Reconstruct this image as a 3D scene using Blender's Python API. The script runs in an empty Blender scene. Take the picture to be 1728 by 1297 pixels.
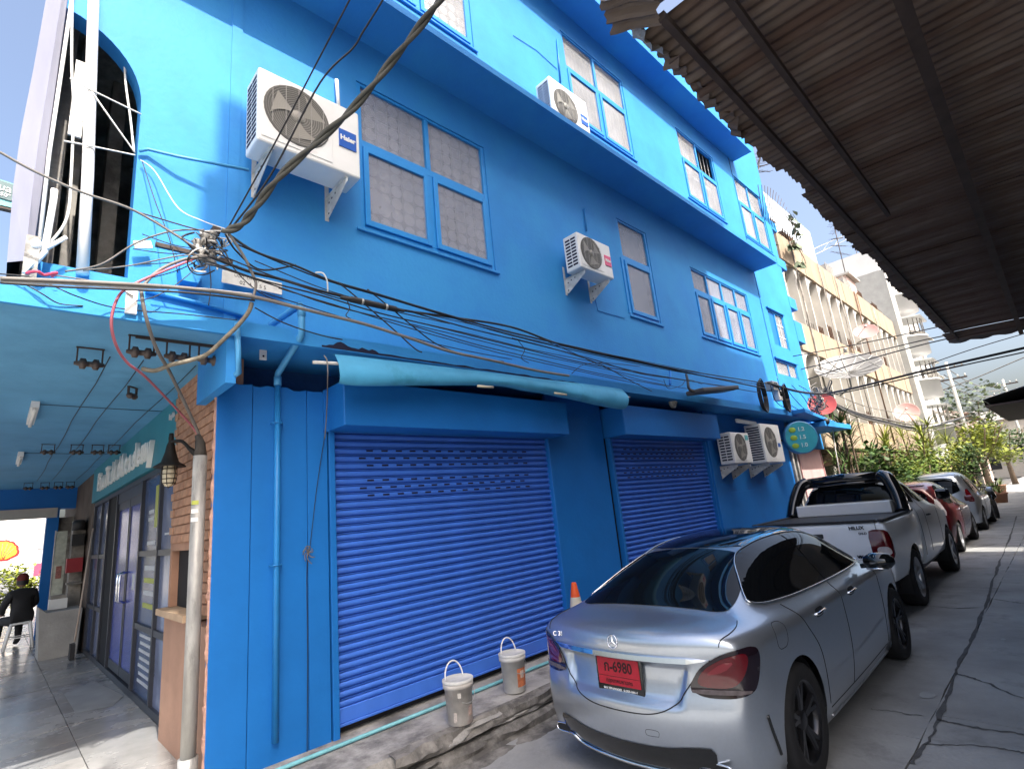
import bpy, bmesh, math, random
from mathutils import Vector, Matrix, noise
from mathutils.geometry import delaunay_2d_cdt
from mathutils.bvhtree import BVHTree
random.seed(7)
SC = bpy.context.scene
COL = SC.collection

# ------------------------------------------------------------------ camera
U = 1.12                                   # survey units -> metres
CAM = Vector((-1.1424, -4.3568, 1.792))
RROW = (Vector((0.72170372, -0.68534164, -0.09721412)),
        Vector((0.09242662, 0.23459496, -0.96768927)),
        Vector((0.68600369, 0.68939977, 0.23265186)))
FPX = 887.27
cd = bpy.data.cameras.new('camera'); cam = bpy.data.objects.new('camera', cd); COL.objects.link(cam)
cd.sensor_width = 36.0; cd.lens = FPX / 1728 * 36.0; cd.clip_start = 0.05; cd.clip_end = 2000
rt, dn, fw = RROW
cam.matrix_world = Matrix(((rt.x, -dn.x, -fw.x, CAM.x), (rt.y, -dn.y, -fw.y, CAM.y), (rt.z, -dn.z, -fw.z, CAM.z), (0, 0, 0, 1)))
SC.camera = cam

# ------------------------------------------------------------------ sun and sky
LIGHT = Vector((0.15, 1.0, -1.22)).normalized()      # direction the sunlight travels
w = bpy.data.worlds.new('World'); SC.world = w; w.use_nodes = True
nt = w.node_tree; nt.nodes.clear()
sky = nt.nodes.new('ShaderNodeTexSky'); sky.sky_type = 'NISHITA'; sky.sun_disc = False
sky.sun_elevation = math.asin(-LIGHT.z); sky.sun_rotation = math.atan2(-LIGHT.x, -LIGHT.y)
sky.air_density = 1.0; sky.dust_density = 8.0; sky.ozone_density = 1.2; sky.altitude = 10
bg = nt.nodes.new('ShaderNodeBackground'); bg.inputs['Strength'].default_value = 0.15
wo = nt.nodes.new('ShaderNodeOutputWorld')
nt.links.new(sky.outputs[0], bg.inputs[0]); nt.links.new(bg.outputs[0], wo.inputs[0])
sd = bpy.data.lights.new('sun', 'SUN'); sd.energy = 3.3; sd.angle = math.radians(0.53); sd.color = (1.0, 0.95, 0.88)
so = bpy.data.objects.new('sun', sd); COL.objects.link(so)
so.rotation_euler = LIGHT.to_track_quat('-Z', 'Y').to_euler(); so.location = (-6, -20, 30)
SC.view_settings.view_transform = 'Standard'; SC.view_settings.look = 'None'
SC.view_settings.exposure = 1.45; SC.view_settings.gamma = 1.0; SC.view_settings.use_curve_mapping = False
SC.render.engine = 'CYCLES'
SC.cycles.use_denoising = True
SC.cycles.max_bounces = 8; SC.cycles.transparent_max_bounces = 12
SC.cycles.sample_clamp_indirect = 8.0

# ------------------------------------------------------------------ survey helpers: a sight line meets a known plane
def ray(px, py):
    v = ((px - 864.0) / FPX, (py - 648.5) / FPX, 1.0)
    return RROW[0] * v[0] + RROW[1] * v[1] + RROW[2] * v[2]
def PX(px, py, x): d = ray(px, py); return CAM + d * ((x - CAM.x) / d.x)
def PY(px, py, y): d = ray(px, py); return CAM + d * ((y - CAM.y) / d.y)
def PZ(px, py, z): d = ray(px, py); return CAM + d * ((z - CAM.z) / d.z)
def V(*a): return Vector(a)

# ------------------------------------------------------------------ object helpers
class M:
    """collects faces; build() links them as one mesh object"""
    def __init__(s): s.v = []; s.f = []; s.m = []; s.sm = []
    def add(s, vs, fs, mi=0, smooth=False):
        o = len(s.v); s.v += [tuple(p) for p in vs]
        for f in fs: s.f.append([i + o for i in f]); s.m.append(mi); s.sm.append(smooth)
        return s
    def quad(s, a, b, c, d, mi=0): return s.add([a, b, c, d], [(0, 1, 2, 3)], mi)
    def box(s, x0, x1, y0, y1, z0, z1, mi=0):
        vs = [(x, y, z) for z in (z0, z1) for y in (y0, y1) for x in (x0, x1)]
        return s.add(vs, [(0, 2, 3, 1), (4, 5, 7, 6), (0, 1, 5, 4), (2, 6, 7, 3), (0, 4, 6, 2), (1, 3, 7, 5)], mi)
    def cbox(s, c, d, R=None, mi=0, bev=0.0):
        vs = []
        hx, hy, hz = d[0] / 2, d[1] / 2, d[2] / 2
        if bev:
            b = min(bev, hx * .9, hy * .9, hz * .9)
            bmx = bmesh.new(); bmesh.ops.create_cube(bmx, size=1)
            for q in bmx.verts: q.co = Vector((q.co.x * d[0], q.co.y * d[1], q.co.z * d[2]))
            bmesh.ops.bevel(bmx, geom=bmx.edges[:], offset=b, segments=2, affect='EDGES', profile=.5)
            bmx.verts.index_update()
            vs = [q.co.copy() for q in bmx.verts]; fs = [[q.index for q in f.verts] for f in bmx.faces]; bmx.free()
        else:
            vs = [Vector((x, y, z)) for z in (-hz, hz) for y in (-hy, hy) for x in (-hx, hx)]
            fs = [(0, 2, 3, 1), (4, 5, 7, 6), (0, 1, 5, 4), (2, 6, 7, 3), (0, 4, 6, 2), (1, 3, 7, 5)]
        if R is not None: vs = [R @ q for q in vs]
        c = Vector(c)
        return s.add([q + c for q in vs], fs, mi)
    def tube(s, pts, r, n=8, mi=0, caps=True, smooth=True):
        pts = [Vector(p) for p in pts]; k = len(pts)
        rs = r if isinstance(r, (list, tuple)) else [r] * k
        vs = []; prev = None
        for i, p in enumerate(pts):
            t = (pts[min(i + 1, k - 1)] - pts[max(i - 1, 0)])
            t = t.normalized() if t.length > 1e-9 else Vector((0, 0, 1))
            if prev is None:
                a = t.cross(Vector((0, 0, 1)));
                if a.length < .1: a = t.cross(Vector((1, 0, 0)))
            else:
                a = prev - t * prev.dot(t)
                if a.length < 1e-6: a = t.cross(Vector((1, 0, 0)))
            a.normalize(); b = t.cross(a); prev = a
            for j in range(n):
                q = 2 * math.pi * j / n
                vs.append(p + (a * math.cos(q) + b * math.sin(q)) * rs[i])
        fs = [(i * n + j, i * n + (j + 1) % n, (i + 1) * n + (j + 1) % n, (i + 1) * n + j) for i in range(k - 1) for j in range(n)]
        if caps: fs += [tuple(range(n))[::-1], tuple(range((k - 1) * n, k * n))]
        return s.add(vs, fs, mi, smooth)
    def cyl(s, a, b, r, n=16, mi=0, r2=None, smooth=True):
        return s.tube([a, b], [r, r if r2 is None else r2], n, mi, True, smooth)
    def lathe(s, prof, c=(0, 0, 0), n=24, mi=0, R=None, smooth=True, close=False):
        c = Vector(c); vs = []
        for (r, z) in prof:
            for j in range(n):
                q = 2 * math.pi * j / n; p = Vector((r * math.cos(q), r * math.sin(q), z))
                vs.append((R @ p if R is not None else p) + c)
        k = len(prof)
        fs = [(i * n + j, i * n + (j + 1) % n, (i + 1) * n + (j + 1) % n, (i + 1) * n + j) for i in range(k - 1) for j in range(n)]
        if close: fs += [tuple(range(n))[::-1], tuple(range((k - 1) * n, k * n))]
        return s.add(vs, fs, mi, smooth)
    def prism(s, poly, a, b, axis='y', mi=0):
        """2-D outline extruded from a to b along an axis (poly in the other two, in order)"""
        n = len(poly)
        def P(p, t): return {'x': (t, p[0], p[1]), 'y': (p[0], t, p[1]), 'z': (p[0], p[1], t)}[axis]
        vs = [P(p, a) for p in poly] + [P(p, b) for p in poly]
        fs = [tuple(range(n))[::-1], tuple(range(n, 2 * n))] + [(i, (i + 1) % n, n + (i + 1) % n, n + i) for i in range(n)]
        return s.add(vs, fs, mi)
    def mesh(s, name, mats=()):
        me = bpy.data.meshes.new(name); me.from_pydata(s.v, [], s.f); me.update()
        for m in mats: me.materials.append(m)
        if s.f:
            me.polygons.foreach_set('material_index', s.m); me.polygons.foreach_set('use_smooth', s.sm)
        bm = bmesh.new(); bm.from_mesh(me); bmesh.ops.recalc_face_normals(bm, faces=bm.faces); bm.to_mesh(me); bm.free()
        return me
    def build(s, name, mats, parent=None, loc=None):
        if not isinstance(mats, (list, tuple)): mats = [mats]
        return link(name, s.mesh(name, mats), parent, loc)
def link(name, data, parent=None, loc=None):
    o = bpy.data.objects.new(name, data); COL.objects.link(o)
    if loc is not None: o.location = loc
    if parent is not None:
        o.parent = parent
    return o
def tag(o, label=None, cat=None, group=None, kind=None):
    if label: o['label'] = label
    if cat: o['category'] = cat
    if group: o['group'] = group
    if kind: o['kind'] = kind
    return o
def thing(name, label, cat, loc=(0, 0, 0), rz=0, group=None):
    o = link(name, None, None, loc); o.rotation_euler = (0, 0, rz); o.empty_display_size = .2
    return tag(o, label, cat, group)
def copy_tree(o, parent=None):
    c = o.copy(); COL.objects.link(c); c.parent = parent
    for ch in list(o.children): copy_tree(ch, c)
    return c
def smooth_path(pts, n=8):
    """Catmull-Rom through the points"""
    pts = [Vector(p) for p in pts]; out = []
    for i in range(len(pts) - 1):
        p0, p1, p2, p3 = pts[max(i - 1, 0)], pts[i], pts[i + 1], pts[min(i + 2, len(pts) - 1)]
        for j in range(n):
            t = j / n
            out.append(.5 * ((2 * p1) + (p2 - p0) * t + (2 * p0 - 5 * p1 + 4 * p2 - p3) * t * t + (3 * p1 - p0 - 3 * p2 + p3) * t ** 3))
    out.append(pts[-1]); return out
def bevel(o, wd=.01, seg=2, ang=35):
    b = o.modifiers.new('bevel', 'BEVEL'); b.width = wd; b.segments = seg; b.limit_method = 'ANGLE'; b.angle_limit = math.radians(ang)
    return o
def text_obj(name, body, size, mat, parent=None, M4=None, depth=.002, bold=0.0, sx=1.0, align='CENTER', space=1.0):
    """lettering as real mesh, centred on M4's origin, standing in M4's x-y plane"""
    cu = bpy.data.curves.new(name, 'FONT'); cu.body = body; cu.size = size; cu.extrude = depth; cu.offset = bold
    cu.align_x = align; cu.align_y = 'CENTER'; cu.space_character = space; cu.resolution_u = 3
    t = bpy.data.objects.new(name, cu); COL.objects.link(t)
    dg = bpy.context.evaluated_depsgraph_get(); me = bpy.data.meshes.new_from_object(t.evaluated_get(dg))
    bpy.data.objects.remove(t); bpy.data.curves.remove(cu)
    if sx != 1.0:
        for q in me.vertices: q.co.x *= sx
    me.materials.clear(); me.materials.append(mat)
    if M4 is not None: me.transform(M4)
    return link(name, me, parent)
def frame_mat(o, xa, ya):
    """matrix with x axis xa, y axis ya, origin o"""
    xa = Vector(xa).normalized(); ya = Vector(ya); ya = (ya - xa * ya.dot(xa)).normalized(); za = xa.cross(ya)
    return Matrix(((xa.x, ya.x, za.x, o[0]), (xa.y, ya.y, za.y, o[1]), (xa.z, ya.z, za.z, o[2]), (0, 0, 0, 1)))

# ------------------------------------------------------------------ materials
def srgb(r, g, b):
    f = lambda c: (c / 255 / 12.92) if c / 255 <= .04045 else ((c / 255 + .055) / 1.055) ** 2.4
    return (f(r), f(g), f(b))
def mat(name, col, rough=.6, metal=0.0, var=.12, vs=3.0, bump=0.0, bs=60.0, spec=.5, coat=0.0, col2=None, c2s=1.2, c2a=.45, alpha=1.0, trans=0.0, emit=0.0, stretch=None, coord='Object', ior=1.45, rvar=0.0):
    m = bpy.data.materials.new(name); m.use_nodes = True
    n = m.node_tree.nodes; L = m.node_tree.links; b = n['Principled BSDF']
    b.inputs['Roughness'].default_value = rough; b.inputs['Metallic'].default_value = metal
    b.inputs['Specular IOR Level'].default_value = spec; b.inputs['Coat Weight'].default_value = coat; b.inputs['Coat Roughness'].default_value = .04
    b.inputs['Alpha'].default_value = alpha; b.inputs['Transmission Weight'].default_value = trans; b.inputs['IOR'].default_value = ior
    if emit:
        b.inputs['Emission Color'].default_value = (*col, 1); b.inputs['Emission Strength'].default_value = emit
    if var or bump or col2:
        tc = n.new('ShaderNodeTexCoord'); vec = tc.outputs[coord]
        if stretch:
            mp = n.new('ShaderNodeMapping'); mp.inputs['Scale'].default_value = stretch; L.new(vec, mp.inputs[0]); vec = mp.outputs[0]
    src = None
    if var or col2:
        nz = n.new('ShaderNodeTexNoise'); nz.inputs['Scale'].default_value = vs; nz.inputs['Detail'].default_value = 7; nz.inputs['Roughness'].default_value = .62
        L.new(vec, nz.inputs['Vector'])
        r = n.new('ShaderNodeMapRange'); r.inputs[1].default_value = .3; r.inputs[2].default_value = .7; r.inputs[3].default_value = 1 - var; r.inputs[4].default_value = 1 + var
        L.new(nz.outputs[0], r.inputs[0])
        mx = n.new('ShaderNodeMix'); mx.data_type = 'RGBA'; mx.blend_type = 'MULTIPLY'; mx.inputs['Factor'].default_value = 1
        mx.inputs['A'].default_value = (*col, 1); L.new(r.outputs[0], mx.inputs['B']); src = mx.outputs['Result']
        if col2:
            n2 = n.new('ShaderNodeTexNoise'); n2.inputs['Scale'].default_value = c2s; n2.inputs['Detail'].default_value = 9; n2.inputs['Roughness'].default_value = .7
            L.new(vec, n2.inputs['Vector'])
            rr = n.new('ShaderNodeMapRange'); rr.inputs[1].default_value = 1 - c2a - .06; rr.inputs[2].default_value = 1 - c2a + .1; L.new(n2.outputs[0], rr.inputs[0])
            m2 = n.new('ShaderNodeMix'); m2.data_type = 'RGBA'; L.new(rr.outputs[0], m2.inputs['Factor']); L.new(src, m2.inputs['A']); m2.inputs['B'].default_value = (*col2, 1); src = m2.outputs['Result']
        L.new(src, b.inputs['Base Color'])
        if rvar:
            r3 = n.new('ShaderNodeMapRange'); r3.inputs[1].default_value = .3; r3.inputs[2].default_value = .7; r3.inputs[3].default_value = max(0, rough - rvar); r3.inputs[4].default_value = min(1, rough + rvar)
            L.new(nz.outputs[0], r3.inputs[0]); L.new(r3.outputs[0], b.inputs['Roughness'])
    else: b.inputs['Base Color'].default_value = (*col, 1)
    if bump:
        nb = n.new('ShaderNodeTexNoise'); nb.inputs['Scale'].default_value = bs; nb.inputs['Detail'].default_value = 5; L.new(vec, nb.inputs['Vector'])
        bp = n.new('ShaderNodeBump'); bp.inputs['Strength'].default_value = bump; bp.inputs['Distance'].default_value = .01; L.new(nb.outputs[0], bp.inputs['Height']); L.new(bp.outputs[0], b.inputs['Normal'])
    return m
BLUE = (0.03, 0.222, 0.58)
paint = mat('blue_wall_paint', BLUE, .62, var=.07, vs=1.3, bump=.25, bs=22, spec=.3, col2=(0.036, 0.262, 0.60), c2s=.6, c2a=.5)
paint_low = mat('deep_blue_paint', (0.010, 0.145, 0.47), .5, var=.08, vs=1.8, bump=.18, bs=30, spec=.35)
paint_sof = mat('bounce_lit_soffit_blue', (0.115, 0.335, 0.57), .7, var=.1, vs=1.6, bump=.12, bs=30, spec=.25, col2=(0.09, 0.28, 0.49), c2s=1.0, c2a=.42)  # wall blue paled to carry the bounced light under the porch
frame_blue = mat('window_frame_paint', (0.02, 0.24, 0.62), .45, var=.06, vs=5, spec=.4)
shutter_blue = mat('shutter_enamel', (0.055, 0.175, 0.66), .26, var=.1, vs=2.5, spec=.5, stretch=(1, 1, .3), bump=.02, bs=8)
slot_dark = mat('slot_shadow', (0.004, 0.006, 0.03), .8, var=0)
pvc_blue = mat('pvc_pipe_blue', (0.018, 0.19, 0.50), .4, var=.12, vs=6, spec=.4)
pvc_pale = mat('pvc_pipe_pale', (0.07, 0.30, 0.58), .4, var=.12, vs=6, spec=.4)
conc = mat('grey_concrete', (0.33, 0.32, 0.30), .85, var=.28, vs=3, bump=.5, bs=35, col2=(0.13, 0.125, 0.12), c2s=2.3, c2a=.46)
conc_rough = mat('broken_concrete', (0.2, 0.19, 0.175), .92, var=.4, vs=7, bump=1.0, bs=22, col2=(0.085, 0.08, 0.075), c2s=5, c2a=.5)
road_m = mat('worn_road_concrete', (0.285, 0.287, 0.28), .8, var=.25, vs=1.1, bump=.55, bs=30, col2=(0.185, 0.188, 0.185), c2s=1.7, c2a=.4)
joint_m = mat('joint_tar', (0.085, 0.085, 0.085), .95, var=.3, vs=9, bump=.8, bs=25)
white_ac = mat('white_casing', (0.72, 0.73, 0.72), .45, var=.05, vs=3, spec=.4, col2=(0.5, 0.49, 0.45), c2s=3.5, c2a=.3)
grey_metal = mat('galvanised_steel', (0.42, 0.42, 0.4), .45, .7, var=.2, vs=8)
steel_white = mat('white_bracket', (0.55, 0.55, 0.52), .5, var=.25, vs=9, col2=(0.2, 0.13, 0.08), c2s=8, c2a=.32)
black_pl = mat('black_plastic', (0.02, 0.02, 0.022), .5, var=.1)
dark = mat('dark_interior', (0.012, 0.012, 0.014), .9, var=.2)
fan_m = mat('fan_grey', (0.26, 0.25, 0.22), .5, var=.1)
cable_m = mat('cable_black', (0.018, 0.018, 0.02), .55, var=.2, vs=4)
cable_g = mat('cable_grey', (0.15, 0.14, 0.13), .6, var=.25, vs=5)
cable_w = mat('cable_white', (0.6, 0.6, 0.58), .5, var=.15)
cable_r = mat('cable_red', (0.55, 0.06, 0.12), .5, var=.15)
white_p = mat('white_paint', (0.75, 0.75, 0.73), .5, var=.06)
chrome = mat('chrome', (0.85, 0.86, 0.88), .07, 1.0, var=0)
glass_dark = mat('tinted_glass', (0.004, 0.005, 0.006), .03, var=0, spec=.32)
rubber = mat('tyre_rubber', (0.014, 0.014, 0.015), .8, var=.25, vs=12, bump=.2, bs=50)
# ================================================================== GROUND
KZ = 0.224                      # pavement level above the road
KY = -0.675                     # kerb edge along the alley
g = M(); g.quad((-400, -400, -.05), (900, -400, -.05), (900, 600, -.05), (-400, 600, -.05))
tag(g.build('ground', joint_m), kind='structure')
road = link('road', None); tag(road, kind='structure')
def jag(a, b, n, amp, seed):
    """a ragged line from a to b in the ground plane"""
    out = []
    d = Vector((b[0] - a[0], b[1] - a[1])); nn = Vector((-d.y, d.x)).normalized()
    for i in range(n + 1):
        t = i / n; k = amp * noise.noise(Vector((t * n * .7 + seed * 13.7, seed * 3.1, 0))) * (1 if 0 < i < n else .3)
        out.append((a[0] + d.x * t + nn.x * k, a[1] + d.y * t + nn.y * k))
    return out
def slab(x0, x1, y0, y1, z, seed, gap=.012, amp=.02, m=None):
    n = max(3, int((x1 - x0) / .22)); k = max(3, int((y1 - y0) / .22))
    P = jag((x0 + gap, y0 + gap), (x1 - gap, y0 + gap), n, amp, seed) [:-1] + jag((x1 - gap, y0 + gap), (x1 - gap, y1 - gap), k, amp, seed + .3)[:-1] \
      + jag((x1 - gap, y1 - gap), (x0 + gap, y1 - gap), n, amp, seed + .6)[:-1] + jag((x0 + gap, y1 - gap), (x0 + gap, y0 + gap), k, amp, seed + .9)[:-1]
    s = M(); s.prism(P, z - .06, z, 'z')
    return s.build('concrete_slab', m or road_m, road)
xs = [-30, -12, -6, -2.2, 1.35, 3.6, 6.9, 9.6, 12.8, 16.5, 21, 27, 36, 60, 140]
for i in range(len(xs) - 1):
    slab(xs[i], xs[i + 1], -3.22, KY + .02, 0, i + 1.0, gap=.004, amp=.012)
    slab(xs[i] + (.5 if 3 < i < 9 else 0), xs[i + 1] + (.5 if 2 < i < 8 else 0), -8.5, -3.22, 0, i + 40.0, gap=.004, amp=.015)
# wandering cracks and the tar of the long joint
def crack(pts, wd, seed, nm='road_crack'):
    p = smooth_path([(x, y, 0) for x, y in pts], 14); m = M(); vs = []
    for i, q in enumerate(p):
        t = (p[min(i + 1, len(p) - 1)] - p[max(i - 1, 0)]).normalized(); n_ = Vector((-t.y, t.x, 0))
        q = q + n_ * .03 * noise.noise(Vector((i * .13, seed, 0))) + n_ * .018 * noise.noise(Vector((i * .9, seed, 4)))
        w_ = wd * (.35 + abs(noise.noise(Vector((i * .17, seed, 9)))) * 1.6 + .25 * noise.noise(Vector((i * .8, seed, 3))))
        vs += [q + n_ * w_ + V(0, 0, .004), q - n_ * w_ + V(0, 0, .004)]
    m.add(vs, [(2 * i, 2 * i + 1, 2 * i + 3, 2 * i + 2) for i in range(len(p) - 1)])
    return m.build(nm, joint_m, road)
def gz(px, py): q = PZ(px, py, 0); return (q.x, q.y)
crack([gz(1545, 1290), gz(1581, 1214), gz(1613, 1136), gz(1645, 1060), gz(1668, 1005), gz(1687, 950), gz(1703, 905), gz(1716, 870)], .017, 1.5)
crack([gz(1581, 1214), gz(1630, 1225), gz(1728, 1240)], .012, 2.5)
crack([gz(1560, 1208), gz(1500, 1200), gz(1470, 1196)], .008, 3.5)
crack([gz(1613, 1136), gz(1660, 1150), gz(1728, 1178)], .009, 4.5)
crack([gz(1560, 1258), gz(1640, 1258), gz(1728, 1270)], .010, 5.5)
crack([gz(1668, 1008), gz(1700, 1014), gz(1728, 1018)], .010, 6.5)
crack([gz(1560, 1022), gz(1610, 1026), gz(1655, 1025)], .010, 7.5)
crack([gz(1630, 925), gz(1680, 918), gz(1728, 916)], .016, 8.5)
crack([gz(1668, 852), gz(1700, 848), gz(1728, 845)], .03, 9.5)
crack([gz(1657, 867), gz(1672, 866)], .05, 10.5)
for k, (px, py, r) in enumerate(((1693, 1078, .035), (1565, 1172, .09), (1690, 1055, .02))):
    q = PZ(px, py, .004); m = M()
    n = 9; m.add([(q.x + r * (1 + .5 * noise.noise(Vector((j, k * 5., 1)))) * math.cos(j * 2 * math.pi / n), q.y + .6 * r * (1 + .5 * noise.noise(Vector((j, k * 7., 3)))) * math.sin(j * 2 * math.pi / n), .005 + .001 * k) for j in range(n)], [tuple(range(n))])
    m.build('cement_spot', mat('pale_cement_spot', (0.32, 0.33, 0.33), .8, var=.2), road)

# ---- raised strip along the blue wall: worn slab on a broken kerb face
def rough_strip(name, x0, x1, prof, nx, amp, m, seed, parent=None):
    """prof: list of (y, z) from back to front-bottom; jitter grows toward the broken edge"""
    me = M(); vs = []
    for i in range(nx + 1):
        x = x0 + (x1 - x0) * i / nx
        for j, (y, z, a) in enumerate(prof):
            p = Vector((x * 2.3, y * 6 + j * .7, z * 8 + seed))
            vs.append((x, y + a * amp * noise.fractal(p, 1, 2, 4), z + a * .5 * amp * noise.fractal(p + V(9, 3, 1), 1, 2, 4)))
    k = len(prof)
    me.add(vs, [(i * k + j, i * k + j + 1, (i + 1) * k + j + 1, (i + 1) * k + j) for i in range(nx) for j in range(k - 1)], 0, False)
    return me.build(name, m, parent)
pav = link('pavement', None); tag(pav, kind='structure')
rough_strip('worn_slab', -2.6, 13.5, [(.3, KZ, 0), (-.1, KZ, 0), (-.3, KZ, .1), (-.48, KZ - .002, .15), (-.58, KZ - .006, .4), (KY + .035, KZ - .016, .7), (KY, KZ - .04, 1), (KY - .012, KZ - .075, 1), (KY + .01, KZ - .11, .6), (KY + .05, KZ - .118, .2)], 520, .05, conc, 1.0, pav)
rough_strip('kerb_course', -2.6, 13.5, [(-.5, .098, 0), (KY - .015, .098, .3), (KY - .04, .088, 1), (KY - .055, .06, 1), (KY - .06, .02, .8), (KY - .09, .004, .5), (KY - .17, .003, .3), (KY - .3, -.004, .1)], 420, .045, conc_rough, 5.0, pav)
rough_strip('broken_edge', 1.0, 3.3, [(KY + .07, KZ + .004, .1), (KY + .03, KZ + .002, .8), (KY - .004, KZ - .012, 1.2), (KY - .022, KZ - .05, 1.2), (KY - .018, KZ - .09, 1.2), (KY + .015, KZ - .11, .4)], 150, .05, conc_rough, 8.0, pav)

# ---- tiled porch floor (each slab a piece)
porch_m = [mat('porch_tile_%d' % i, c, .24, var=.22, vs=2.2, bump=.06, bs=14, spec=.5, rvar=.1, col2=c2, c2s=2.5, c2a=.4) for i, (c, c2) in enumerate((((.27, .27, .265), (.17, .17, .168)), ((.31, .305, .295), (.2, .198, .19)), ((.24, .243, .245), (.14, .143, .143))))]
bed = M(); bed.box(-3.4, .14, -.2, 17, .0, KZ - .03); bed.build('tile_bed', joint_m, pav)
T = .56
for ix in range(6):
    for iy in range(28):
        x1 = .1 - ix * T; y0 = 1.62 + (iy - 2) * T
        if y0 < .4: continue
        t = M(); gp = .003; dz = random.uniform(-.002, .002)
        t.box(x1 - T + gp, x1 - gp, y0 + gp, y0 + T - gp, KZ - .03, KZ + dz)
        t.build('floor_tile', porch_m[random.choice((0, 0, 1, 2))], pav)
apron = rough_strip('cement_apron', -3.4, .12, [(.545, KZ + .003, .0), (.3, KZ + .004, .05), (0, KZ + .004, .05), (-.3, KZ + .003, .1), (-.5, KZ, .2), (KY + .01, KZ - .02, .4), (KY - .01, KZ - .1, .4)], 60, .03, mat('pale_cement', (.36, .34, .3), .85, var=.18, vs=3, bump=.4, bs=35, col2=(.24, .22, .2), c2s=2.6, c2a=.4), 3.0, pav)
q = [PZ(x, y, KZ + .006) for x, y in ((108, 1170), (160, 1148), (208, 1173), (190, 1190), (128, 1203))]
pt = M(); pt.add(q, [tuple(range(5))]); pt.build('cement_patch', mat('mortar_patch', (.27, .27, .26), .6, var=.2, vs=5), pav)
# street beyond the porch
st = M(); st.box(-60, 12, 17, 60, -.02, .02); tag(st.build('street', mat('street_asphalt', (.2, .2, .2), .85, var=.2, vs=1, bump=.3)), kind='structure')
kb = M(); kb.box(-60, 12, 22.6, 22.9, .02, .17); tag(kb.build('kerb', conc), kind='structure')
# ================================================================== BLUE BUILDING
bld = thing('blue_shophouse', 'three-storey corner shophouse painted bright blue with roller shutters along the alley', 'building', (0, 0, 0))
def u(*a): return tuple(U * q for q in a) if len(a) > 1 else U * a[0]
XE = 11.9 * 1.0                        # far end of the overhang, survey units
def wall_holes(name, x0, x1, z0, z1, holes, y, depth, m, parent):
    xs = sorted({x0, x1, *[h[0] for h in holes], *[h[1] for h in holes]}); zs = sorted({z0, z1, *[h[2] for h in holes], *[h[3] for h in holes]})
    b = M()
    for i in range(len(xs) - 1):
        for j in range(len(zs) - 1):
            cx, cz = (xs[i] + xs[i + 1]) / 2, (zs[j] + zs[j + 1]) / 2
            if any(h[0] < cx < h[1] and h[2] < cz < h[3] for h in holes): continue
            b.quad((xs[i], y, zs[j]), (xs[i + 1], y, zs[j]), (xs[i + 1], y, zs[j + 1]), (xs[i], y, zs[j + 1]))
    for (a, c, d, e) in holes:
        b.quad((a, y, d), (c, y, d), (c, y + depth, d), (a, y + depth, d)); b.quad((a, y, e), (a, y + depth, e), (c, y + depth, e), (c, y, e))
        b.quad((a, y, d), (a, y + depth, d), (a, y + depth, e), (a, y, e)); b.quad((c, y, d), (c, y, e), (c, y + depth, e), (c, y + depth, d))
    return b.build(name, m, parent)
F2 = [(1.13, 2.775, 4.22, 5.82), (5.46, 6.30, 4.22, 5.82), (7.70, 10.20, 4.26, 5.60)]
F3 = [(1.13, 2.775, 7.25, 8.87), (4.70, 6.38, 7.25, 8.87), (8.27, 9.92, 7.25, 8.87), (10.98, 12.6, 7.25, 8.87)]
T2 = [(11.25, 12.2, 4.62, 5.5), (11.05, 12.35, 3.92, 4.28)]
XT = 10.95                             # the stair tower begins here
up = lambda H: [tuple(U * q for q in h) for h in H]
wall_holes('wall', u(.10), u(XT), u(2.9), u(9.9), up(F2 + F3[:3]), 0, .1, paint, bld)
wall_holes('stair_tower_wall', u(XT), u(13.0), u(2.3), u(10.6), up(T2 + F3[3:]), -.012, .1, paint, bld)
b = M(); b.quad(u(13.0, 0, 2.3), u(13.0, 6, 2.3), u(13.0, 6, 10.6), u(13.0, 0, 10.6)); b.build('end_wall', paint, bld)
for q_ in ((.10, .35, 6.0, 6.1), (.10, .01, 9.9, 10.0), (.2, .5, 2.9, 3.0)): b = M(); b.box(u(q_[0]), u(12.99), q_[1], 9.5, u(q_[2]), u(q_[3])); b.build('floor_slab', conc, bld)
b = M(); b.box(u(.15), u(12.98), 9.5, 9.6, 0, u(10.0)); b.build('back_wall', paint, bld)
# ledge under the third floor and roof cornice
b = M(); b.box(u(-1.4), u(XT), u(-.52), -.001, u(6.33), u(6.41)); b.build('ledge', paint, bld)
b = M(); b.box(u(-1.4), u(11.2), u(-.46), -.001, u(9.33), u(9.44)); b.build('cornice', paint, bld)
b = M(); b.box(u(-1.4), u(11.15), u(-.44), u(-.38), u(9.442), u(10.25)); b.build('parapet', paint, bld)
b = M(); b.box(u(.02), u(.10), -.012, .14, u(3.0), u(9.33)); b.build('corner_strip', paint, bld)
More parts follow.
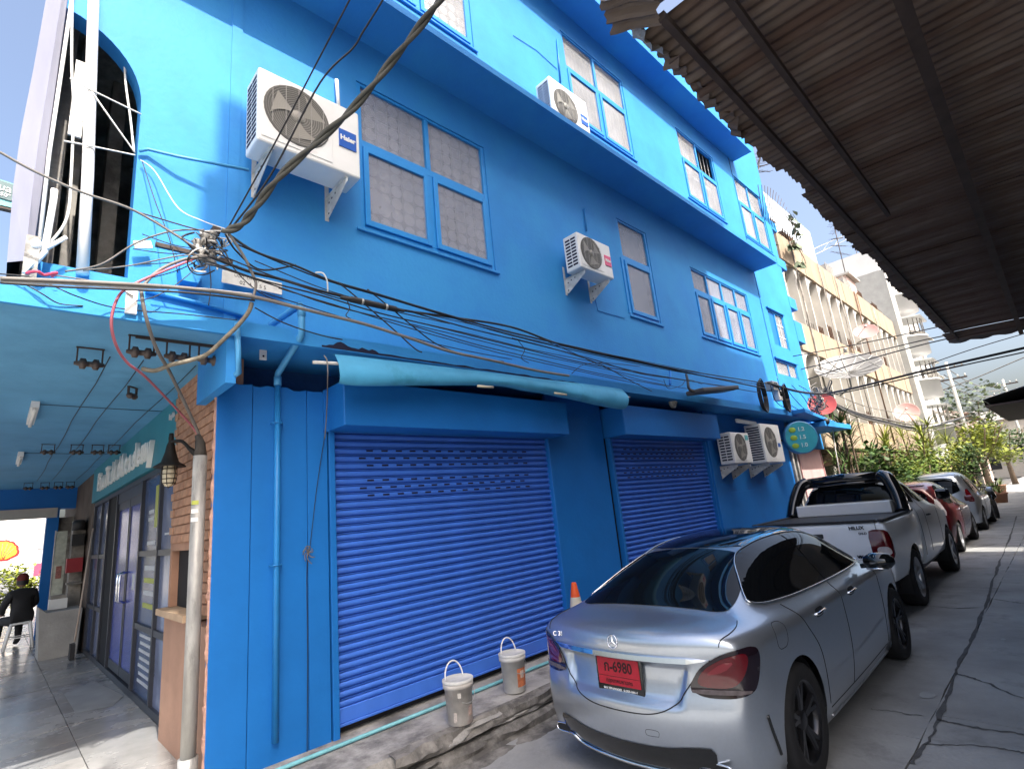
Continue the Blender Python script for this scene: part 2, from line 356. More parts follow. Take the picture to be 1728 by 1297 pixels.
# alley canopy: slab, fascia, dark recess behind it
CZ = u(2.87); CY = u(-.42)
b = M(); b.box(u(.0), u(XE), CY + .02, .34, CZ, CZ + .08); b.build('canopy_slab', paint, bld)
b = M(); b.box(u(-2.6), u(XE), CY - .015, CY + .019, CZ - .012, CZ + .105); b.build('fascia', paint, bld)
b = M(); b.box(u(-2.6), u(.10), .341, 13.5, CZ, CZ + .08); b.box(u(-2.6), u(.0) - .001, CY + .02, .34, CZ, CZ + .08); b.build('porch_soffit', paint_sof, bld)
b = M(); b.box(u(-.06), u(0.0), CY + .02, .3, u(2.55), CZ - .001); b.build('corner_beam', paint, bld)
b = M(); b.box(u(.13), u(10.9), .3, .34, u(2.3), CZ - .002); b.build('recess_wall', mat('dark_blue_recess', (.01, .07, .22), .8, var=.3), bld)  # blue darker than the boards in front
b = M(); b.box(u(11.0), u(12.9), CY - .3, .3, u(2.66), u(2.76)); b.prism([(u(10.0), CZ + .02), (u(XE) + .15, u(2.72)), (u(XE) + .15, u(2.76)), (u(10.0), CZ + .1)], CY - .28, CY - .02, 'y'); b.build('canopy_step', paint, bld)
# upper side wall of the front balcony with its rounded opening
def arch_wall():
    x0, x1, xo = u(-1.02), u(.02), u(-.545); z0, z1, zb, zt, zc = u(2.98), u(6.33), u(3.30), u(5.16), u(4.62)
    arc = [(xo - (1 - math.cos(a)) * u(.5), zc + math.sin(a) * (zt - zc)) for a in [math.pi / 2 * i / 12 for i in range(13)]]
    b = M(); y = 0.0
    outer = [(x1, z0), (x1, z1)]
    rows = [(xo, zb)] + arc
    pts = [(x1, z0)] + [(x1, zb)] + [(x1, p[1]) for p in arc] + [(x1, z1)]
    for i in range(len(rows) - 1):
        a, c = rows[i], rows[i + 1]
        b.quad((a[0], y, a[1]), (x1, y, a[1]), (x1, y, c[1]), (c[0], y, c[1]))
        b.quad((a[0], y, a[1]), (c[0], y, c[1]), (c[0], y + .16, c[1]), (a[0], y + .16, a[1]))
    b.quad((x0, y, z0), (x1, y, z0), (x1, y, zb), (x0, y, zb)); b.quad((x0, y, zb), (xo, y, zb), (xo, y + .16, zb), (x0, y + .16, zb))
    b.quad((arc[-1][0], y, zt), (x1, y, zt), (x1, y, z1), (arc[-1][0], y, z1)); b.quad((x0, y, zt), (arc[-1][0], y, zt), (arc[-1][0], y, z1), (x0, y, z1))
    return b.build('arched_side_wall', paint, bld)
arch_wall()
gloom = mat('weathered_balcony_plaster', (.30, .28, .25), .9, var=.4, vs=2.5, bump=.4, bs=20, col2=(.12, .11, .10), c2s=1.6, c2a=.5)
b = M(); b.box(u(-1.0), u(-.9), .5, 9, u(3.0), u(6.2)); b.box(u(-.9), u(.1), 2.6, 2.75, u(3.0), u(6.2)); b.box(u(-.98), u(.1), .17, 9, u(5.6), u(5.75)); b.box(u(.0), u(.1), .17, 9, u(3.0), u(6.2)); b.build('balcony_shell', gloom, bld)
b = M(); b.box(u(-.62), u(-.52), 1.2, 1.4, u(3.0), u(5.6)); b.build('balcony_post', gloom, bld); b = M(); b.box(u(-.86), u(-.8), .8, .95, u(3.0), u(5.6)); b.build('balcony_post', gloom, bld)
# right-hand notched projections of the tower
for nm, (x0, x1, z0, z1, dy) in enumerate(((12.98, 13.55, 5.0, 5.55, .25), (12.98, 13.5, 5.9, 6.2, .2), (12.75, 13.4, 7.0, 7.25, .3), (12.98, 13.35, 8.1, 8.35, .2), (12.5, 13.3, 3.6, 3.72, .2))):
    b = M(); b.box(u(x0), u(x1), -.02, dy + .3, u(z0), u(z1)); b.build('sun_hood', paint, bld)

# ---- windows
curtain_d = mat('dim_blind', (.20, .22, .26), .9, var=.25, vs=4)
curtain_w = mat('white_lattice_curtain', (.46, .48, .53), .9, var=.25, vs=7)
pane_m = mat('grey_lilac_glass', (.36, .38, .45), .12, var=.14, vs=1.7, spec=.5, alpha=.46, rvar=.06)  # half-clear pane with a grey-lilac tint
pane_s = mat('pale_grey_glass', (.42, .42, .42), .12, var=.2, vs=1.3, spec=.5, alpha=.45)  # neutral grey, slightly lighter than the panes above
grille_m = mat('window_grille', (.16, .155, .16), .6, var=.1)
disc_m = mat('frosted_disc', (.78, .78, .80), .7, var=.15, vs=9)
grille_w = mat('white_window_grille', (.5, .5, .5), .6, var=.1)
def window(hole, cols, tz, kind, lower=True, gl='circles', side=None):
    x0, x1, z0, z1 = (U * q for q in hole)
    e = link('window', None, bld)
    fw_ = .055
    y0, y1 = .012, .075
    f = M()                                                  # fixed frame: verticals then rails butted between them
    zs0, zs1 = z0 + .001, z1 - .001
    cw = (x1 - x0) / cols
    tzz = U * tz
    f.box(x0 + .001, x0 + fw_, y0, y1, zs0, zs1); f.box(x1 - fw_, x1 - .001, y0, y1, zs0, zs1)
    for (a, c) in ((zs0, zs0 + fw_ * .8), (zs1 - fw_ * .6, zs1), (tzz, tzz + .085)): f.box(x0 + fw_, x1 - fw_, y0 + .003, y1 - .003, a, c)
    for i in range(1, cols): f.box(x0 + cw * i - .028, x0 + cw * i + .028, y0 + .0015, y1 - .0015, tzz + .085, zs1 - fw_ * .6); f.box(x0 + cw * i - .035, x0 + cw * i + .035, y0 + .0015, y1 - .0015, zs0 + fw_ * .8, tzz)
    bevel(f.build('frame', frame_blue, e), .004, 1)
    for i in range(cols):
        a = x0 + (fw_ if i == 0 else cw * i + .036); c = x0 + (cw * (i + 1) - .036 if i < cols - 1 else x1 - x0 - fw_)
        # casement sash proud of the frame
        s = M(); zl, zh = zs0 + fw_ * .8 + .004, tzz - .004; t = .06
        s.box(a + .002, a + t, y0 - .022, y1 - .03, zl, zh); s.box(c - t, c - .002, y0 - .022, y1 - .03, zl, zh); s.box(a + t, c - t, y0 - .020, y1 - .032, zl, zl + t * 1.1); s.box(a + t, c - t, y0 - .020, y1 - .032, zh - t, zh)
        bevel(s.build('sash', frame_blue, e), .004, 1)
        p = M(); p.box(a + t, c - t, y0 + .004, y0 + .008, zl + t * 1.1, zh - t); p.build('pane', pane_m if kind == 2 else pane_s, e)
        if not (kind == 'open' and i == 1):
            p = M(); p.box(a + .004, c - .004, y0 + .03, y0 + .034, tzz + .086, zs1 - fw_ * .6 - .002); p.build('pane', pane_m if kind == 2 else pane_s, e)
    if side:
        s = M(); s.box(x0 - .07, x0 - .03, -.02, .0, z0 + .02, tzz); s.build('side_batten', frame_blue, e)
    # sill and drip line
    s = M(); s.box(x0 - .05, x1 + .05, -.03, -.001, z0 - .045, z0 - .012); bevel(s.build('sill', paint, e), .006, 1)
    # grille behind the glass
    g_ = M(); yg = .135; r = .0045
    if gl == 'circles':
        n = max(3, round((x1 - x0) / .15)); st_ = (x1 - x0) / n; k = round((z1 - z0) / st_)
        for i in range(1, n): g_.box(x0 + st_ * i - r, x0 + st_ * i + r, yg, yg + .006, z0, z1)
        for j in range(1, k): g_.box(x0, x1, yg + .0065, yg + .0125, z0 + st_ * j - r, z0 + st_ * j + r)
        for i in range(n):
            for j in range(k):
                c_ = Vector((x0 + st_ * (i + .5), yg - .003, z0 + st_ * (j + .5))); R0, R1 = st_ * .46, st_ * .40; q = 14
                vs = []
                for a_ in range(q):
                    an = 2 * math.pi * a_ / q; vs += [c_ + V(R0 * math.cos(an), 0, R0 * math.sin(an)), c_ + V(R1 * math.cos(an), 0, R1 * math.sin(an))]
                g_.add([p_ + V(0, .012, 0) for p_ in vs[::2]], [tuple(range(q))], 1)
        g_.build('grille', [grille_m, disc_m], e)
    elif gl == 'scroll':
        n = max(4, round((x1 - x0) / .19)); st_ = (x1 - x0) / n
        for i in range(1, n): g_.box(x0 + st_ * i - r, x0 + st_ * i + r, yg, yg + .006, z0, tzz)
        for i in range(n):
            for j in range(6):
                c_ = Vector((x0 + st_ * (i + .5), yg, z0 + .1 + j * .2)); pts = [c_ + V(st_ * .48 * math.sin(t_ * 2 * math.pi), 0, .1 * math.sin(t_ * 4 * math.pi + .6) + .1 * t_) for t_ in [q / 12 for q in range(13)]]
                g_.tube(pts, r * 1.2, 4)
        g_.build('grille', grille_w, e)
    elif gl == 'bars':
        for i in range(9): g_.box(x0 + (x1 - x0) * (i + .5) / 9 - r * 1.5, x0 + (x1 - x0) * (i + .5) / 9 + r * 1.5, yg - .02, yg - .012, z0, z1)
        g_.build('grille', grille_w, e)
    cu = M(); nn = 40; yb = .2
    if kind == 'open':
        zz1 = tzz
        cu.box(x0 - .05, x1 + .05, yb, yb + .004, z0 - .05, zz1)
        cu.box(x0 - .05, (x0 + x1) / 2, yb, yb + .004, zz1, z1 + .05)
    else:
        vs = []
        for i in range(nn * 3 + 1):
            x = x0 - .03 + (x1 - x0 + .06) * i / (nn * 3); y = yb + .012 * math.sin(i * .9) + .01 * noise.noise(Vector((x * 7, 0, 0))); vs += [(x, y, z0 - .03), (x, y, z1 + .03)]
        cu.add(vs, [(2 * i, 2 * i + 1, 2 * i + 3, 2 * i + 2) for i in range(nn * 3)], 0, True)
    cu.build('curtain', curtain_d if gl == 'circles' else curtain_w, e)
    return e
window(F2[0], 2, 5.10, 2, gl='circles'); window(F2[1], 1, 5.13, 2, gl=None, side=True); window(F2[2], 4, 5.12, 2, gl=None)
window(F3[0], 2, 8.17, 3, gl='circles'); window(F3[1], 2, 8.17, 3, gl='scroll'); window(F3[2], 2, 8.17, 'open', gl='bars'); window(F3[3], 2, 8.17, 3, gl=None)
# tower windows: blind left half, bright glazed right half; lower two-pane light
for k, h in enumerate(T2):
    e = link('window', None, bld); x0, x1, z0, z1 = (U * q for q in h); y0 = -.0
    f = M(); f.box(x0 + .002, x0 + .05, y0, .06, z0 + .002, z1 - .002); f.box(x1 - .05, x1 - .002, y0, .06, z0 + .002, z1 - .002); f.box(x0 + .05, x1 - .05, y0 + .002, .058, z0 + .002, z0 + .04); f.box(x0 + .05, x1 - .05, y0 + .002, .058, z1 - .04, z1 - .002)
    xm = x0 + (x1 - x0) * (.45 if k == 0 else .6); f.box(xm - .025, xm + .025, y0 + .001, .059, z0 + .04, z1 - .04); f.build('frame', frame_blue, e)
    p = M(); p.box(x0 + .05, xm - .025, y0 + .02, y0 + .026, z0 + .04, z1 - .04); p.build('pane', paint_low if k == 0 else pane_s, e)
    p = M(); p.box(xm + .025, x1 - .05, y0 + .02, y0 + .026, z0 + .04, z1 - .04); p.build('pane', pane_s, e)
    if k == 0:
        gbar = M(); xm2 = (xm + x1) / 2
        gbar.box(xm2 - .008, xm2 + .008, y0 + .01, y0 + .018, z0 + .04, z1 - .04)
        for t_ in (.33, .66): gbar.box(xm + .03, x1 - .06, y0 + .0095, y0 + .0175, z0 + (z1 - z0) * t_ - .008, z0 + (z1 - z0) * t_ + .008)
        gbar.build('glazing_bar', white_p, e)
    s = M(); s.box(x0 - .06, x1 + .06, -.06, -.013, z1 + .01, z1 + .04); s.build('drip_hood', paint, e)
    cu = M(); cu.box(x0 - .04, x1 + .04, .12, .125, z0 - .04, z1 + .04); cu.build('curtain', curtain_w, e)

# ---- ground floor: cement-board panels, piers, shutters
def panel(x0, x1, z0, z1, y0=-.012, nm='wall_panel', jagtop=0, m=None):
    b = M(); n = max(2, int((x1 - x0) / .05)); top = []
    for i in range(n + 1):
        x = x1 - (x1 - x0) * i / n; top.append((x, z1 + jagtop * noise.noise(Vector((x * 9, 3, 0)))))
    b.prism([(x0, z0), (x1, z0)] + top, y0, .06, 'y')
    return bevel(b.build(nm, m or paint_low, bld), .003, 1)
G = .0025
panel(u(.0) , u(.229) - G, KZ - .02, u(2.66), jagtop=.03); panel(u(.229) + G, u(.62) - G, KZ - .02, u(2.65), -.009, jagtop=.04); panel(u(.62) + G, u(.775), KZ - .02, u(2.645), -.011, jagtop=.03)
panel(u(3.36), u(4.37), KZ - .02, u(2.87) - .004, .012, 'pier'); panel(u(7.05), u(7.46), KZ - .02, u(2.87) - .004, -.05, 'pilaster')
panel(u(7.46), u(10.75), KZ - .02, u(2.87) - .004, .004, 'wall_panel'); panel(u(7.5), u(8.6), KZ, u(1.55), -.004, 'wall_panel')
b = M(); b.box(u(.745), u(.80), -.035, -.0125, u(2.33), u(2.66)); b.build('wall_batten', paint_low, bld)
def shutter(x0, x1, z0, z1, nsl, vents, box_x0, box_x1, bz0, bz1):
    e = link('roller_shutter', None, bld)
    pitch = (z1 - z0 - .13) / nsl; ys = .045
    prof = [(.022, .0), (.0, .03), (-.010, .12), (-.017, .26), (-.020, .42), (-.018, .58), (-.010, .70), (.016, .73), (.020, .79), (-.006, .82), (-.008, .90), (.010, .94), (.022, 1.0)]
    def slat_mesh(kind):
        s = M(); k = len(prof)
        vs = [(x, dy, t_ * pitch) for x in (x0, x1) for (dy, t_) in prof]
        s.add(vs, [(j, j + 1, k + j + 1, k + j) for j in range(k - 1)], 0, False)
        if kind:
            n = int((x1 - x0 - .5) / .155)
            for i in range(n):
                x = x0 + .27 + (0 if kind == 1 else -.075) + i * .155 + .05
                if x + .07 > x1 - .12: continue
                s.box(x, x + .068, -.0205, -.012, pitch * .32, pitch * .56, 1)
        return s.mesh('slat', [shutter_blue, slot_dark])
    ms = [slat_mesh(i) for i in range(3)]
    for i in range(nsl):
        top = nsl - 1 - i
        me = ms[(1 + top % 2) if (vents and 2 <= top <= 8 and top != 5) else 0]
        o = link('slat', me, e, (0, ys + random.uniform(-.0012, .0012), z0 + .13 + i * pitch + random.uniform(-.0008, .0008)))
    bb = M(); bb.box(x0, x1, ys - .02, ys + .01, z0 + .022, z0 + .13); bb.box(x0, x1, ys - .03, ys + .012, z0, z0 + .0215); bevel(bb.build('bottom_bar', shutter_blue, e), .004, 1)
    for (a, c) in ((x0 - .055, x0 - .002), (x1 + .002, x1 + .055)):
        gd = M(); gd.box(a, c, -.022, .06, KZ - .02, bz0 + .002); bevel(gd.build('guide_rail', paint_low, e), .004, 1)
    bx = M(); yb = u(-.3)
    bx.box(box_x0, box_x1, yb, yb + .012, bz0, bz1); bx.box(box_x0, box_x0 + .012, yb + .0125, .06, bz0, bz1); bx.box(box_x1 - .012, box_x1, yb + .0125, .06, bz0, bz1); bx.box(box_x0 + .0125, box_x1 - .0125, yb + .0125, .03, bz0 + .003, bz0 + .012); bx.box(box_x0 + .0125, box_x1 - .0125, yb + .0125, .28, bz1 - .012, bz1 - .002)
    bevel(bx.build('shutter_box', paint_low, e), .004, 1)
    bk = M(); bk.box(x0 - .05, x1 + .05, .075, .085, z0 - .05, bz1); bk.build('backing', dark, e)
    return e
shutter(u(.836), u(3.30), u(.255), u(2.345), 33, True, u(.78), u(3.345), u(2.335), u(2.68))
shutter(u(4.50), u(7.00), u(.27), u(2.39), 33, True, u(4.41), u(6.97), u(2.367), u(2.735))
# slot between shutters boxes and canopy holds the dark blue wall strip; small lamp fittings hang there
# door recess at the far end
b = M(); b.box(u(10.75), u(11.6), .5, .52, 0, u(2.66)); b.build('door_recess', dark, bld)
b = M(); b.box(u(10.98), u(11.06), -.02, .1, KZ - .02, u(2.62)); b.build('door_post', conc, bld)
# ---- pipes
b = M(); xp = u(.39)
b.tube([(xp, -.045, u(.33)), (xp, -.045, u(2.72))], .0235, 12); b.build('downpipe', pvc_blue, bld)
b = M(); b.tube([(xp, -.045, u(2.715)), (xp, -.05, u(2.75)), (xp - .0, CY - .05, u(2.93) - .02), (xp, CY - .06, u(2.96)), (xp, CY - .06, u(3.11)), (xp - .005, CY - .05, u(3.14)), (xp - .06, -.06, u(3.12)), (xp - .07, .0, u(3.10))], .026, 12); b.tube([(xp, -.045, u(2.66)), (xp, -.045, u(2.725))], .030, 12); b.tube([(xp, CY - .06, u(3.05)), (xp, CY - .06, u(3.12))], .030, 12); b.build('downpipe_offset', pvc_pale, bld)
for z in (u(2.38), u(1.4)):
    b = M(); b.tube([(xp - .045, -.02, z), (xp - .03, -.07, z), (xp + .03, -.07, z), (xp + .045, -.02, z)], .006, 6); b.build('pipe_clip', pvc_blue, bld)
b = M(); b.tube([PY(400, 545, CY - .03), PY(402, 590, CY - .03), PY(403, 628, CY - .03), (u(-.02), .03, u(2.60)), (u(-.0), .08, u(2.585))], .02, 10); b.build('corner_pipe', pvc_pale, bld)
b = M(); b.tube([(u(.2), -.185, KZ + .02), (u(3.4), -.19, KZ + .02), (u(7.2), -.19, KZ + .02)], .014, 10); b.build('water_pipe', mat('pale_teal_pipe', (.16, .42, .47), .4, var=.2, vs=9), bld)
b = M(); b.tube([PY(235, 255, -.03), PY(250, 252, -.04), PY(300, 264, -.1), PY(420, 287, -.2)], .013, 8); b.build('conduit', pvc_pale, bld)
b = M(); b.tube([PY(246, 490, -.02), PY(330, 510, -.02), PY(412, 534, -.02)], .018, 8); b.build('wall_conduit', pvc_blue, bld)
for (pa, pb) in (((986, 352), (990, 390)), ((940, 68), (946, 140))):
    b = M(); b.tube([PY(*pa, -.02), PY(*pb, -.02)], .014, 8); b.build('refrigerant_pipe', pvc_blue, bld)
b = M(); b.tube([PY(568, 135, -.03), PY(569, 150, -.03), PY(571, 180, -.05)], .02, 8); b.build('refrigerant_pipe', white_p, bld)
for P_ in ([(1003, 500), (1009, 524), (1054, 537)], [(866, 60), (905, 85), (940, 117)]):
    b = M(); b.tube([PY(x, y, -.008) for x, y in P_], .005, 6); b.build('drain_line', paint_low, bld)
# ================================================================== SHED ROOF OVER THE ALLEY (camera side)
rust = mat('rusty_corrugated_iron', (.135, .105, .086), .75, .1, var=.35, vs=2.2, bump=.1, bs=30, col2=(.085, .05, .036), c2s=1.3, c2a=.47, stretch=(1.5, .35, 1))  # dark rust-brown sheet with lengthwise streaks
rust_l = mat('weathered_zinc', (.3, .29, .28), .6, .4, var=.3, vs=5, col2=(.16, .1, .07), c2s=3, c2a=.45)
steel_dk = mat('rusty_purlin_steel', (.06, .045, .04), .7, .3, var=.3, vs=6)
EZ, EY = 4.48, -3.22
SL = -.055
shed = thing('shed_roof', 'rusty dark corrugated iron shed roof jutting over the alley', 'shed roof', (0, 0, 0))
def corr_mesh(wd, ln, pitch=.088, amp=.011, nrow=7, seed=0, ragged=0.0):
    n = int(wd / pitch * 6); s = M(); vs = []
    for i in range(n + 1):
        x = wd * i / n
        e = ragged * (.6 * noise.noise(Vector((x * 5, seed, 2))) + .5 * noise.noise(Vector((x * 17, seed, 5))))
        for j in range(nrow + 1):
            t = j / nrow; y = (e if j == 0 else 0) - ln * t
            z = amp * math.sin(2 * math.pi * x / pitch) + .012 * noise.noise(Vector((x * 1.5, y * .9, seed)))
            if j == 0: z -= abs(ragged) * .35 * (1 + noise.noise(Vector((x * 9, seed, 8))))
            vs.append((x, y, z))
    k = nrow + 1
    s.add(vs, [(i * k + j, i * k + j + 1, (i + 1) * k + j + 1, (i + 1) * k + j) for i in range(n) for j in range(nrow)], 0, True)
    return s.mesh('roof_sheet', [rust])
sm_ = [corr_mesh(.78, 2.9, seed=i * 3.3, ragged=.035) for i in range(4)]
sm_r = [corr_mesh(.78, 2.9, seed=i * 3.3 + 20, ragged=0) for i in range(2)]
i = 0; x = 1.36
while x < 13.3:
    o = link('roof_sheet', sm_[i % 4], shed, (x, EY + random.uniform(-.03, .03), EZ + .006 * (i % 2) + random.uniform(-.012, .012)))
    o.rotation_euler = (-math.atan(SL) * -1 * -1, random.uniform(-.012, .012), random.uniform(-.008, .008))
    o = link('roof_sheet', sm_r[i % 2], shed, (x, EY - 2.75, EZ - .03 + SL * 2.75 + .006 * (i % 2)))
    o.rotation_euler = (-math.atan(SL) * -1 * -1, 0, 0)
    x += .705; i += 1
for (y, z, h, t) in ((EY - .16, EZ - .055, .05, .04), (-3.69, 4.40, .06, .035), (-4.33, 4.31, .10, .07), (-5.3, 4.26, .06, .04), (-6.4, 4.2, .08, .05)):
    b = M(); b.box(1.3, 13.25 if y != -3.69 else 5.2, y - t / 2, y + t / 2, z - h, z); b.build('purlin', steel_dk, shed)
for (x, y) in ((8.6, -7.9), (13.1, -7.9), (3.9, -7.9)):
    b = M(); b.cyl((x, y, 0), (x, y, 4.06), .05, 10); b.build('post', steel_dk, shed)
# wavy flashing along the far gable
b = M(); vs = []
for i in range(60):
    y = EY + .02 - i * .09; z = EZ - .03 + SL * (EY - y) - .06 - .045 * abs(math.sin(i * .75)) ; vs += [(13.42, y, EZ + SL * (EY - y) + .02), (13.44, y, z)]
b.add(vs, [(2 * i, 2 * i + 1, 2 * i + 3, 2 * i + 2) for i in range(59)], 0, True); b.build('flashing', rust, shed)
def crumple(cx, cy, cz, w_, h_, rx, ry, rz, seed, m_, nm='torn_sheet'):
    s = M(); n, k = 16, 8; vs = []
    from mathutils import Euler
    R = Euler((rx, ry, rz)).to_matrix()
    for i in range(n + 1):
        for j in range(k + 1):
            x = (i / n - .5) * w_; y = (j / k - .5) * h_ * (1 + .25 * noise.noise(Vector((i * .5, seed, 1))))
            z = .018 * math.sin(i * 1.25) + .07 * noise.noise(Vector((x * 6, y * 5, seed)))
            vs.append(Vector((cx, cy, cz)) + R @ Vector((x, y, z)))
    s.add(vs, [(i * (k + 1) + j, i * (k + 1) + j + 1, (i + 1) * (k + 1) + j + 1, (i + 1) * (k + 1) + j) for i in range(n) for j in range(k)])
    return s.build(nm, m_, shed)
crumple(1.20, EY - .04, EZ - .02, .26, .30, .5, .1, .3, 1.2, rust); crumple(1.14, EY - .20, EZ + .02, .34, .4, .2, .2, .1, 4.2, rust)
crumple(1.45, EY + .02, EZ - .03, .26, .15, .9, .1, -.1, 2.7, rust_l); crumple(1.72, EY + .0, EZ - .015, .34, .10, .9, 0, .05, 6.1, rust); crumple(2.15, EY + .0, EZ - .01, .4, .09, .7, 0, .05, 7.9, rust); crumple(2.62, EY - .0, EZ - .01, .34, .09, .7, 0, .02, 9.1, rust)

# building across the alley, behind the viewer (its shade falls on the blue wall)
opp = thing('opposite_block', 'grey apartment block behind the shed roof across the alley', 'building', (0, 0, 0))
opp_m = mat('opposite_plaster', (.42, .41, .39), .85, var=.15, vs=1.5, bump=.2)
b = M(); b.box(-1.08, 10.75, -14, -8, 0, 10.7); b.build('lower_storeys', opp_m, opp)
b = M(); b.box(-1.27, 8.13, -14, -8, 10.7, 15.34); b.build('upper_storeys', opp_m, opp)
b = M(); b.box(-.15, 8.13, -14, -8, 15.34, 16.72); b.build('roof_room', opp_m, opp)
b = M(); b.box(8.13, 10.35, -14, -8, 10.7, 14.42); b.build('side_wing', opp_m, opp)
b = M(); b.box(-1.37, -1.27, -8.6, -8, 10.7, 14.58); b.build('shade_step', opp_m, opp)  # narrow block added for the stepped edge of the wall shade
dim = mat('unseen_wall_dark', (.05, .045, .042), .8, var=.4, vs=2)  # near-black so the unseen walls reflect and bounce little light
b = M(); b.box(.4, 14.2, -7.2, -6.6, 0, 4.0); b.build('unseen_dark_wall', dim, opp)  # unseen wall added to darken the alley and the car reflections
for k in range(3):
    for i in range(4):
        b = M(); b.box(.2 + i * 2.3, 1.6 + i * 2.3, -8.03, -8.001, 5.6 + k * 3.2, 7.0 + k * 3.2); b.build('window', glass_dark, opp)
b = M(); b.box(14.3, 40, -12, -5.4, 0, 6.0); b.build('unseen_dark_row', dim, opp)  # unseen row added for dark reflections and shade down the alley
# next awning down the alley
aw = thing('tiled_awning', 'grey-edged lean-to awning beyond the shed roof at the far right of the alley', 'awning')
b = M(); A0 = PZ(1658, 674, 3.6); ax0, ax1 = A0.x, A0.x + 9
tile_g = mat('grey_sheet_roof', (.34, .36, .38), .5, .2, var=.2, vs=3, stretch=(3, .5, 1))
vs = []
for i in range(80):
    x = ax0 + (ax1 - ax0) * i / 79
    for j in range(2): vs.append((x, A0.y - 5.0 * j, 3.6 + .02 * math.sin(i * 1.9) + 1.0 * j))
b.add(vs, [(2 * i, 2 * i + 1, 2 * i + 3, 2 * i + 2) for i in range(79)], 0, True); b.build('sheet', tile_g, aw)
b = M(); vs = []
for i in range(60):
    x = ax0 + (ax1 - ax0) * i / 59; vs += [(x, A0.y, 3.59), (x, A0.y - .02, 3.4 - .05 * abs(math.sin(i * .8)) - .02 * random.random())]
b.add(vs, [(2 * i, 2 * i + 1, 2 * i + 3, 2 * i + 2) for i in range(59)]); b.box(ax0, ax1, A0.y - 5, A0.y - .03, 3.36, 3.42); b.build('valance', steel_dk, aw)
b = M(); b.box(ax0 + .1, ax1, -5.39, A0.y - 1.9, 0, 3.4); b.build('shop_wall', dim, aw)

# ================================================================== BEIGE FLATS WITH ARCHED FINS
cream = mat('cream_plaster', (.32, .25, .18), .85, var=.16, vs=1.2, bump=.2, bs=20, col2=(.24, .17, .105), c2s=.9, c2a=.4, stretch=(2.2, 1, .35))
offw = mat('offwhite_plaster', (.42, .40, .37), .85, var=.14, vs=1.4, bump=.15, col2=(.27, .26, .235), c2s=1.2, c2a=.38)
BX0, BX1, BY = 17.3, 35.3, .7
bg_ = thing('beige_flats', 'cream four-storey flats with rows of arched fins behind the alley plants', 'building')
bands = ((9.2, 10.25), (5.95, 6.95), (2.75, 3.75))
b = M(); b.box(BX0, BX1, BY + .34, BY + 9, 0, 10.0); b.build('wall', offw, bg_)
NB = 14; bw = (BX1 - BX0) / NB
panel_me = []
for (z0, z1) in bands:
    for i in range(NB):
        b = M(); x0 = BX0 + bw * i; b.box(x0 + .015, x0 + bw - .015, BY - .02 + random.uniform(-.012, .012), BY + .12, z0 + .01, z1); b.build('parapet_panel', cream, bg_)
    b = M(); b.box(BX0, BX1, BY + .125, BY + .52, z0, z0 + .2); b.build('slab', offw, bg_)
fin_c = mat('fin_white', (.50, .48, .44), .8, var=.12, vs=1.5)
for lev in (0, 1):
    zt = bands[lev][0]; zb = bands[lev + 1][1]
    fm = M(); t = .08; R_ = .85
    fm.box(-t / 2, t / 2, .0, .31, zb - .3, zt - .002)
    arc = [(t / 2 + R_ * (1 - math.cos(a)), zt - R_ + R_ * math.sin(a)) for a in [math.pi / 2 * q / 8 for q in range(9)]]
    fm.prism([(t / 2, zt - R_)] + arc[1:] + [(t / 2, zt - .003)], .002, .09, 'y')
    fme = fm.mesh('fin', [fin_c])
    for i in range(NB + 1):
        o = link('fin', fme, bg_, (BX0 + bw * i + (0.05 if i == 0 else (-.05 if i == NB else 0)), BY + .04, 0))
fm = M(); zt = bands[2][0]
win_d = mat('dim_window', (.035, .035, .04), .25, var=.3, vs=2)
for lev in (0, 1, 2):
    zb = bands[lev][1] if lev else 10.0
    for i in range(NB):
        if lev:
            x0 = BX0 + bw * i
            b = M(); b.box(x0 + .2, x0 + bw - .2, BY + .31, BY + .339, zb + .02, zb + .75); b.build('window', win_d, bg_)
# clutter above the parapets: cages, boxes
rust_b = mat('brown_clutter', (.12, .07, .045), .8, var=.4, vs=5)
for lev, (z0, z1) in enumerate(bands):
    for i in range(NB):
        if random.random() < (.6 if lev else .8):
            x0 = BX0 + bw * i + random.uniform(0, .3); w_ = random.uniform(.5, bw * .9); h_ = random.uniform(.25, .6)
            b = M(); b.box(x0, x0 + w_, BY + .14, BY + .42, z1 - .1, z1 + h_)
            for k in range(5): b.box(x0 + w_ * k / 4 - .012, x0 + w_ * k / 4 + .012, BY + .1, BY + .135, z1, z1 + h_ + .08)
            b.build('balcony_clutter', random.choice((rust_b, rust_b, gloom, offw)), bg_)
for i, x in enumerate((18.6, 21.7, 24.0, 27.0, 30.4)):
    b = M(); b.cyl((x, BY - .06, 3.0), (x, BY - .06, 10.2), .018 + .012 * (i % 3 == 0), 6); b.build('waste_pipe', random.choice((gloom, gloom, rust_b)), bg_)
b = M(); b.box(BX0, BX1, BY + .3, BY + 1.1, .0, 2.75); b.build('ground_floor_wall', gloom, bg_)
for i in range(14): b = M(); b.box(BX0 + .5 + i * 1.25, BX0 + 1.4 + i * 1.25, BY - .1, BY + .28, 2.2, 2.6); b.build('shop_awning', rust_b, bg_)
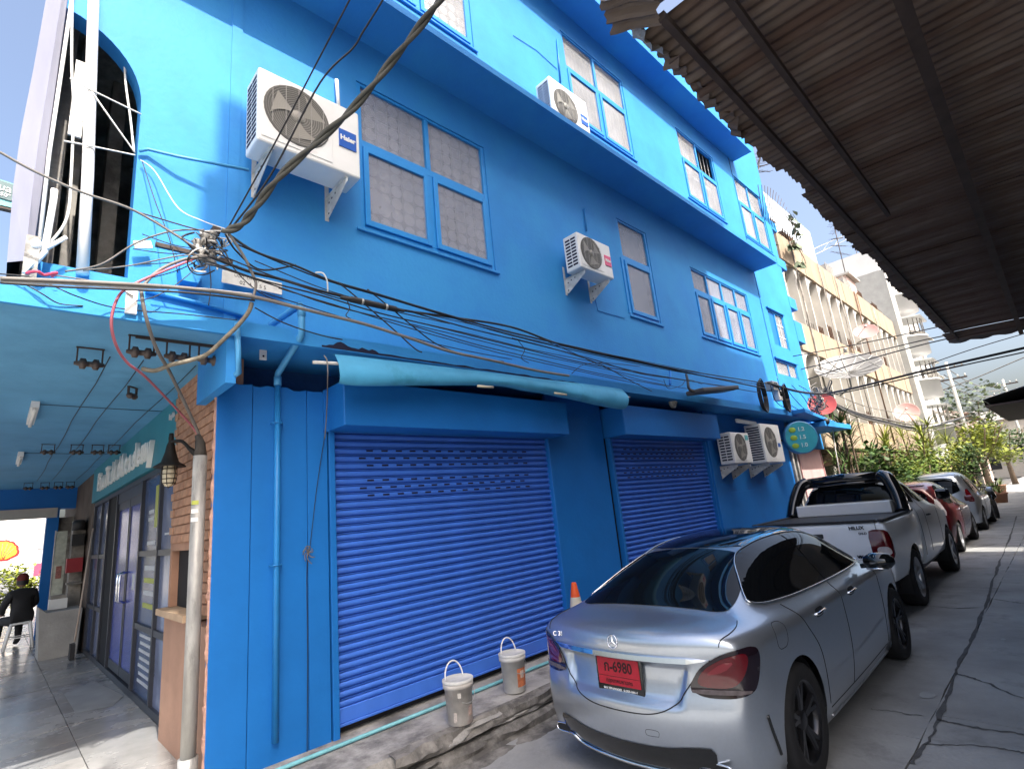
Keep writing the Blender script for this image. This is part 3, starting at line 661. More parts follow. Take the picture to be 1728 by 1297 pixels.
# grey service column and white tower block beyond
col_m = mat('grey_render', (.36, .36, .34), .8, var=.12)
wb = thing('white_tower_block', 'bright white apartment tower with rounded barred bays beyond the beige flats', 'building')
wht = mat('bright_white_render', (.6, .6, .59), .8, var=.06, vs=1, col2=(.55, .55, .53), c2s=.7, c2a=.3)
b = M(); b.box(35.35, 36.9, .45, 9, 0, 13.5); b.build('service_column', col_m, wb)
b = M(); b.box(36.9, 47, .9, 10, 0, 15.5); b.build('wall', wht, wb)
for k in range(5):
    z = 3.2 + k * 2.75
    b = M(); b.lathe([(0, z - .1), (1.15, z), (1.15, z + 1.0), (1.22, z + 1.0), (1.22, z + 1.1), (0, z + 1.1)], (39.2, .9, 0), 24); b.build('bay', wht, wb)
    b = M()
    for j in range(13):
        a = math.pi + math.pi * j / 12; b.box(39.2 + 1.1 * math.cos(a) - .02, 39.2 + 1.1 * math.cos(a) + .02, .9 + 1.1 * math.sin(a) - .02, .9 + 1.1 * math.sin(a) + .02, z + 1.1, z + 2.2)
    b.build('bars', gloom, wb)
    b = M(); b.box(38.3, 40.1, .86, .895, z + 1.1, z + 2.2); b.build('window', win_d, wb)
    b = M(); b.prism([(.9, z + 2.35), (-.35, z + 2.2), (-.3, z + 2.15), (.9, z + 2.25)], 38, 40.4, 'x'); b.build('window_hood', wht, wb)
    for xx in (42.2, 44.6):
        b = M(); b.box(xx, xx + .9, .86, .899, z + .7, z + 2.0); b.build('window', win_d, wb)
        b = M(); b.prism([(.9, z + 2.3), (.1, z + 1.9), (.1, z + 1.85), (.9, z + 2.1)], xx - .2, xx + 1.1, 'x'); b.build('window_hood', offw, wb)
b = M()
for xx in (41.3, 41.75): b.box(xx, xx + .04, .5, .54, 3.5, 14)
for k in range(30): b.box(41.3, 41.79, .505, .535, 3.6 + k * .34, 3.64 + k * .34)
b.build('ladder', offw, wb)
gb = thing('glass_tower', 'pale blue-grey glazed tower rising behind the beige flats', 'building')
glz = mat('hazy_curtain_wall', (.5, .56, .6), .3, var=.06, vs=.3)
b = M(); b.box(42, 60, 9, 22, 0, 28); b.build('tower', glz, gb)
for k in range(8): b = M(); b.box(41.95, 41.99, 9 + k * 1.7, 9.12 + k * 1.7, 0, 28); b.build('mullion', offw, gb)
bx = thing('rooftop_room', 'pinkish rooftop room on the beige flats with white tarpaulin side', 'rooftop room')
b = M(); b.box(27.6, 29.2, .9, 3, 10.02, 11.3); b.build('walls', mat('pink_render', (.6, .45, .4), .8), bx)
b = M(); b.box(27.4, 29.4, .7, 3.2, 11.3, 11.38); b.build('roof', offw, bx)
# houses at the end of the alley
def house(x0, x1, y0, y1, h, wm, rm, label, ridge=1.6):
    t = thing('far_house', label, 'house', (x0, y0, 0), 0, 'houses at the end of the alley')
    b = M(); b.box(0, x1 - x0, 0, y1 - y0, 0, h); b.build('wall', wm, t)
    b = M(); cy = (y1 - y0) / 2; dx = x1 - x0
    b.add([(-.5, -.6, h - .1), (dx + .5, -.6, h - .1), (dx + .5, y1 - y0 + .6, h - .1), (-.5, y1 - y0 + .6, h - .1), (dx * .3, cy, h + ridge), (dx * .7, cy, h + ridge)], [(0, 1, 5, 4), (1, 2, 5), (2, 3, 4, 5), (3, 0, 4), (0, 3, 2, 1)]); b.build('roof', rm, t)
    for zz in (1.0, 4.0):
        if zz + 1.3 > h: continue
        for k in range(3):
            b = M(); b.box(-.04, -.005, .8 + k * (y1 - y0 - 2) / 2.5, 1.9 + k * (y1 - y0 - 2) / 2.5, zz, zz + 1.3); b.build('window', win_d, t)
            b = M(); b.box(.8 + k * (dx - 2) / 2.5, 1.9 + k * (dx - 2) / 2.5, -.04, -.005, zz, zz + 1.3); b.build('window', win_d, t)
    b = M(); b.box(-1.2, 0, -.2, y1 - y0 + .2, 3.0, 3.15); b.box(-1.2, -1.1, -.2, y1 - y0 + .2, 3.15, 3.9); b.build('balcony', wm, t)
    return t
rf1 = mat('brown_tile_roof', (.22, .15, .12), .8, var=.25, vs=4); rf2 = mat('grey_tile_roof', (.25, .23, .22), .8, var=.25, vs=4)
hp = mat('pinkish_house_wall', (.55, .42, .36), .8, var=.12); hc = mat('cream_house_wall', (.6, .55, .47), .8, var=.1)
house(58, 70, 1.0, 9, 6.2, hp, rf1, 'pinkish house with arched balcony at the end of the alley')
house(80, 95, -4, 8, 6.5, hc, rf2, 'pale house with grey tiled roof closing the alley view')
house(72, 90, -18, -8, 6.4, hp, rf1, 'salmon house with brown roof behind the far right awning')
def upole(x, y, h, label, arms=2):
    t = thing('utility_pole', label, 'pole', (x, y, 0), 0, 'utility poles')
    b = M(); b.tube([(0, 0, 0), (0, 0, h)], [.14, .09], 8); b.build('shaft', col_m, t)
    for k in range(arms):
        b = M(); b.box(-.05, .05, -.9, .9, h - .5 - k * .8, h - .4 - k * .8); b.build('crossarm', steel_dk, t)
        for j in (-.8, -.4, .4, .8):
            b = M(); b.cyl((0, j, h - .4 - k * .8), (0, j, h - .2 - k * .8), .05, 8); b.build('insulator', col_m, t)
    return t
q = PY(1592, 640, -.3); upole(46.5, -.1, 9.0, 'tall grey utility pole beside the white tower block')
upole(60, -2.2, 8.6, 'utility pole with crossarms near the far right awning', 3)
# ================================================================== SHOP FRONT UNDER THE PORCH (faces -x)
SX = .12
teal = mat('teal_signboard', (.02, .22, .30), .5, var=.06); vinyl = mat('grey_blue_window_film', (.055, .085, .18), .22, var=.35, vs=2.5, spec=.5); vinyl2 = mat('violet_blue_film', (.05, .075, .36), .2, var=.25, vs=1.5, spec=.5); vinyl3 = mat('pale_reflective_film', (.15, .18, .28), .15, var=.4, vs=2.2)
alu = mat('grey_aluminium_frame', (.045, .05, .065), .4, .4, var=.1)
shop = link('shop_front', None, bld)
ys_ = [7.4, 6.55, 5.85, 5.05, 4.15, 3.32, 2.34, 1.5]
kinds = ['film', 'film3', 'gap', 'door', 'door', 'film', 'film']
b = M(); b.box(SX - .02, SX + .05, 1.45, 7.5, KZ, KZ + .07); b.box(SX - .02, SX + .05, 1.45, 7.5, 2.57, 2.63); b.build('rail', alu, shop)
for y in (7.45, 6.6, 5.9, 5.1, 3.32, 2.34, 1.5):
    b = M(); b.box(SX - .025, SX + .055, y - .028, y + .028, KZ + .07, 2.57); b.build('mullion', alu, shop)
def pane_(y0, y1, z0, z1, m, nm='pane', dx=0): b = M(); b.box(SX + .01 + dx, SX + .02 + dx, y0 + .029, y1 - .029, z0, z1); return b.build(nm, m, shop)
for (y0, y1, m) in ((6.6, 7.45, vinyl), (5.9, 6.6, vinyl3), (2.34, 3.32, vinyl), (1.5, 2.34, vinyl3)):
    for (z0, z1) in ((KZ + .07, .93), (.99, 1.70), (1.76, 2.57)): pane_(y0, y1, z0, z1, m)
    for z in (.93, 1.70): b = M(); b.box(SX - .018, SX + .045, y0 + .029, y1 - .029, z, z + .06); b.build('transom', alu, shop)
b = M(); b.box(SX - .0, SX + .04, 5.13, 5.87, KZ + .07, 2.57); b.build('dark_bay', dark, shop)
for (y0, y1) in ((4.19, 5.05), (3.36, 4.16)):
    d_ = link('door', None, bld)
    b = M(); b.box(SX, SX + .03, y0, y1, KZ + .09, KZ + .2); b.box(SX, SX + .03, y0, y1, 2.33, 2.43); b.box(SX, SX + .03, y0, y0 + .05, KZ + .2, 2.33); b.box(SX, SX + .03, y1 - .05, y1, KZ + .2, 2.33); b.build('frame', alu, d_)
    b = M(); b.box(SX + .008, SX + .02, y0 + .05, y1 - .05, KZ + .2, 2.33); b.build('pane', vinyl2, d_)
    yh = y0 + .07 if y0 > 4 else y1 - .07
    b = M(); b.tube([(SX, yh, 1.52), (SX - .07, yh, 1.5), (SX - .07, yh, 1.18), (SX, yh, 1.16)], .014, 8); b.build('handle', chrome, d_)
b = M(); b.box(SX - .01, SX + .03, 3.34, 5.07, 2.43, 2.57); b.build('door_closer_rail', alu, shop)
# printed panels: lines of lettering and yellow bars
prt_w = mat('print_white', (.5, .52, .55), .5, var=.1); prt_y = mat('print_yellow', (.38, .42, .08), .5, var=.1)
def strip(y0, y1, z0, z1, m): b = M(); b.box(SX + .005, SX + .0098, y0, y1, z0, z1); b.build('printed_line', m, shop)
for i in range(7): strip(2.48, 3.1 - .05 * (i % 2), .86 - i * .075, .89 - i * .075, prt_w)
for i, m in enumerate((prt_w, prt_y, prt_w, prt_y)): strip(2.5, 3.05, 1.55 - i * .13, 1.60 - i * .13, m)
strip(2.55, 2.68, 2.0, 2.45, prt_y); strip(2.6, 3.0, 1.82, 1.86, prt_w); strip(2.75, 3.0, 2.16, 2.2, prt_w); strip(2.75, 3.0, 2.08, 2.12, prt_w)
strip(1.7, 2.2, 2.4, 2.43, prt_w); strip(1.7, 2.15, 1.9, 1.92, prt_w); strip(3.6, 3.75, 1.32, 1.5, prt_w)
b = M(); b.box(SX + .06, SX + .1, .3, 7.6, 0, CZ); b.build('inner_wall', paint_low, shop); b = M(); b.box(SX - .02, SX + .1, 7.601, 13, 0, CZ - .002); b.build('side_pier', mat('stained_brown_plaster', (.10, .075, .06), .85, var=.4, vs=3), shop)
# signboard with raised letters
sg = thing('shop_sign', 'teal fascia sign with raised white letters above the glass shop doors', 'sign')
b = M(); b.box(SX - .06, SX + .055, 1.38, 7.6, 2.64, CZ - .003); b.build('board', teal, sg)
word = 'EnuTalkdAcademy'; yy = 6.55; n = len(word)
let_m = mat('white_acrylic_letter', (.85, .85, .83), .45, var=.05)
for k, ch in enumerate(word):
    yk = 6.55 - (6.55 - 2.6) * k / (n - 1)
    text_obj('letter', ch, .40, let_m, sg, frame_mat((SX - .085, yk, 2.885 if ch != 'y' else 2.87), (0, -1, 0), (0, 0, 1)), .022, .006)
text_obj('small_lettering', 'English', .09, prt_w, sg, frame_mat((SX - .066, 1.75, 3.06), (0, -1, 0), (0, 0, 1)), .003)
# brick pier at the corner
pier = link('brick_pier', None, bld)
bx0 = .02
bt = mat('peach_brick', (.40, .225, .145), .85, var=.2, vs=9, bump=.5, bs=40); bt2 = mat('brown_brick', (.36, .195, .125), .85, var=.25, vs=9, bump=.5, bs=40); tanp = mat('tan_render', (.37, .22, .155), .85, var=.12, vs=3, bump=.25, bs=30, col2=(.45, .3, .24), c2s=2.5, c2a=.3)
mort = mat('mortar', (.33, .19, .13), .95, var=.2)
core = M()
core.box(bx0 + .012, .2, .045, 1.40, 1.74, 3.2); core.box(bx0 + .012, .2, .045, .52, 1.27, 1.74); core.box(bx0 + .012, .2, 1.34, 1.40, 1.27, 1.74); core.build('pier_core', mort, pier)
bm_ = []
for m_ in (bt, bt2):
    q = M(); q.cbox((0, 0, 0), (.02, .192, .066), bev=.005); bm_.append(q.mesh('brick', [m_]))
r_ = 0; z = 1.28
while z < 3.17:
    y = .10 + (.1 if r_ % 2 else 0)
    if r_ % 2: q = M()
    while y < 1.36:
        if not (z < 1.76 and .5 < y + .02 and y < 1.42):
            o = link('brick', random.choice(bm_), pier, (bx0 + random.uniform(.002, .006), y + .05, z + .035)); o.scale = (1, 1 if y + .15 < 1.4 else .6, 1)
        y += .2
    z += .075; r_ += 1
b = M(); b.box(bx0 - .005, .2, .05, 1.42, KZ - .02, 1.2); b.build('pier_base', tanp, pier)
b = M(); b.box(bx0 - .07, .2, .5, 1.44, 1.215, 1.265); b.build('sill', mat('timber_sill', (.42, .3, .2), .7, var=.2), pier)
b = M(); b.box(.09, .12, .52, 1.34, 1.27, 1.74); b.build('recess', dark, pier)
b = M(); b.box(.07, .088, .55, .85, 1.3, 1.68); b.build('menu_screen', mat('grey_screen', (.2, .21, .24), .3), pier)
# chipped edge between bricks and the blue board
b = M(); vs = []
for i in range(140):
    z = KZ - .02 + (u(2.66) - KZ) * i / 139
    a = .016 * noise.fractal(Vector((z * 9, 1, 0)), 1, 2, 4); c_ = .016 * noise.fractal(Vector((z * 11, 7, 0)), 1, 2, 4)
    vs += [(.006 + a * .4, -.006, z), (-.012 + a, .012 + c_, z), (-.002 + c_, .055, z), (.03, .065, z)]
b.add(vs, [(4 * i + j, 4 * i + j + 1, 4 * i + j + 5, 4 * i + j + 4) for i in range(139) for j in range(3)]); b.build('chipped_edge', mat('chipped_plaster', (.42, .25, .2), .9, var=.3, vs=12, bump=.8, bs=30), pier)
# conduit pole with its cable tail
cp = thing('conduit_pole', 'stained grey metal conduit pole standing before the brick corner', 'pole')
pole_m = mat('streaky_grey_pipe', (.36, .36, .35), .5, .3, var=.3, vs=4, stretch=(3, 3, .7), col2=(.09, .085, .08), c2s=2.2, c2a=.42)
b = M(); b.tube([(-.075, .09, KZ), (-.075, .09, 2.42)], .047, 16); b.build('shaft', pole_m, cp)
b = M(); b.tube([(-.075, .09, KZ), (-.075, .09, KZ + .2)], .06, 16); b.build('base_sleeve', pole_m, cp)
b = M(); b.tube([(-.075, .09, 2.40), (-.07, .11, 2.52), (-.085, .14, 2.58)], [.046, .03, .022], 12); b.build('wrapped_head', mat('perished_tape', (.05, .045, .04), .9, var=.4, bump=.8, bs=30), cp)
for z, m_ in ((2.06, prt_y), (2.0, white_p), (1.94, white_p)):
    b = M(); vs = [(-.075 + .0488 * math.cos(a), .09 + .0488 * math.sin(a), zz) for a in [3.4 + .16 * i for i in range(8)] for zz in (z, z + .03)]; b.add(vs, [(2 * i, 2 * i + 1, 2 * i + 3, 2 * i + 2) for i in range(7)], 0, True); b.build('sticker', m_, cp)
# barn lantern
lan = thing('wall_lantern', 'black goose-neck lantern with caged glass on the brick pier', 'lantern', (0, 0, 0))
iron = mat('black_iron', (.025, .022, .02), .55, .3, var=.2); lx, ly = -.14, .74
b = M(); b.box(bx0 - .022, bx0 - .002, .48, .58, 2.36, 2.62); bevel(b.build('wall_plate', iron, lan), .008, 2)
b = M(); b.tube(smooth_path([(bx0 - .02, .53, 2.5), (-.04, .55, 2.54), (-.09, .62, 2.615), (lx, ly, 2.625)], 6), [.03, .028, .026, .024, .022, .02, .018, .016] + [.014] * 11, 10); b.build('arm', iron, lan)
b = M(); b.lathe([(.0, 2.70), (.016, 2.70), (.02, 2.66), (.018, 2.63), (.03, 2.60), (.04, 2.54), (.065, 2.46), (.115, 2.425), (.118, 2.418), (.06, 2.43), (.0, 2.44)], (lx, ly, 0), 28); b.build('hood', iron, lan)
b = M(); b.lathe([(.045, 2.425), (.05, 2.36), (.048, 2.30), (.03, 2.265), (0, 2.255)], (lx, ly, 0), 20); b.build('glass', mat('yellowed_glass', (.5, .45, .33), .3, var=.1), lan)
b = M()
for z, r in ((2.40, .055), (2.36, .057), (2.32, .055), (2.285, .045)): b.tube([(lx + r * math.cos(a), ly + r * math.sin(a), z) for a in [math.pi * 2 * q / 20 for q in range(21)]], .0035, 5)
for k in range(6):
    a = math.pi * k / 3; b.tube([(lx + .052 * math.cos(a), ly + .052 * math.sin(a), 2.425), (lx + .057 * math.cos(a), ly + .057 * math.sin(a), 2.35), (lx + .045 * math.cos(a), ly + .045 * math.sin(a), 2.28), (lx, ly, 2.25)], .003, 5)
b.build('cage', iron, lan)
# soffit: insulator racks, conduits, tube lamps
porc = mat('brown_porcelain', (.06, .045, .04), .35, var=.3)
def rack(x, y, label, rz=0, big=1.0):
    t = thing('insulator_rack', label, 'insulator', (x, y, CZ), rz, 'insulator racks under the porch soffit')
    b = M(); s = big
    b.box(-.07 * s, .07 * s, -.012, .012, -.006, 0); b.box(-.066 * s, -.058 * s, -.01, .01, -.11 * s, -.0061); b.box(.058 * s, .066 * s, -.01, .01, -.11 * s, -.0061); b.build('bracket', steel_dk, t)
    b = M(); R = Matrix.Rotation(math.pi / 2, 3, 'Y'); b.lathe([(0, -.075 * s), (.012, -.075 * s), (.02, -.05 * s), (.034 * s, -.045 * s), (.034 * s, -.02 * s), (.02, -.012 * s), (.02, .012 * s), (.034 * s, .02 * s), (.034 * s, .045 * s), (.02, .05 * s), (.012, .075 * s), (0, .075 * s)], (0, 0, -.105 * s), 14, 0, R); b.build('spool', porc, t)
    return t
names = ['with a looped drooping wire', 'second from the porch front corner', 'third along the porch front edge', 'nearest the corner beam']
for (x, y), nm in zip(((-.76, .25), (-.52, -.16), (-.3, -.15), (-.1, -.16)), names): rack(x, y, 'dark porcelain insulator rack ' + nm + ' of the blue soffit', 0, 1.15)
for k, x in enumerate((-.73, -.44, -.22, -.04)): rack(x, 4.65, 'dark insulator rack in the middle row of the soffit, %s from the shop sign' % ('fourth', 'third', 'second', 'first')[k])
for k, x in enumerate((-.74, -.5, -.3, -.12)): rack(x, 9.4, 'small insulator rack in the farthest soffit row, %s from the shop wall' % ('fourth', 'third', 'second', 'first')[k])
rack(-.35, 1.3, 'tilted black insulator hanging from tangled wire above the shop sign', .8, .8)
b = M(); b.box(-.56, -.06, -.175, -.155, CZ - .02, CZ - .0); tag(b.build('soffit_rail', steel_dk), 'thin dark steel rail carrying the front insulators under the soffit', 'rail')
lampm = mat('tube_lamp_white', (.75, .76, .76), .35, var=.03)
for k, (y0, y1, lab) in enumerate(((2.1, 3.0, 'longer white fluorescent tube lamp at the edge of the blue soffit'), (5.3, 6.2, 'farther white fluorescent tube lamp on the blue soffit'))):
    t = thing('tube_lamp', lab, 'lamp', (-.97, 0, 0), 0, 'tube lamps on the soffit')
    b = M(); b.box(-.03, .03, y0, y1, CZ - .06, CZ - .001); b.build('housing', lampm, t)
    b = M(); b.cyl((0, y0 + .03, CZ - .08), (0, y1 - .03, CZ - .08), .016, 10); b.build('tube', white_p, t)
for k, (x, lab) in enumerate(((-.63, 'outer'), (-.42, 'middle'), (-.06, 'inner'))):
    b = M(); b.tube([(x + .01 * math.sin(q * 1.7), .4 + q * .86, CZ - .006) for q in range(11)], .0035, 5); tag(b.build('soffit_wire', cable_m), '%s thin wire running back along the blue porch soffit' % lab, 'wire')
for k, (y, lab) in enumerate(((2.2, 'near'), (5.4, 'far'))):
    b = M(); b.tube([(-.98, y, CZ - .008), (-.4, y + .02, CZ - .012), (.1, y + .05, CZ - .008)], .0035, 5); tag(b.build('soffit_cross_wire', cable_m), '%s thin wire crossing the blue porch soffit toward the sign' % lab, 'wire')

# ---- far end of the porch
b = M(); b.box(-3, .1, 10.6, 10.9, 2.78, CZ); b.build('porch_end_beam', paint_low, bld)
b = M(); b.box(-3, -.2, 10.55, 10.6, 2.6, 2.8); b.build('porch_end_lintel', offw, bld)
b = M(); b.box(-.36, -.16, 10.6, 10.8, KZ, 2.78); b.build('porch_post', paint_low, bld)
b = M(); b.box(-.2, .1, 10.7, 10.8, KZ, 2.6); b.build('porch_end_wall', gloom, bld)
def simple(name, label, cat, parts):
    t = thing(name, label, cat)
    for nm, mb, m_ in parts: mb.build(nm, m_, t)
    return t
b1 = M(); b1.box(-.6, -.05, .0, .4, 0, .75)
pl_ = M(); pl_.prism([(-.45, KZ), (.02, KZ), (.05, .93), (-.02, .93), (-.4, .93), (-.5, 1.02)], 7.5, 8.2, 'y'); tag(pl_.build('concrete_planter', mat('bare_cement', (.33, .32, .3), .9, var=.15, vs=4, bump=.4, bs=30)), 'bare grey cement block beside the seated person', 'cement block')
simple('banner_board', 'tall pale printed board leaning at the porch end', 'board', [('face', M().box(-.28, -.12, 8.98, 9.02, .95, 2.25), mat('pale_banner', (.45, .47, .4), .6, var=.3, vs=8)), ('frame', M().box(-.30, -.285, 8.97, 9.03, .93, 2.27), grey_metal), ('print', M().box(-.24, -.16, 8.97, 8.979, 1.4, 1.62), mat('banner_print', (.3, .12, .1), .6, var=.5, vs=40))])
simple('junk_shelf', 'cluttered dark shelf with meters against the porch wall', 'shelf', [('upright', M().box(-.1, .08, 8.3, 8.6, .93, 2.4), gloom), ('red_box', M().box(-.16, .06, 8.1, 8.3, 1.5, 1.74), mat('red_box', (.3, .02, .03), .5)), ('meter', M().lathe([(0, -.08), (.1, -.08), (.1, .06), (.06, .1), (0, .1)], (-.03, 8.2, 2.3), 14), black_pl), ('meter_box', M().box(-.12, .05, 8.1, 8.28, 1.95, 2.15), black_pl), ('tray', M().box(-.14, .07, 8.0, 8.3, 1.3, 1.33), gloom)])
simple('white_basket', 'white plastic basket of oddments on the cement block', 'basket', [('bin', M().box(-.36, -.12, 7.9, 8.1, .94, 1.1), white_p), ('contents', M().box(-.34, -.14, 7.92, 8.08, 1.101, 1.16), gloom)])
br = thing('broom', 'pale wooden broom leaning by the glass shop front', 'broom')
b = M(); b.cyl((-.06, 7.0, KZ + .25), (.08, 7.3, 2.2), .014, 8); b.build('handle', mat('pale_wood', (.5, .4, .32), .7, var=.2), br)
b = M(); b.cbox((-.09, 6.96, KZ + .12), (.06, .2, .22)); b.build('head', black_pl, br)
# filling-station board, hedge and trees across the street
sb = thing('station_board', 'white roadside board with red and yellow scallop emblem across the street', 'sign', (0, 0, 0))
b = M(); b.box(-3.4, .2, 30, 30.2, 1.3, 4.6); b.build('panel', mat('white_board', (.8, .8, .78), .5, var=.03), sb)
def shell(cx, cz, r, y, m_, nm):
    n = 25; P = [(cx - r * .38, cz - r * .75)] + [(cx - r * math.cos(a) * (1 + .035 * math.cos(a * 14)), cz - .2 * r + r * math.sin(a) * (1 + .035 * math.cos(a * 14))) for a in [math.pi * (i / (n - 1)) * 1.16 - .08 * math.pi for i in range(n)]] + [(cx + r * .38, cz - r * .75)]
    b = M(); b.prism(P, y - .02, y, 'y'); b.build(nm, m_, sb)
EC = PY(3, 929, 30); shell(EC.x, EC.z, .60, 29.99, mat('emblem_red', (.6, .02, .02), .5, var=0), 'emblem_rim'); shell(EC.x, EC.z, .50, 29.96, mat('emblem_yellow', (.8, .5, .03), .5, var=0), 'emblem')
b = M()
for k in range(7):
    a = math.pi * (.14 + .12 * k); b.tube([(EC.x - .1 * math.cos(a), 29.93, EC.z - .36), (EC.x - .44 * math.cos(a), 29.93, EC.z - .12 + .44 * math.sin(a))], .014, 4)
b.build('emblem_rib', cable_r, sb)
b = M(); b.box(-1.4, -.5, 29.97, 29.99, 2.0, 2.2); b.build('grey_stripe', col_m, sb)
sb2 = thing('station_totem', 'grey pylon with red marks beside the white roadside board', 'sign')
b = M(); b.box(.02, .62, 27, 27.3, .2, 3.6); b.build('panel', mat('totem_grey', (.5, .5, .52), .5), sb2)
b = M(); b.box(.3, .6, 26.97, 26.99, 2.2, 3.3); b.build('upper_mark', col_m, sb2); b = M(); b.box(.25, .6, 26.97, 26.99, 1.1, 1.6); b.build('lower_mark', cable_r, sb2)
# ================================================================== AIR CONDITIONERS
badge_b = mat('blue_badge', (.01, .09, .42), .4, var=0); badge_r = mat('pink_badge', (.72, .09, .2), .4, var=0); badge_t = mat('teal_badge', (.1, .4, .42), .4, var=0)
mesh_m = mat('fan_guard_wire', (.3, .29, .27), .5, .3, var=.1)
fan_bk = mat('fan_recess', (.10, .098, .09), .7, var=.1)
def ac(label, x0, x1, z0, z1, yf, dp, bcol, txt, fanc=.36, br=True, twocol=True, badge=None):
    t = thing('air_conditioner', label, 'air conditioner', (x0, yf, z0), 0, 'outdoor air conditioner units')
    w_, h_ = x1 - x0, z1 - z0; y1 = dp
    c = M(); c.cbox((w_ / 2, dp / 2, h_ / 2), (w_, dp, h_), bev=.018); c.build('casing', white_ac, t)
    cx, cz = w_ * fanc, h_ * .52; R = min(w_ * .30, h_ * .42)
    pr = M(); pr.box(.03, w_ * .70, -.006, -.0005, .05, h_ - .05); bevel(pr.build('front_panel', white_ac, t), .003, 1)
    RX = Matrix.Rotation(math.pi / 2, 3, 'X')
    d = M(); d.lathe([(0, .0072), (R, .0072), (R + .012, .010), (R + .014, .0065)], (cx, 0, cz), 32, 0, RX); d.build('fan_opening', fan_bk, t)
    f = M()
    for k in range(3):
        a0 = 2 * math.pi * k / 3 + .5; vs = []
        for i in range(7):
            r = R * (.18 + .74 * i / 6); sp = .30 + .42 * (i / 6)
            for s_ in (-1, 1): a = a0 + s_ * sp * .8 + .3 * i / 6; vs.append((cx + r * math.cos(a), -.012 - .004 * s_, cz + r * math.sin(a)))
        f.add(vs, [(2 * i, 2 * i + 1, 2 * i + 3, 2 * i + 2) for i in range(6)], 0, True)
    f.lathe([(0, .02), (R * .2, .018), (R * .22, .008)], (cx, 0, cz), 16, 0, RX); f.build('fan', fan_m, t)
    g_ = M(); n = 14
    for k in range(1, n + 1):
        r = R * k / n; q = 28; ri, ro = r - .0012, r + .0012; vs = []
        for j in range(q): a = 2 * math.pi * j / q; vs += [(cx + ri * math.cos(a), -.024, cz + ri * math.sin(a)), (cx + ro * math.cos(a), -.0245, cz + ro * math.sin(a))]
        g_.add(vs, [(2 * j, 2 * j + 1, (2 * j + 3) % (2 * q), (2 * j + 2) % (2 * q)) for j in range(q)])
    for k in range(5):
        xx = cx - R * .8 + R * .4 * k; hh = math.sqrt(max(0, R * R - (xx - cx) ** 2)); g_.box(xx - .003, xx + .003, -.027, -.0246, cz - hh, cz + hh)
    g_.build('fan_guard', mesh_m, t)
    lv = M(); rows = int((h_ - .1) / .045)
    for i in range(rows):
        z = .05 + (h_ - .1) * (i + .5) / rows
        for (a, b_) in (((.04, dp / 2 - .008), (dp / 2 + .008, dp - .04)) if twocol else ((.04, dp - .04),)): lv.box(-.003, .0, a, b_, z - .014, z + .012)
    lv.build('side_vent', slot_dark, t)
    if badge:
        (bx_, bz_, bw_, bh_) = badge
        p = M(); p.box(w_ * bx_, w_ * (bx_ + bw_), -.009, -.0005, h_ * bz_, h_ * (bz_ + bh_)); p.build('badge', bcol, t)
        if txt: text_obj('badge_lettering', txt, h_ * bh_ * .38, white_p, t, frame_mat((w_ * (bx_ + bw_ / 2), -.011, h_ * (bz_ + bh_ * .52)), (1, 0, 0), (0, 0, 1)), .0015, .003, sx=min(1.0, w_ * bw_ * .92 / (h_ * bh_ * .38 * 2.35)))
    if br:
        wl = -yf
        for xx in (w_ * .13, w_ * .86):
            k = M(); k.prism([(.02, -.022), (wl, -.022), (wl, -.24), (wl - .05, -.24), (.02, -.06)], xx - .003, xx + .003, 'x'); k.box(xx - .02, xx + .0245, .02, wl - .005, -.0215, -.017); k.box(xx - .02, xx + .02, wl - .006, wl - .001, -.26, .18); k.build('bracket', steel_white, t)
            k = M()
            for (yy, zz) in ((wl - .06, -.09), (wl - .12, -.07), (wl - .19, -.055), (wl - .05, -.2)): k.cyl((xx - .0045, yy, zz), (xx + .0045, yy, zz), .011, 8)
            k.build('bolt_hole', slot_dark, t)
    else:
        for xx in (w_ * .15, w_ * .82):
            k = M(); k.box(xx, xx + .05, .02, dp - .02, -.03, -.001); k.build('foot', grey_metal, t)
    return t
ac('large white outdoor unit with blue badge beside the second-floor corner window', .115, 1.035, 4.93, 5.65, -.448, .30, badge_b, 'Haier', badge=(.77, .37, .185, .26))
ac('small white outdoor unit with pink badge on the shaded second-floor wall', 4.37, 5.15, 4.96, 5.50, -.392, .26, badge_r, 'Haier', badge=(.77, .34, .19, .3))
ac('sunlit white outdoor unit standing on the third-floor ledge', 4.20, 5.09, 7.215, 8.02, -.41, .28, badge_b, 'Haier', br=False, badge=(.76, .38, .19, .22))
ac('smaller outdoor unit of the low pair by the second shutter', 8.09, 8.86, 2.22, 2.77, -.392, .27, badge_t, None, fanc=.42, badge=(.76, .76, .16, .16))
ac('bigger outdoor unit of the low pair nearest the round sign', 9.44, 10.4, 2.22, 2.98, -.42, .32, badge_b, None, twocol=False, fanc=.38, badge=(.76, .4, .12, .1))

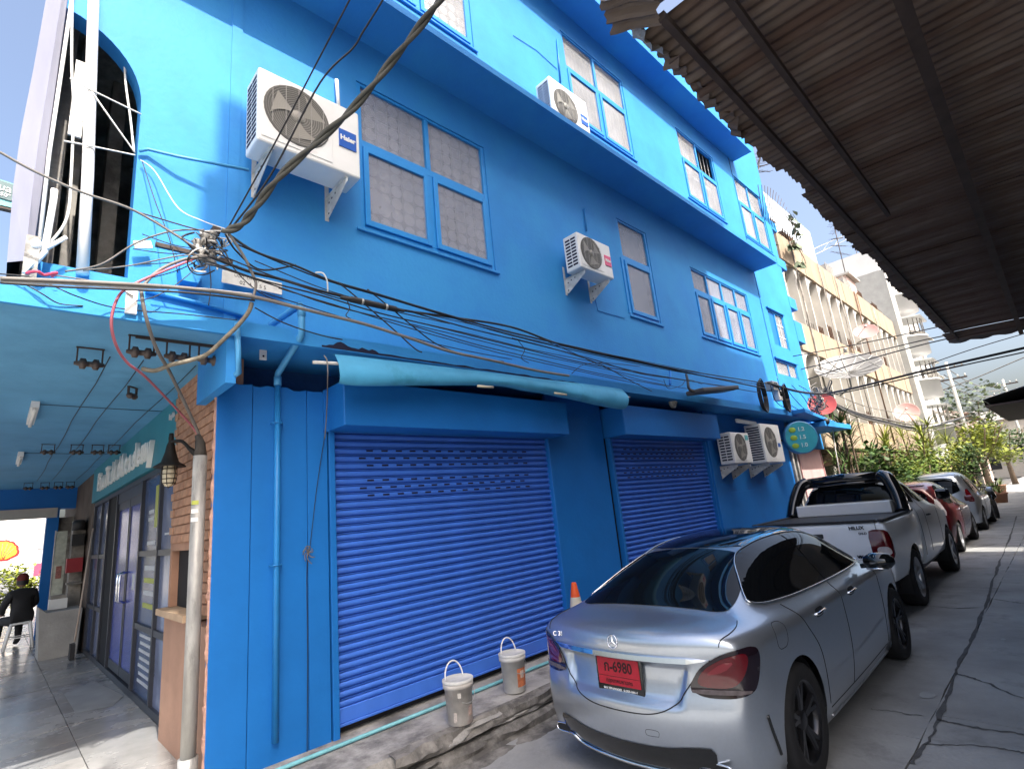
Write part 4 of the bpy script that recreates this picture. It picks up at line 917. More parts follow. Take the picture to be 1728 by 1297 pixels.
# ================================================================== ROLLED AWNING
awm = mat('teal_tarpaulin', (.06, .295, .50), .55, var=.16, vs=2.2, bump=.35, bs=6, spec=.35, col2=(.03, .2, .3), c2s=1.5, c2a=.4)
t = thing('rolled_awning', 'faded teal tarpaulin awning rolled up above the first shutter', 'awning')
st_px = [((563, 597), (571, 647)), ((600, 601), (606, 651)), ((700, 613), (702, 650.5)), ((805, 626), (806, 650)), ((852, 632), (853, 652)), ((884, 636), (885, 659)), ((920, 641), (920, 664)), ((959, 645), (960, 672)), ((1005, 650), (1007, 683)), ((1038, 655), (1044, 690)), ((1046, 657), (1053, 690))]
tops = smooth_path([PY(*a, CY - .03) for a, b_ in st_px], 8); bots = smooth_path([PY(*b_, CY - .10) for a, b_ in st_px], 8)
b = M(); vs = []; n = 18
for i, (p, q) in enumerate(zip(tops, bots)):
    c = (p + q) / 2; a = (p - q) / 2; fr = i / (len(tops) - 1); dpt = .05 + .05 * min(1, fr * 1.6)
    for j in range(n):
        an = 2 * math.pi * j / n; o = V(0, -1, 0) * dpt * math.sin(an)
        wv = 1 + .16 * noise.noise(Vector((c.x * 2.4, an * .8, 1))) + .12 * noise.noise(Vector((c.x * 5, an * 2.2 + c.x * 1.5, 5)))
        vs.append(c + a * math.cos(an) * (1 if abs(math.cos(an)) > .9 else wv) + o * wv)
b.add(vs, [(i * n + j, i * n + (j + 1) % n, (i + 1) * n + (j + 1) % n, (i + 1) * n + j) for i in range(len(tops) - 1) for j in range(n) if not (i < 22 and 10 <= j <= 16)], 0, True); b.add(vs[-n:], [tuple(range(n))])
b.build('tarpaulin', awm, t)
b = M(); b.tube([PY(528, 611, CY - .05), PY(568, 613, CY - .05), PY(700, 632, CY - .07), PY(830, 652, CY - .06)], .014, 8); b.build('pole', steel_white, t)
b = M(); b.tube([PY(806, 651, CY - .17), PY(832, 653.5, CY - .17)], .012, 8); b.build('batten', mat('pale_batten', (.5, .45, .33), .7), t)
b = M(); b.tube([PY(936, 663, CY - .17), PY(956, 666, CY - .17)], .012, 8); b.build('batten', mat('pale_batten_2', (.5, .45, .33), .7), t)
b = M(); b.tube([PY(1048, 669, CY - .07), PY(1063, 670, CY - .07)], .010, 8); b.build('pole_end', steel_white, t)
b = M(); b.tube(smooth_path([PY(547, 600, CY - .06), PY(552, 610, CY - .09), PY(553, 640, CY - .09), PY(551, 700, u(-.3) + .16), PY(548, 740, -.06)], 6), .005, 6); b.build('cord', cable_g, t)
b = M(); vs = []
for i in range(120):
    x = u(.55) + (u(3.95) - u(.55)) * i / 119; d_ = .012 + .012 * noise.noise(Vector((x * 6, 2, 0))) + (max(0, .05 * (.4 + noise.noise(Vector((x * 7, 0, 3))) + .5 * noise.noise(Vector((x * 23, 0, 6))))) if x < u(.98) else 0)
    vs += [(x, CY - .0165, CZ - .005), (x, CY - .0165, CZ + max(.006, d_))]
b.add(vs, [(2 * i, 2 * i + 1, 2 * i + 3, 2 * i + 2) for i in range(119)]); b.build('torn_edge', slot_dark, bld)

# ================================================================== CABLES
def cable(label, pts, r, m_=None, n=6, k=8, sag=0, cat='cable', group='cables along the blue wall', name='cable'):
    p = smooth_path(pts, k)
    b = M(); b.tube(p, r, n); return tag(b.build(name, m_ or cable_m), label, cat, group)
def py(y, *pp): return [PY(a, c, y) for a, c in pp]
def pyv(*pp): return [PY(a, c, y) for a, c, y in pp]
# thick twisted service cable rising over the viewer, two strands
main = smooth_path(pyv((378, 390, -.62), (405, 380, -.68), (430, 352, -.8), (470, 300, -1.0), (540, 235, -1.25), (600, 178, -1.5), (660, 105, -1.75), (720, 30, -2.05), (760, -25, -2.25)), 12)
tw = thing('twisted_cable', 'thick grey twisted service cable slanting up over the large outdoor unit', 'cable')
for ph in (0, math.pi):
    b = M(); pts = []
    for i, p in enumerate(main):
        a = i * .3 + ph; pts.append(p + V(math.cos(a), 0, math.sin(a)) * .014)
    b.tube(pts, .0165, 8); b.build('strand', mat('weathered_cable_%d' % int(ph), (.07, .07, .06), .7, var=.3, vs=8), tw)
cable('thin black cable, leftmost of the three rising over the large outdoor unit', pyv((383, 388, -.62), (462, 245, -1.0), (530, 115, -1.4), (590, 0, -1.8), (605, -30, -1.9)), .006)
cable('black cable between the thin one and the thick twisted one', pyv((388, 388, -.62), (457, 295, -.9), (540, 140, -1.3), (595, 82, -1.5), (612, 55, -1.6), (646, 0, -1.8), (660, -30, -1.9)), [.007] * 60)
B = -.62
W = [
 ('upper black wire from the corner tangle to the street lamp', [(385, 395), (432, 425), (500, 449), (560, 474), (640, 497), (740, 527), (864, 561), (1000, 592), (1140, 622), (1250, 640), (1300, 648)], .009, cable_m),
 ('wire just below the uppermost one along the wall', [(395, 410), (480, 446), (560, 476), (650, 502), (760, 535), (864, 566), (1010, 600), (1150, 628), (1290, 650)], .006, cable_m),
 ('heavy wire carrying the black splice sleeve', [(352, 432), (420, 458), (470, 470), (520, 485), (570, 498), (630, 512), (690, 525), (760, 535), (864, 552), (960, 585), (1100, 616), (1290, 655)], .011, cable_m),
 ('wire under the splice sleeve rejoining the bundle', [(350, 440), (432, 470), (540, 498), (640, 528), (740, 552), (864, 583), (1000, 615), (1150, 640), (1280, 662)], .006, cable_m),
 ('lower slack wire passing over the awning', [(355, 446), (470, 484), (560, 515), (680, 545), (800, 580), (900, 604), (1020, 632), (1130, 652)], .005, cable_m),
 ('lowest thin wire of the fan above the awning', [(470, 486), (590, 522), (700, 556), (830, 592), (864, 600), (960, 622), (1080, 648)], .0045, cable_m),
 ('thick brown cable running from the porch edge to the awning', [(0, 470), (100, 474), (240, 481), (340, 489), (432, 502), (490, 516), (560, 533), (620, 548), (690, 570), (760, 593), (830, 608), (905, 625), (960, 634)], .013, cable_g),
 ('pale cable strapped above the thick brown one at the porch edge', [(0, 473), (120, 479), (240, 485), (330, 487), (425, 497)], .009, cable_w),
 ('black cable strapped below the pale one at the porch edge', [(0, 477), (110, 484), (230, 489), (330, 495), (430, 507)], .007, cable_m),
 ('wire crossing down from the bundle to the fascia near the awning end', [(570, 476), (600, 500), (660, 552), (700, 588), (712, 594)], .006, cable_m),
 ('wire slanting from the bundle down across to the awning middle', [(620, 488), (660, 520), (690, 545), (740, 582), (800, 603), (850, 610)], .006, cable_m),
 ('thin wire dropping to the fascia at the left of the awning', [(430, 519), (480, 545), (540, 565), (578, 573)], .005, cable_m),
 ('cable slanting from the bundle to the street lamp bracket', [(864, 570), (940, 590), (1010, 613), (1060, 640), (1100, 660)], .005, cable_m),
 ('thin bowed wire rising from the fascia to the far bundle', [(965, 630), (985, 615), (1020, 612), (1080, 618)], .004, cable_m),
]
W += [
 ('slack thin wire bowed above the pink-badged unit bracket', [(430, 440), (560, 492), (680, 522), (800, 548), (930, 580), (1060, 604), (1180, 628)], .004, cable_m),
 ('thin wire from the number plate to the mid canopy', [(440, 492), (560, 530), (660, 560), (770, 588), (864, 606)], .004, cable_m),
 ('close pair wire just above the awning, upper', [(690, 540), (800, 565), (900, 590), (1010, 612), (1120, 636), (1230, 652)], .004, cable_m),
 ('close pair wire just above the awning, lower', [(690, 546), (800, 572), (900, 597), (1010, 620), (1120, 644)], .004, cable_m),
 ('wire from the splice sleeve drooping to the street lamp', [(700, 528), (800, 556), (900, 580), (1000, 606), (1080, 630), (1150, 640)], .006, cable_m),
 ('thin wire crossing the others above the second shutter', [(880, 556), (960, 592), (1040, 628), (1100, 645), (1200, 662)], .004, cable_m),
 ('loose kinked wire end below the bundle near the awning tip', [(875, 575), (885, 590), (880, 604), (892, 612)], .004, cable_m),
 ('short kinked wire hanging under the brown cable', [(585, 505), (590, 520), (584, 532), (592, 538)], .004, cable_m),
 ('dark wire hugging the wall behind the number plate', [(360, 425), (450, 462), (560, 500), (660, 524), (760, 546)], .005, cable_m),
 ('sagging thin wire between corner tangle and downpipe top', [(370, 420), (410, 470), (450, 500), (492, 514)], .004, cable_m),
 ('loose loop of wire left of the street lamp', [(1120, 640), (1128, 655), (1150, 650), (1160, 640), (1185, 648)], .004, cable_m),
]
for lab, pp, r, m_ in W: cable(lab, py(B + random.uniform(-.04, .04), *pp), r, m_)
# splice sleeve
sp = thing('splice_sleeve', 'black cable splice sleeve with two pale clamps on the wall wires', 'splice')
b = M(); P0, P1 = PY(575, 501, B - .02), PY(682, 525, B - .02); d_ = (P1 - P0)
b.tube([P0, P0 + d_ * .1, P0 + d_ * .15, P0 + d_ * .85, P0 + d_ * .9, P1], [.012, .014, .026, .026, .014, .012], 12); b.build('sleeve', black_pl, sp)
for f_ in (.3, .68):
    b = M(); q = P0 + d_ * f_; b.tube([q, q + d_ * .03], .029, 12); b.build('clamp', grey_metal, sp)
# porch-corner tangle
tg = thing('cable_bracket', 'corner wall bracket smothered with looped cables and clamps', 'bracket')
b = M(); q = PY(350, 410, -.2); b.cbox(q, (.05, .5, .05)); q2 = PY(330, 428, -.3); b.cbox(q2, (.5, .03, .03)); b.build('angle_iron', steel_dk, tg)
for k, (px, py_) in enumerate(((333, 415), (345, 405), (358, 402), (340, 432), (356, 436))):
    b = M(); q = PY(px, py_, -.45); b.lathe([(0, -.05), (.025, -.05), (.04, -.03), (.028, -.012), (.028, .012), (.04, .03), (.025, .05), (0, .05)], q, 12); b.build('insulator', mat('grey_porcelain_%d' % k, (.3, .29, .27), .4, var=.3), tg)
for k in range(16):
    c = PY(random.uniform(325, 375), random.uniform(400, 450), -.5); r = random.uniform(.03, .1); ph = random.uniform(0, 6)
    b = M(); e = random.uniform(.4, 1.0)
    b.tube(smooth_path([c + V(r * math.cos(a + ph), .04 * math.sin(a * 2), r * e * math.sin(a + ph)) for a in [q * 5.2 / 9 for q in range(10)]], 4), random.uniform(.004, .007), 6); b.build('loop', random.choice((cable_m, cable_m, cable_g, cable_w)), tg)
dr = [
 ('grey service tail sweeping down from the porch edge to the conduit pole', pyv((238, 486, -.58), (241, 510, -.6), (250, 548, -.55), (265, 590, -.4), (290, 635, -.2)) + [V(-.085, .13, 2.60), V(-.078, .1, 2.5)], .0125, cable_g),
 ('second grey tail looping from the tangle to the porch edge', pyv((350, 432, -.5), (310, 438, -.52), (270, 455, -.55), (245, 478, -.58), (238, 490, -.58)), .011, cable_g),
 ('red and white tail looping down from the porch edge', pyv((330, 436, -.5), (270, 460, -.56), (225, 480, -.6), (200, 500, -.6), (188, 540, -.58), (195, 580, -.5), (215, 612, -.38), (250, 640, -.22)) + [V(-.11, .14, 2.63), V(-.08, .1, 2.5)], .009, mat('faded_red_cable', (.35, .1, .13), .5, var=.4, vs=3)),
 ('taped bundle hanging from the brown cable to the insulators', pyv((425, 510, -.62), (420, 525, -.6), (405, 545, -.58), (380, 570, -.52), (350, 597, -.45), (320, 608, -.38), (290, 615, -.3), (262, 625, -.2), (240, 622, -.15)), .016, mat('frayed_bundle', (.2, .18, .14), .8, var=.5, vs=14, bump=.6, bs=40)),
 ('thin white wire falling across the sunlit corner wall', pyv((237, 270, -.04), (262, 290, -.06), (300, 350, -.2), (340, 372, -.4), (380, 386, -.6)), .004, cable_w),
 ('dark wire crossing the arch and sunlit corner wall', pyv((0, 257, -.5), (60, 290, -.5), (140, 325, -.5), (230, 357, -.5), (330, 418, -.5)), .008, cable_g),
 ('thin wire from the arch edge to the corner tangle', pyv((230, 357, -.45), (300, 378, -.48), (370, 398, -.55)), .005, cable_m),
 ('bowed grey wire from the balcony foot to the tangle', pyv((110, 458, -.3), (170, 446, -.35), (230, 410, -.4), (290, 390, -.45), (345, 388, -.5)), .006, cable_g),
 ('flat grey wire low across the corner wall', pyv((140, 456, -.3), (220, 448, -.35), (300, 432, -.45), (345, 430, -.5)), .005, cable_g),
 ('white tie cord holding the white pipe to the arch edge', pyv((118, 132, -.1), (150, 150, -.1), (238, 193, -.03)), .006, cable_w),
 ('white tie cord from the upper pipe clamp to the conduit end', pyv((155, 155, -.1), (190, 205, -.08), (228, 258, -.03)), .006, cable_w),
 ('lower white tie cord across the arched opening', pyv((108, 238, -.1), (160, 248, -.1), (228, 262, -.03)), .006, cable_w),
 ('white cable dropping inside the arched opening', pyv((210, 85, .1), (212, 140, .1), (220, 200, .1), (226, 256, .05)), .009, cable_w),
 ('white cable trailing along the billboard edge to the balcony floor', pyv((122, 0, -.06), (121, 110, -.06), (124, 180, -.08), (120, 300, -.1), (112, 370, -.1), (80, 415, -.1), (40, 460, -.2)), .009, cable_w),
 ('white pigtail on the wall wires near the number plate', pyv((532, 460, -.64), (545, 461, -.66), (552, 474, -.66), (553, 492, -.64)), .006, cable_w),
 ('black tail looping behind the number plate', pyv((380, 395, -.6), (400, 425, -.55), (440, 455, -.5), (500, 447, -.6)), .007, cable_m),
 ('grey tail crossing the number plate', pyv((385, 392, -.62), (410, 430, -.62), (425, 460, -.62), (432, 480, -.62), (426, 505, -.62)), .010, cable_g),
 ('thin dark wire sagging across the porch edge', pyv((0, 462, -.5), (60, 470, -.55), (130, 500, -.6), (200, 520, -.5), (310, 530, -.55), (400, 540, -.6)), .004, cable_m),
 ('thin dark loop below the porch edge wires', pyv((40, 478, -.5), (70, 495, -.52), (100, 512, -.5), (140, 516, -.49)), .004, cable_m),
 ('red knotted wire ends above the porch edge', pyv((45, 461, -.5), (62, 458, -.55), (75, 464, -.52), (95, 460, -.55), (88, 466, -.5)), .009, cable_r),
]
dr += [('thin black wire fanning from the tangle across the sunlit wall, %s' % nm_, pyv((365, 420, -.5), ((365 + a_) / 2, (420 + c_) / 2 + 8, -.4), (a_, c_, -.3)), .0035, cable_m) for nm_, a_, c_ in (('highest', 262, 372), ('second highest', 240, 395), ('middle', 225, 420), ('second lowest', 232, 446), ('lowest', 250, 470))]
dr += [('thin dark wire drooping to the fascia left of the tangle', pyv((345, 440, -.5), (300, 478, -.52), (262, 500, -.55), (230, 508, -.52)), .0035, cable_m), ('thin dark wire dropping straight past the number plate', pyv((353, 445, -.5), (356, 480, -.52), (352, 515, -.55)), .0035, cable_m), ('grey wire from the balcony foot crossing to the porch bracket', pyv((70, 462, -.3), (130, 470, -.4), (190, 482, -.5), (225, 500, -.52)), .005, cable_g), ('thin wire hung from the arch edge down to the porch edge', pyv((240, 272, -.03), (262, 340, -.1), (285, 400, -.3), (300, 460, -.5)), .0035, cable_m)]
for lab, pts, r, m_ in dr: cable(lab, pts, r, m_, group='cables at the porch corner')
# number plate
npl = thing('number_plate', 'white enamel plate with small numerals under the corner cables', 'plate')
Mx = frame_mat(PY(427, 477, -.06), PY(478, 488, -.06) - PY(377, 466, -.06), (0, 0, 1))
wd_ = (PY(478, 488, -.06) - PY(377, 466, -.06)).length; b = M(); b.cbox((0, 0, 0), (wd_, .11, .006), bev=.002); me = b.mesh('plate', [mat('off_white_enamel', (.62, .62, .58), .4, var=.15, vs=9)]); me.transform(Mx); link('plate', me, npl)
ink = mat('black_ink', (.02, .02, .02), .6, var=0)
text_obj('digits', '02  4 1  5 5', .045, ink, npl, Mx @ Matrix.Translation((0, -.025, .0045)), .0005); text_obj('script', 'UUO  UW TJ  VU-U', .034, ink, npl, Mx @ Matrix.Translation((0, .028, .0045)), .0005)
# street lamp head and bracket
lm = thing('led_street_lamp', 'flat dark street lamp head on a bracket above the second shutter', 'lamp')
b = M(); b.tube(smooth_path([PY(1158, 632, -.1), PY(1160, 640, -.3), PY(1163, 656, -.6), PY(1173, 661, -.7)], 5), .022, 8); b.build('arm', iron, lm)
a_, c_ = PY(1172, 661, -.7), PY(1233, 656, -.7); d_ = (c_ - a_).normalized(); s_ = V(0, 0, 1) - d_ * d_.z; R = Matrix((d_, s_.normalized().cross(d_) * -1, s_.normalized())).transposed(); b = M(); b.cbox((a_ + c_) / 2, ((c_ - a_).length, .3, .07), R, bev=.02); b.build('head', mat('dark_lamp_case', (.06, .06, .065), .5), lm)
b = M(); b.cbox((a_ + c_) / 2 - V(0, 0, .024) + d_ * .2, ((c_ - a_).length * .55, .16, .01), R); b.build('lens', white_p, lm)
b = M(); b.tube([PY(1131, 625, -.05), PY(1131, 648, -.25)], .02, 8); tag(b.build('wall_stay', paint_low), 'short blue stay post on the canopy left of the street lamp', 'stay')
# meters with coiled cable
for k, (px, py_, sz, lab) in enumerate(((1303, 652, (.34, .16, .2), 'grey meter box with coiled cable at its left on the far blue wall'), (1312, 667, (.2, .14, .24), 'lower white meter box under the coiled cables on the far blue wall'))):
    t = thing('meter_box', lab, 'meter', (0, 0, 0), 0, 'meter boxes'); q = PY(px, py_, -.45); b = M(); b.cbox(q, sz, bev=.015); b.build('case', (col_m, white_ac)[k], t); b = M(); b.cbox(q + V(0, -sz[1] / 2 - .004, .02), (sz[0] * .5, .006, sz[2] * .4)); b.build('dial', glass_dark, t)
for k, (px, py_, r, lab) in enumerate(((1284, 668, .28, 'left coil of dark blue cable on the far wall'), (1323, 672, .25, 'right coil of dark blue cable on the far wall'))):
    q = PY(px, py_, -.5); b = M()
    for j in range(4): b.tube([q + V(r * .45 * math.cos(a) * (1 + .05 * j), -.02 * j, (r + .02 * j) * math.sin(a)) for a in [2 * math.pi * i / 24 for i in range(25)]], .012, 6)
    tag(b.build('cable_coil', cable_m), lab, 'coil', 'cable coils')
# small fittings in the recess above the second shutter
rl = thing('round_lamp', 'round ribbed glass lamp in the dark slot above the second shutter', 'lamp'); q = PY(1135, 679, -.3)
b = M(); RX = Matrix.Rotation(math.pi / 2, 3, 'X'); b.lathe([(0, .05), (.05, .045), (.09, .02), (.095, 0), (.09, -.02)], q, 10, 0, RX, smooth=False); b.build('lens', mat('ribbed_lens', (.4, .4, .36), .25, var=.2), rl); b = M(); b.lathe([(.0, -.03), (.035, -.03), (.035, .062), (0, .064)], q, 10, 0, RX); b.build('hub', mat('lamp_hub', (.45, .4, .3), .5), rl)
# billboard edge, pipes and balcony clutter at the upper-left
bb = thing('billboard', 'tall curved grey billboard edge fronting the upper balcony', 'billboard')
b = M(); vs = []; lil = mat('lilac_grey_sheet', (.24, .245, .31), .4, var=.12, vs=2, stretch=(2, 2, .4))
prof = [(9.5, -1.19, -1.10), (6.5, -1.19, -1.105), (5.84, -1.175, -1.11), (5.2, -1.19, -1.115), (4.6, -1.21, -1.12), (4.2, -1.21, -1.12), (3.66, -1.19, -1.125)]
for z, xa, xb in prof: vs += [(xa - .05, .03, z), ((xa + xb) / 2, -.05, z), (xb, -.02, z), (xb + .01, .06, z), (xb, 7, z), (xa - .05, 7, z)]
b.add(vs, [(6 * i + j, 6 * i + (j + 1) % 6, 6 * i + 6 + (j + 1) % 6, 6 * i + 6 + j) for i in range(len(prof) - 1) for j in range(6)], 0, False); b.build('sheet', lil, bb)
b = M(); b.tube([(-1.098, -.03, 3.7), (-1.105, -.03, 4.5), (-1.085, -.02, 5.9), (-1.07, -.02, 9)], .012, 8); b.build('edge_trim', white_p, bb)
t = thing('white_pipe', 'thick white pipe standing against the arched balcony opening', 'pipe'); b = M(); b.tube([PY(139, 462, -.06), PY(148, 300, -.06), PY(158, 0, -.06), PY(166, -260, -.06)], .036, 14); b.build('shaft', white_p, t)
b = M(); b.box(-1.02, -.945, .05, .07, 4.75, 5.4); tag(b.build('white_offcut', white_p), 'sunlit white board strip wedged behind the white pipe', 'board')
b = M(); b.tube([PY(50, 452, -.15), PY(75, 425, -.12), PY(90, 340, -.1), PY(92, 320, -.1)], .02, 8); b.tube([PY(60, 430, -.12), PY(112, 400, -.14)], .014, 8); tag(b.build('bracing_rod', white_p), 'white bracing rods at the foot of the billboard', 'brace')
b = M(); b.lathe([(0, -.04), (.028, -.03), (.034, .01), (.02, .04), (0, .045)], PY(60, 413, -.14), 14); tag(b.build('white_fitting', white_p), 'rounded white fitting at the billboard foot', 'fitting')
b = M(); b.cbox(PY(52, 440, -.1), (.07, .12, .3)); tag(b.build('foot_block', conc), 'weathered concrete block under the billboard foot', 'block')
b = M(); b.cbox(PY(241, 413, -.08), (.11, .02, .055), Matrix.Rotation(-.3, 3, 'Y')); tag(b.build('white_tag', white_p), 'small white and red tag on the arch corner', 'tag')
b = M(); b.prism([(-.06, .05), (.1, .05), (.07, -.06), (-.04, -.06)], 0, .1, 'y'); me = b.mesh('x', [paint]); me.transform(Matrix.Translation(PY(318, 462, -.11))); link('wall_corbel', me, bld)
b = M(); b.box(*(lambda q: (q.x - .03, q.x + .03, q.y - .02, q.y + .02, q.z - .12, q.z + .05))(PY(222, 500, CY - .02))); b.build('porch_bracket', white_p, bld)
hs = thing('hanging_sign', 'dark green and cyan hanging sign beyond the billboard', 'sign')
P0, P1 = PY(-30, 293, 6), PY(47, 316, 6); P2 = PY(45, 356, 6)
b = M(); b.prism([(P0.x, P0.z), (P1.x, P1.z - .02), (P2.x, P2.z), (P0.x, P0.z - .45)], 6, 6.1, 'y'); b.build('panel', mat('cyan_panel', (.12, .36, .38), .5, var=0), hs)
b = M(); cx, cz = P1.x - .22, (P1.z + P2.z) / 2 + .02; b.prism([(cx - .5, cz + .22), (cx + .06, cz + .16), (cx + .13, cz + .0), (cx + .05, cz - .13), (cx - .5, cz - .08)], 5.98, 5.995, 'y'); b.build('hexagon', mat('dark_hexagon', (.05, .1, .11), .5, var=0), hs)
text_obj('lettering', 'ua', .17, white_p, hs, frame_mat((cx - .03, 5.97, cz + .06), (1, 0, -.12), (0, 0, 1)), .002); text_obj('lettering', '50"', .09, white_p, hs, frame_mat((cx - .02, 5.97, cz - .06), (1, 0, -.12), (0, 0, 1)), .002)
b = M(); b.box(P0.x, P1.x + .02, 6, 6.1, P2.z - .05, P2.z - .02); b.build('frame', steel_dk, hs)
# round sign on the far wall
rs = thing('round_sign', 'round teal lightbox sign with leaf marks beside the low outdoor units', 'sign')
q = PY(1350, 738, -.55); Rr = (PY(1324, 738, -.55) - PY(1376, 744, -.55)).length / 2 * .62
fr = V(-.74, -.67, 0).normalized(); sx_ = V(.67, -.74, 0).normalized(); Rm = Matrix((sx_, V(0, 0, 1).cross(sx_), V(0, 0, 1))).transposed()
Rz = Matrix((sx_, V(0, 0, 1), sx_.cross(V(0, 0, 1)))).transposed(); rad = .34
b = M(); b.lathe([(0, -.07), (rad, -.07), (rad + .01, -.06), (rad + .01, .06), (rad - .015, .07)], q, 40, 0, Rz); b.build('case', mat('blue_rim', (.05, .2, .4), .4), rs)
b = M(); b.lathe([(rad - .015, .068), (0, .069)], q, 40, 0, Rz); b.build('face', mat('teal_face', (.03, .25, .34), .4, var=.15, vs=3), rs)
Mf = frame_mat(q + Rz @ V(0, 0, .072), sx_, (0, 0, 1))
for k, s_ in enumerate(('1.2', '1.5', '1.0')):
    text_obj('price', s_, .12, mat('pale_print_%d' % k, (.4, .55, .62), .5, var=0), rs, Mf @ Matrix.Translation((.02, .17 - .17 * k, .004)), .001, .002)
    b = M(); b.lathe([(0, .002), (.07, .002), (.075, 0)], (0, 0, 0), 18); me = b.mesh('leaf_mark', [mat('leaf_green_%d' % k, (.2, .32, .04), .5, var=0)]); me.transform(Mf @ Matrix.Translation((-.16, .17 - .17 * k, .002)) @ Matrix.Diagonal((1, .75, 1, 1))); link('leaf_mark', me, rs)
b = M(); b.box(q.x - .02, q.x + .02, q.y + .05, .0, q.z - .02, q.z + .02); b.build('arm', steel_dk, rs)
# overhead wires crossing the alley toward the right, and the sagging bundle along the flats
def px_(x, *pp): return [PX(a, c, x) for a, c in pp]
cable('heavy cable bundle swinging from the far blue corner over the alley', py(-.55, (1296, 646), (1345, 660)) + px_(12.9, (1388, 664), (1430, 657), (1500, 640), (1560, 625), (1640, 607), (1728, 587), (1790, 572)), .026, cable_m, group='wires over the alley')
cable('second strand hugging the heavy bundle over the alley', px_(12.9, (1388, 668), (1430, 661), (1500, 645), (1560, 631), (1640, 613), (1728, 594), (1790, 578)), .014, cable_m, group='wires over the alley')
for k, (pp, r, lab) in enumerate((([(1338, 601), (1450, 580), (1576, 553), (1760, 512)], .012, 'upper thin wire passing behind the shed roof corner'), ([(1338, 626), (1460, 597), (1595, 566), (1760, 538)], .014, 'middle thin wire crossing the flats under the shed roof corner'), ([(1345, 646), (1470, 605), (1600, 571), (1728, 546), (1790, 534)], .016, 'lower thin wire grazing the shed roof corner'), ([(1560, 617), (1650, 586), (1790, 545)], .012, 'faint wire against the sky above the heavy bundle'))):
    cable(lab, px_(13.2 + k, *pp), r, cable_m, group='wires over the alley')
cable('faint wire against the sky below the heavy bundle', px_(40, (1560, 668), (1640, 640), (1728, 603), (1800, 575)), .03, cable_g, group='wires over the alley')
for k, (pp, r, y, lab) in enumerate((([(1386, 668), (1420, 690), (1480, 709), (1560, 722), (1620, 706), (1700, 682)], .05, -.5, 'thick sagging bundle along the front of the beige flats'), ([(1386, 664), (1425, 688), (1485, 705), (1565, 716), (1640, 700)], .03, -.45, 'upper strand of the sagging bundle on the flats'), ([(1395, 672), (1440, 700), (1500, 716), (1570, 727), (1640, 709)], .025, -.55, 'lower strand of the sagging bundle on the flats'), ([(1400, 660), (1480, 690), (1580, 700), (1660, 690)], .012, -.4, 'thin straight wire across the lower fins of the flats'))):
    cable(lab, py(y, *pp), r, cable_g if k else cable_m, group='wires along the beige flats')
for k in range(4): cable('%s of four faint wires between the far poles' % ('top', 'second', 'third', 'lowest')[k], [V(46.5, -.1 + .3 * k, 8.5 - .35 * k), V(52, -1 + .2 * k, 7.6 - .35 * k), V(60, -2.2 + .3 * k, 8.1 - .4 * k)], .03, cable_g, group='wires between far poles')
jt = thing('junction_tangle', 'tangled cable junction at the far corner of the blue building', 'cable tangle')
for k in range(22):
    c = PY(random.uniform(1370, 1402), random.uniform(655, 680), -.55); r = random.uniform(.1, .4); ph = random.uniform(0, 6); b = M()
    b.tube(smooth_path([c + V(r * math.cos(a + ph), .1 * math.sin(a * 2), r * .6 * math.sin(a + ph) - .1 * a * random.random()) for a in [q * 4.5 / 7 for q in range(8)]], 4), random.uniform(.008, .018), 5); b.build('loop', random.choice((cable_m, cable_g, cable_m)), jt)
for k in range(5):
    cable('loose dark tail hanging down the far blue corner, %s' % ('first', 'second', 'third', 'fourth', 'fifth')[k], pyv((1300 + 12 * k, 650, -.55), (1312 + 14 * k, 680 - 4 * k, -.5), (1345 + 9 * k, 694, -.52), (1385, 702, -.5)), .008, cable_m, group='loose tails at the far corner')
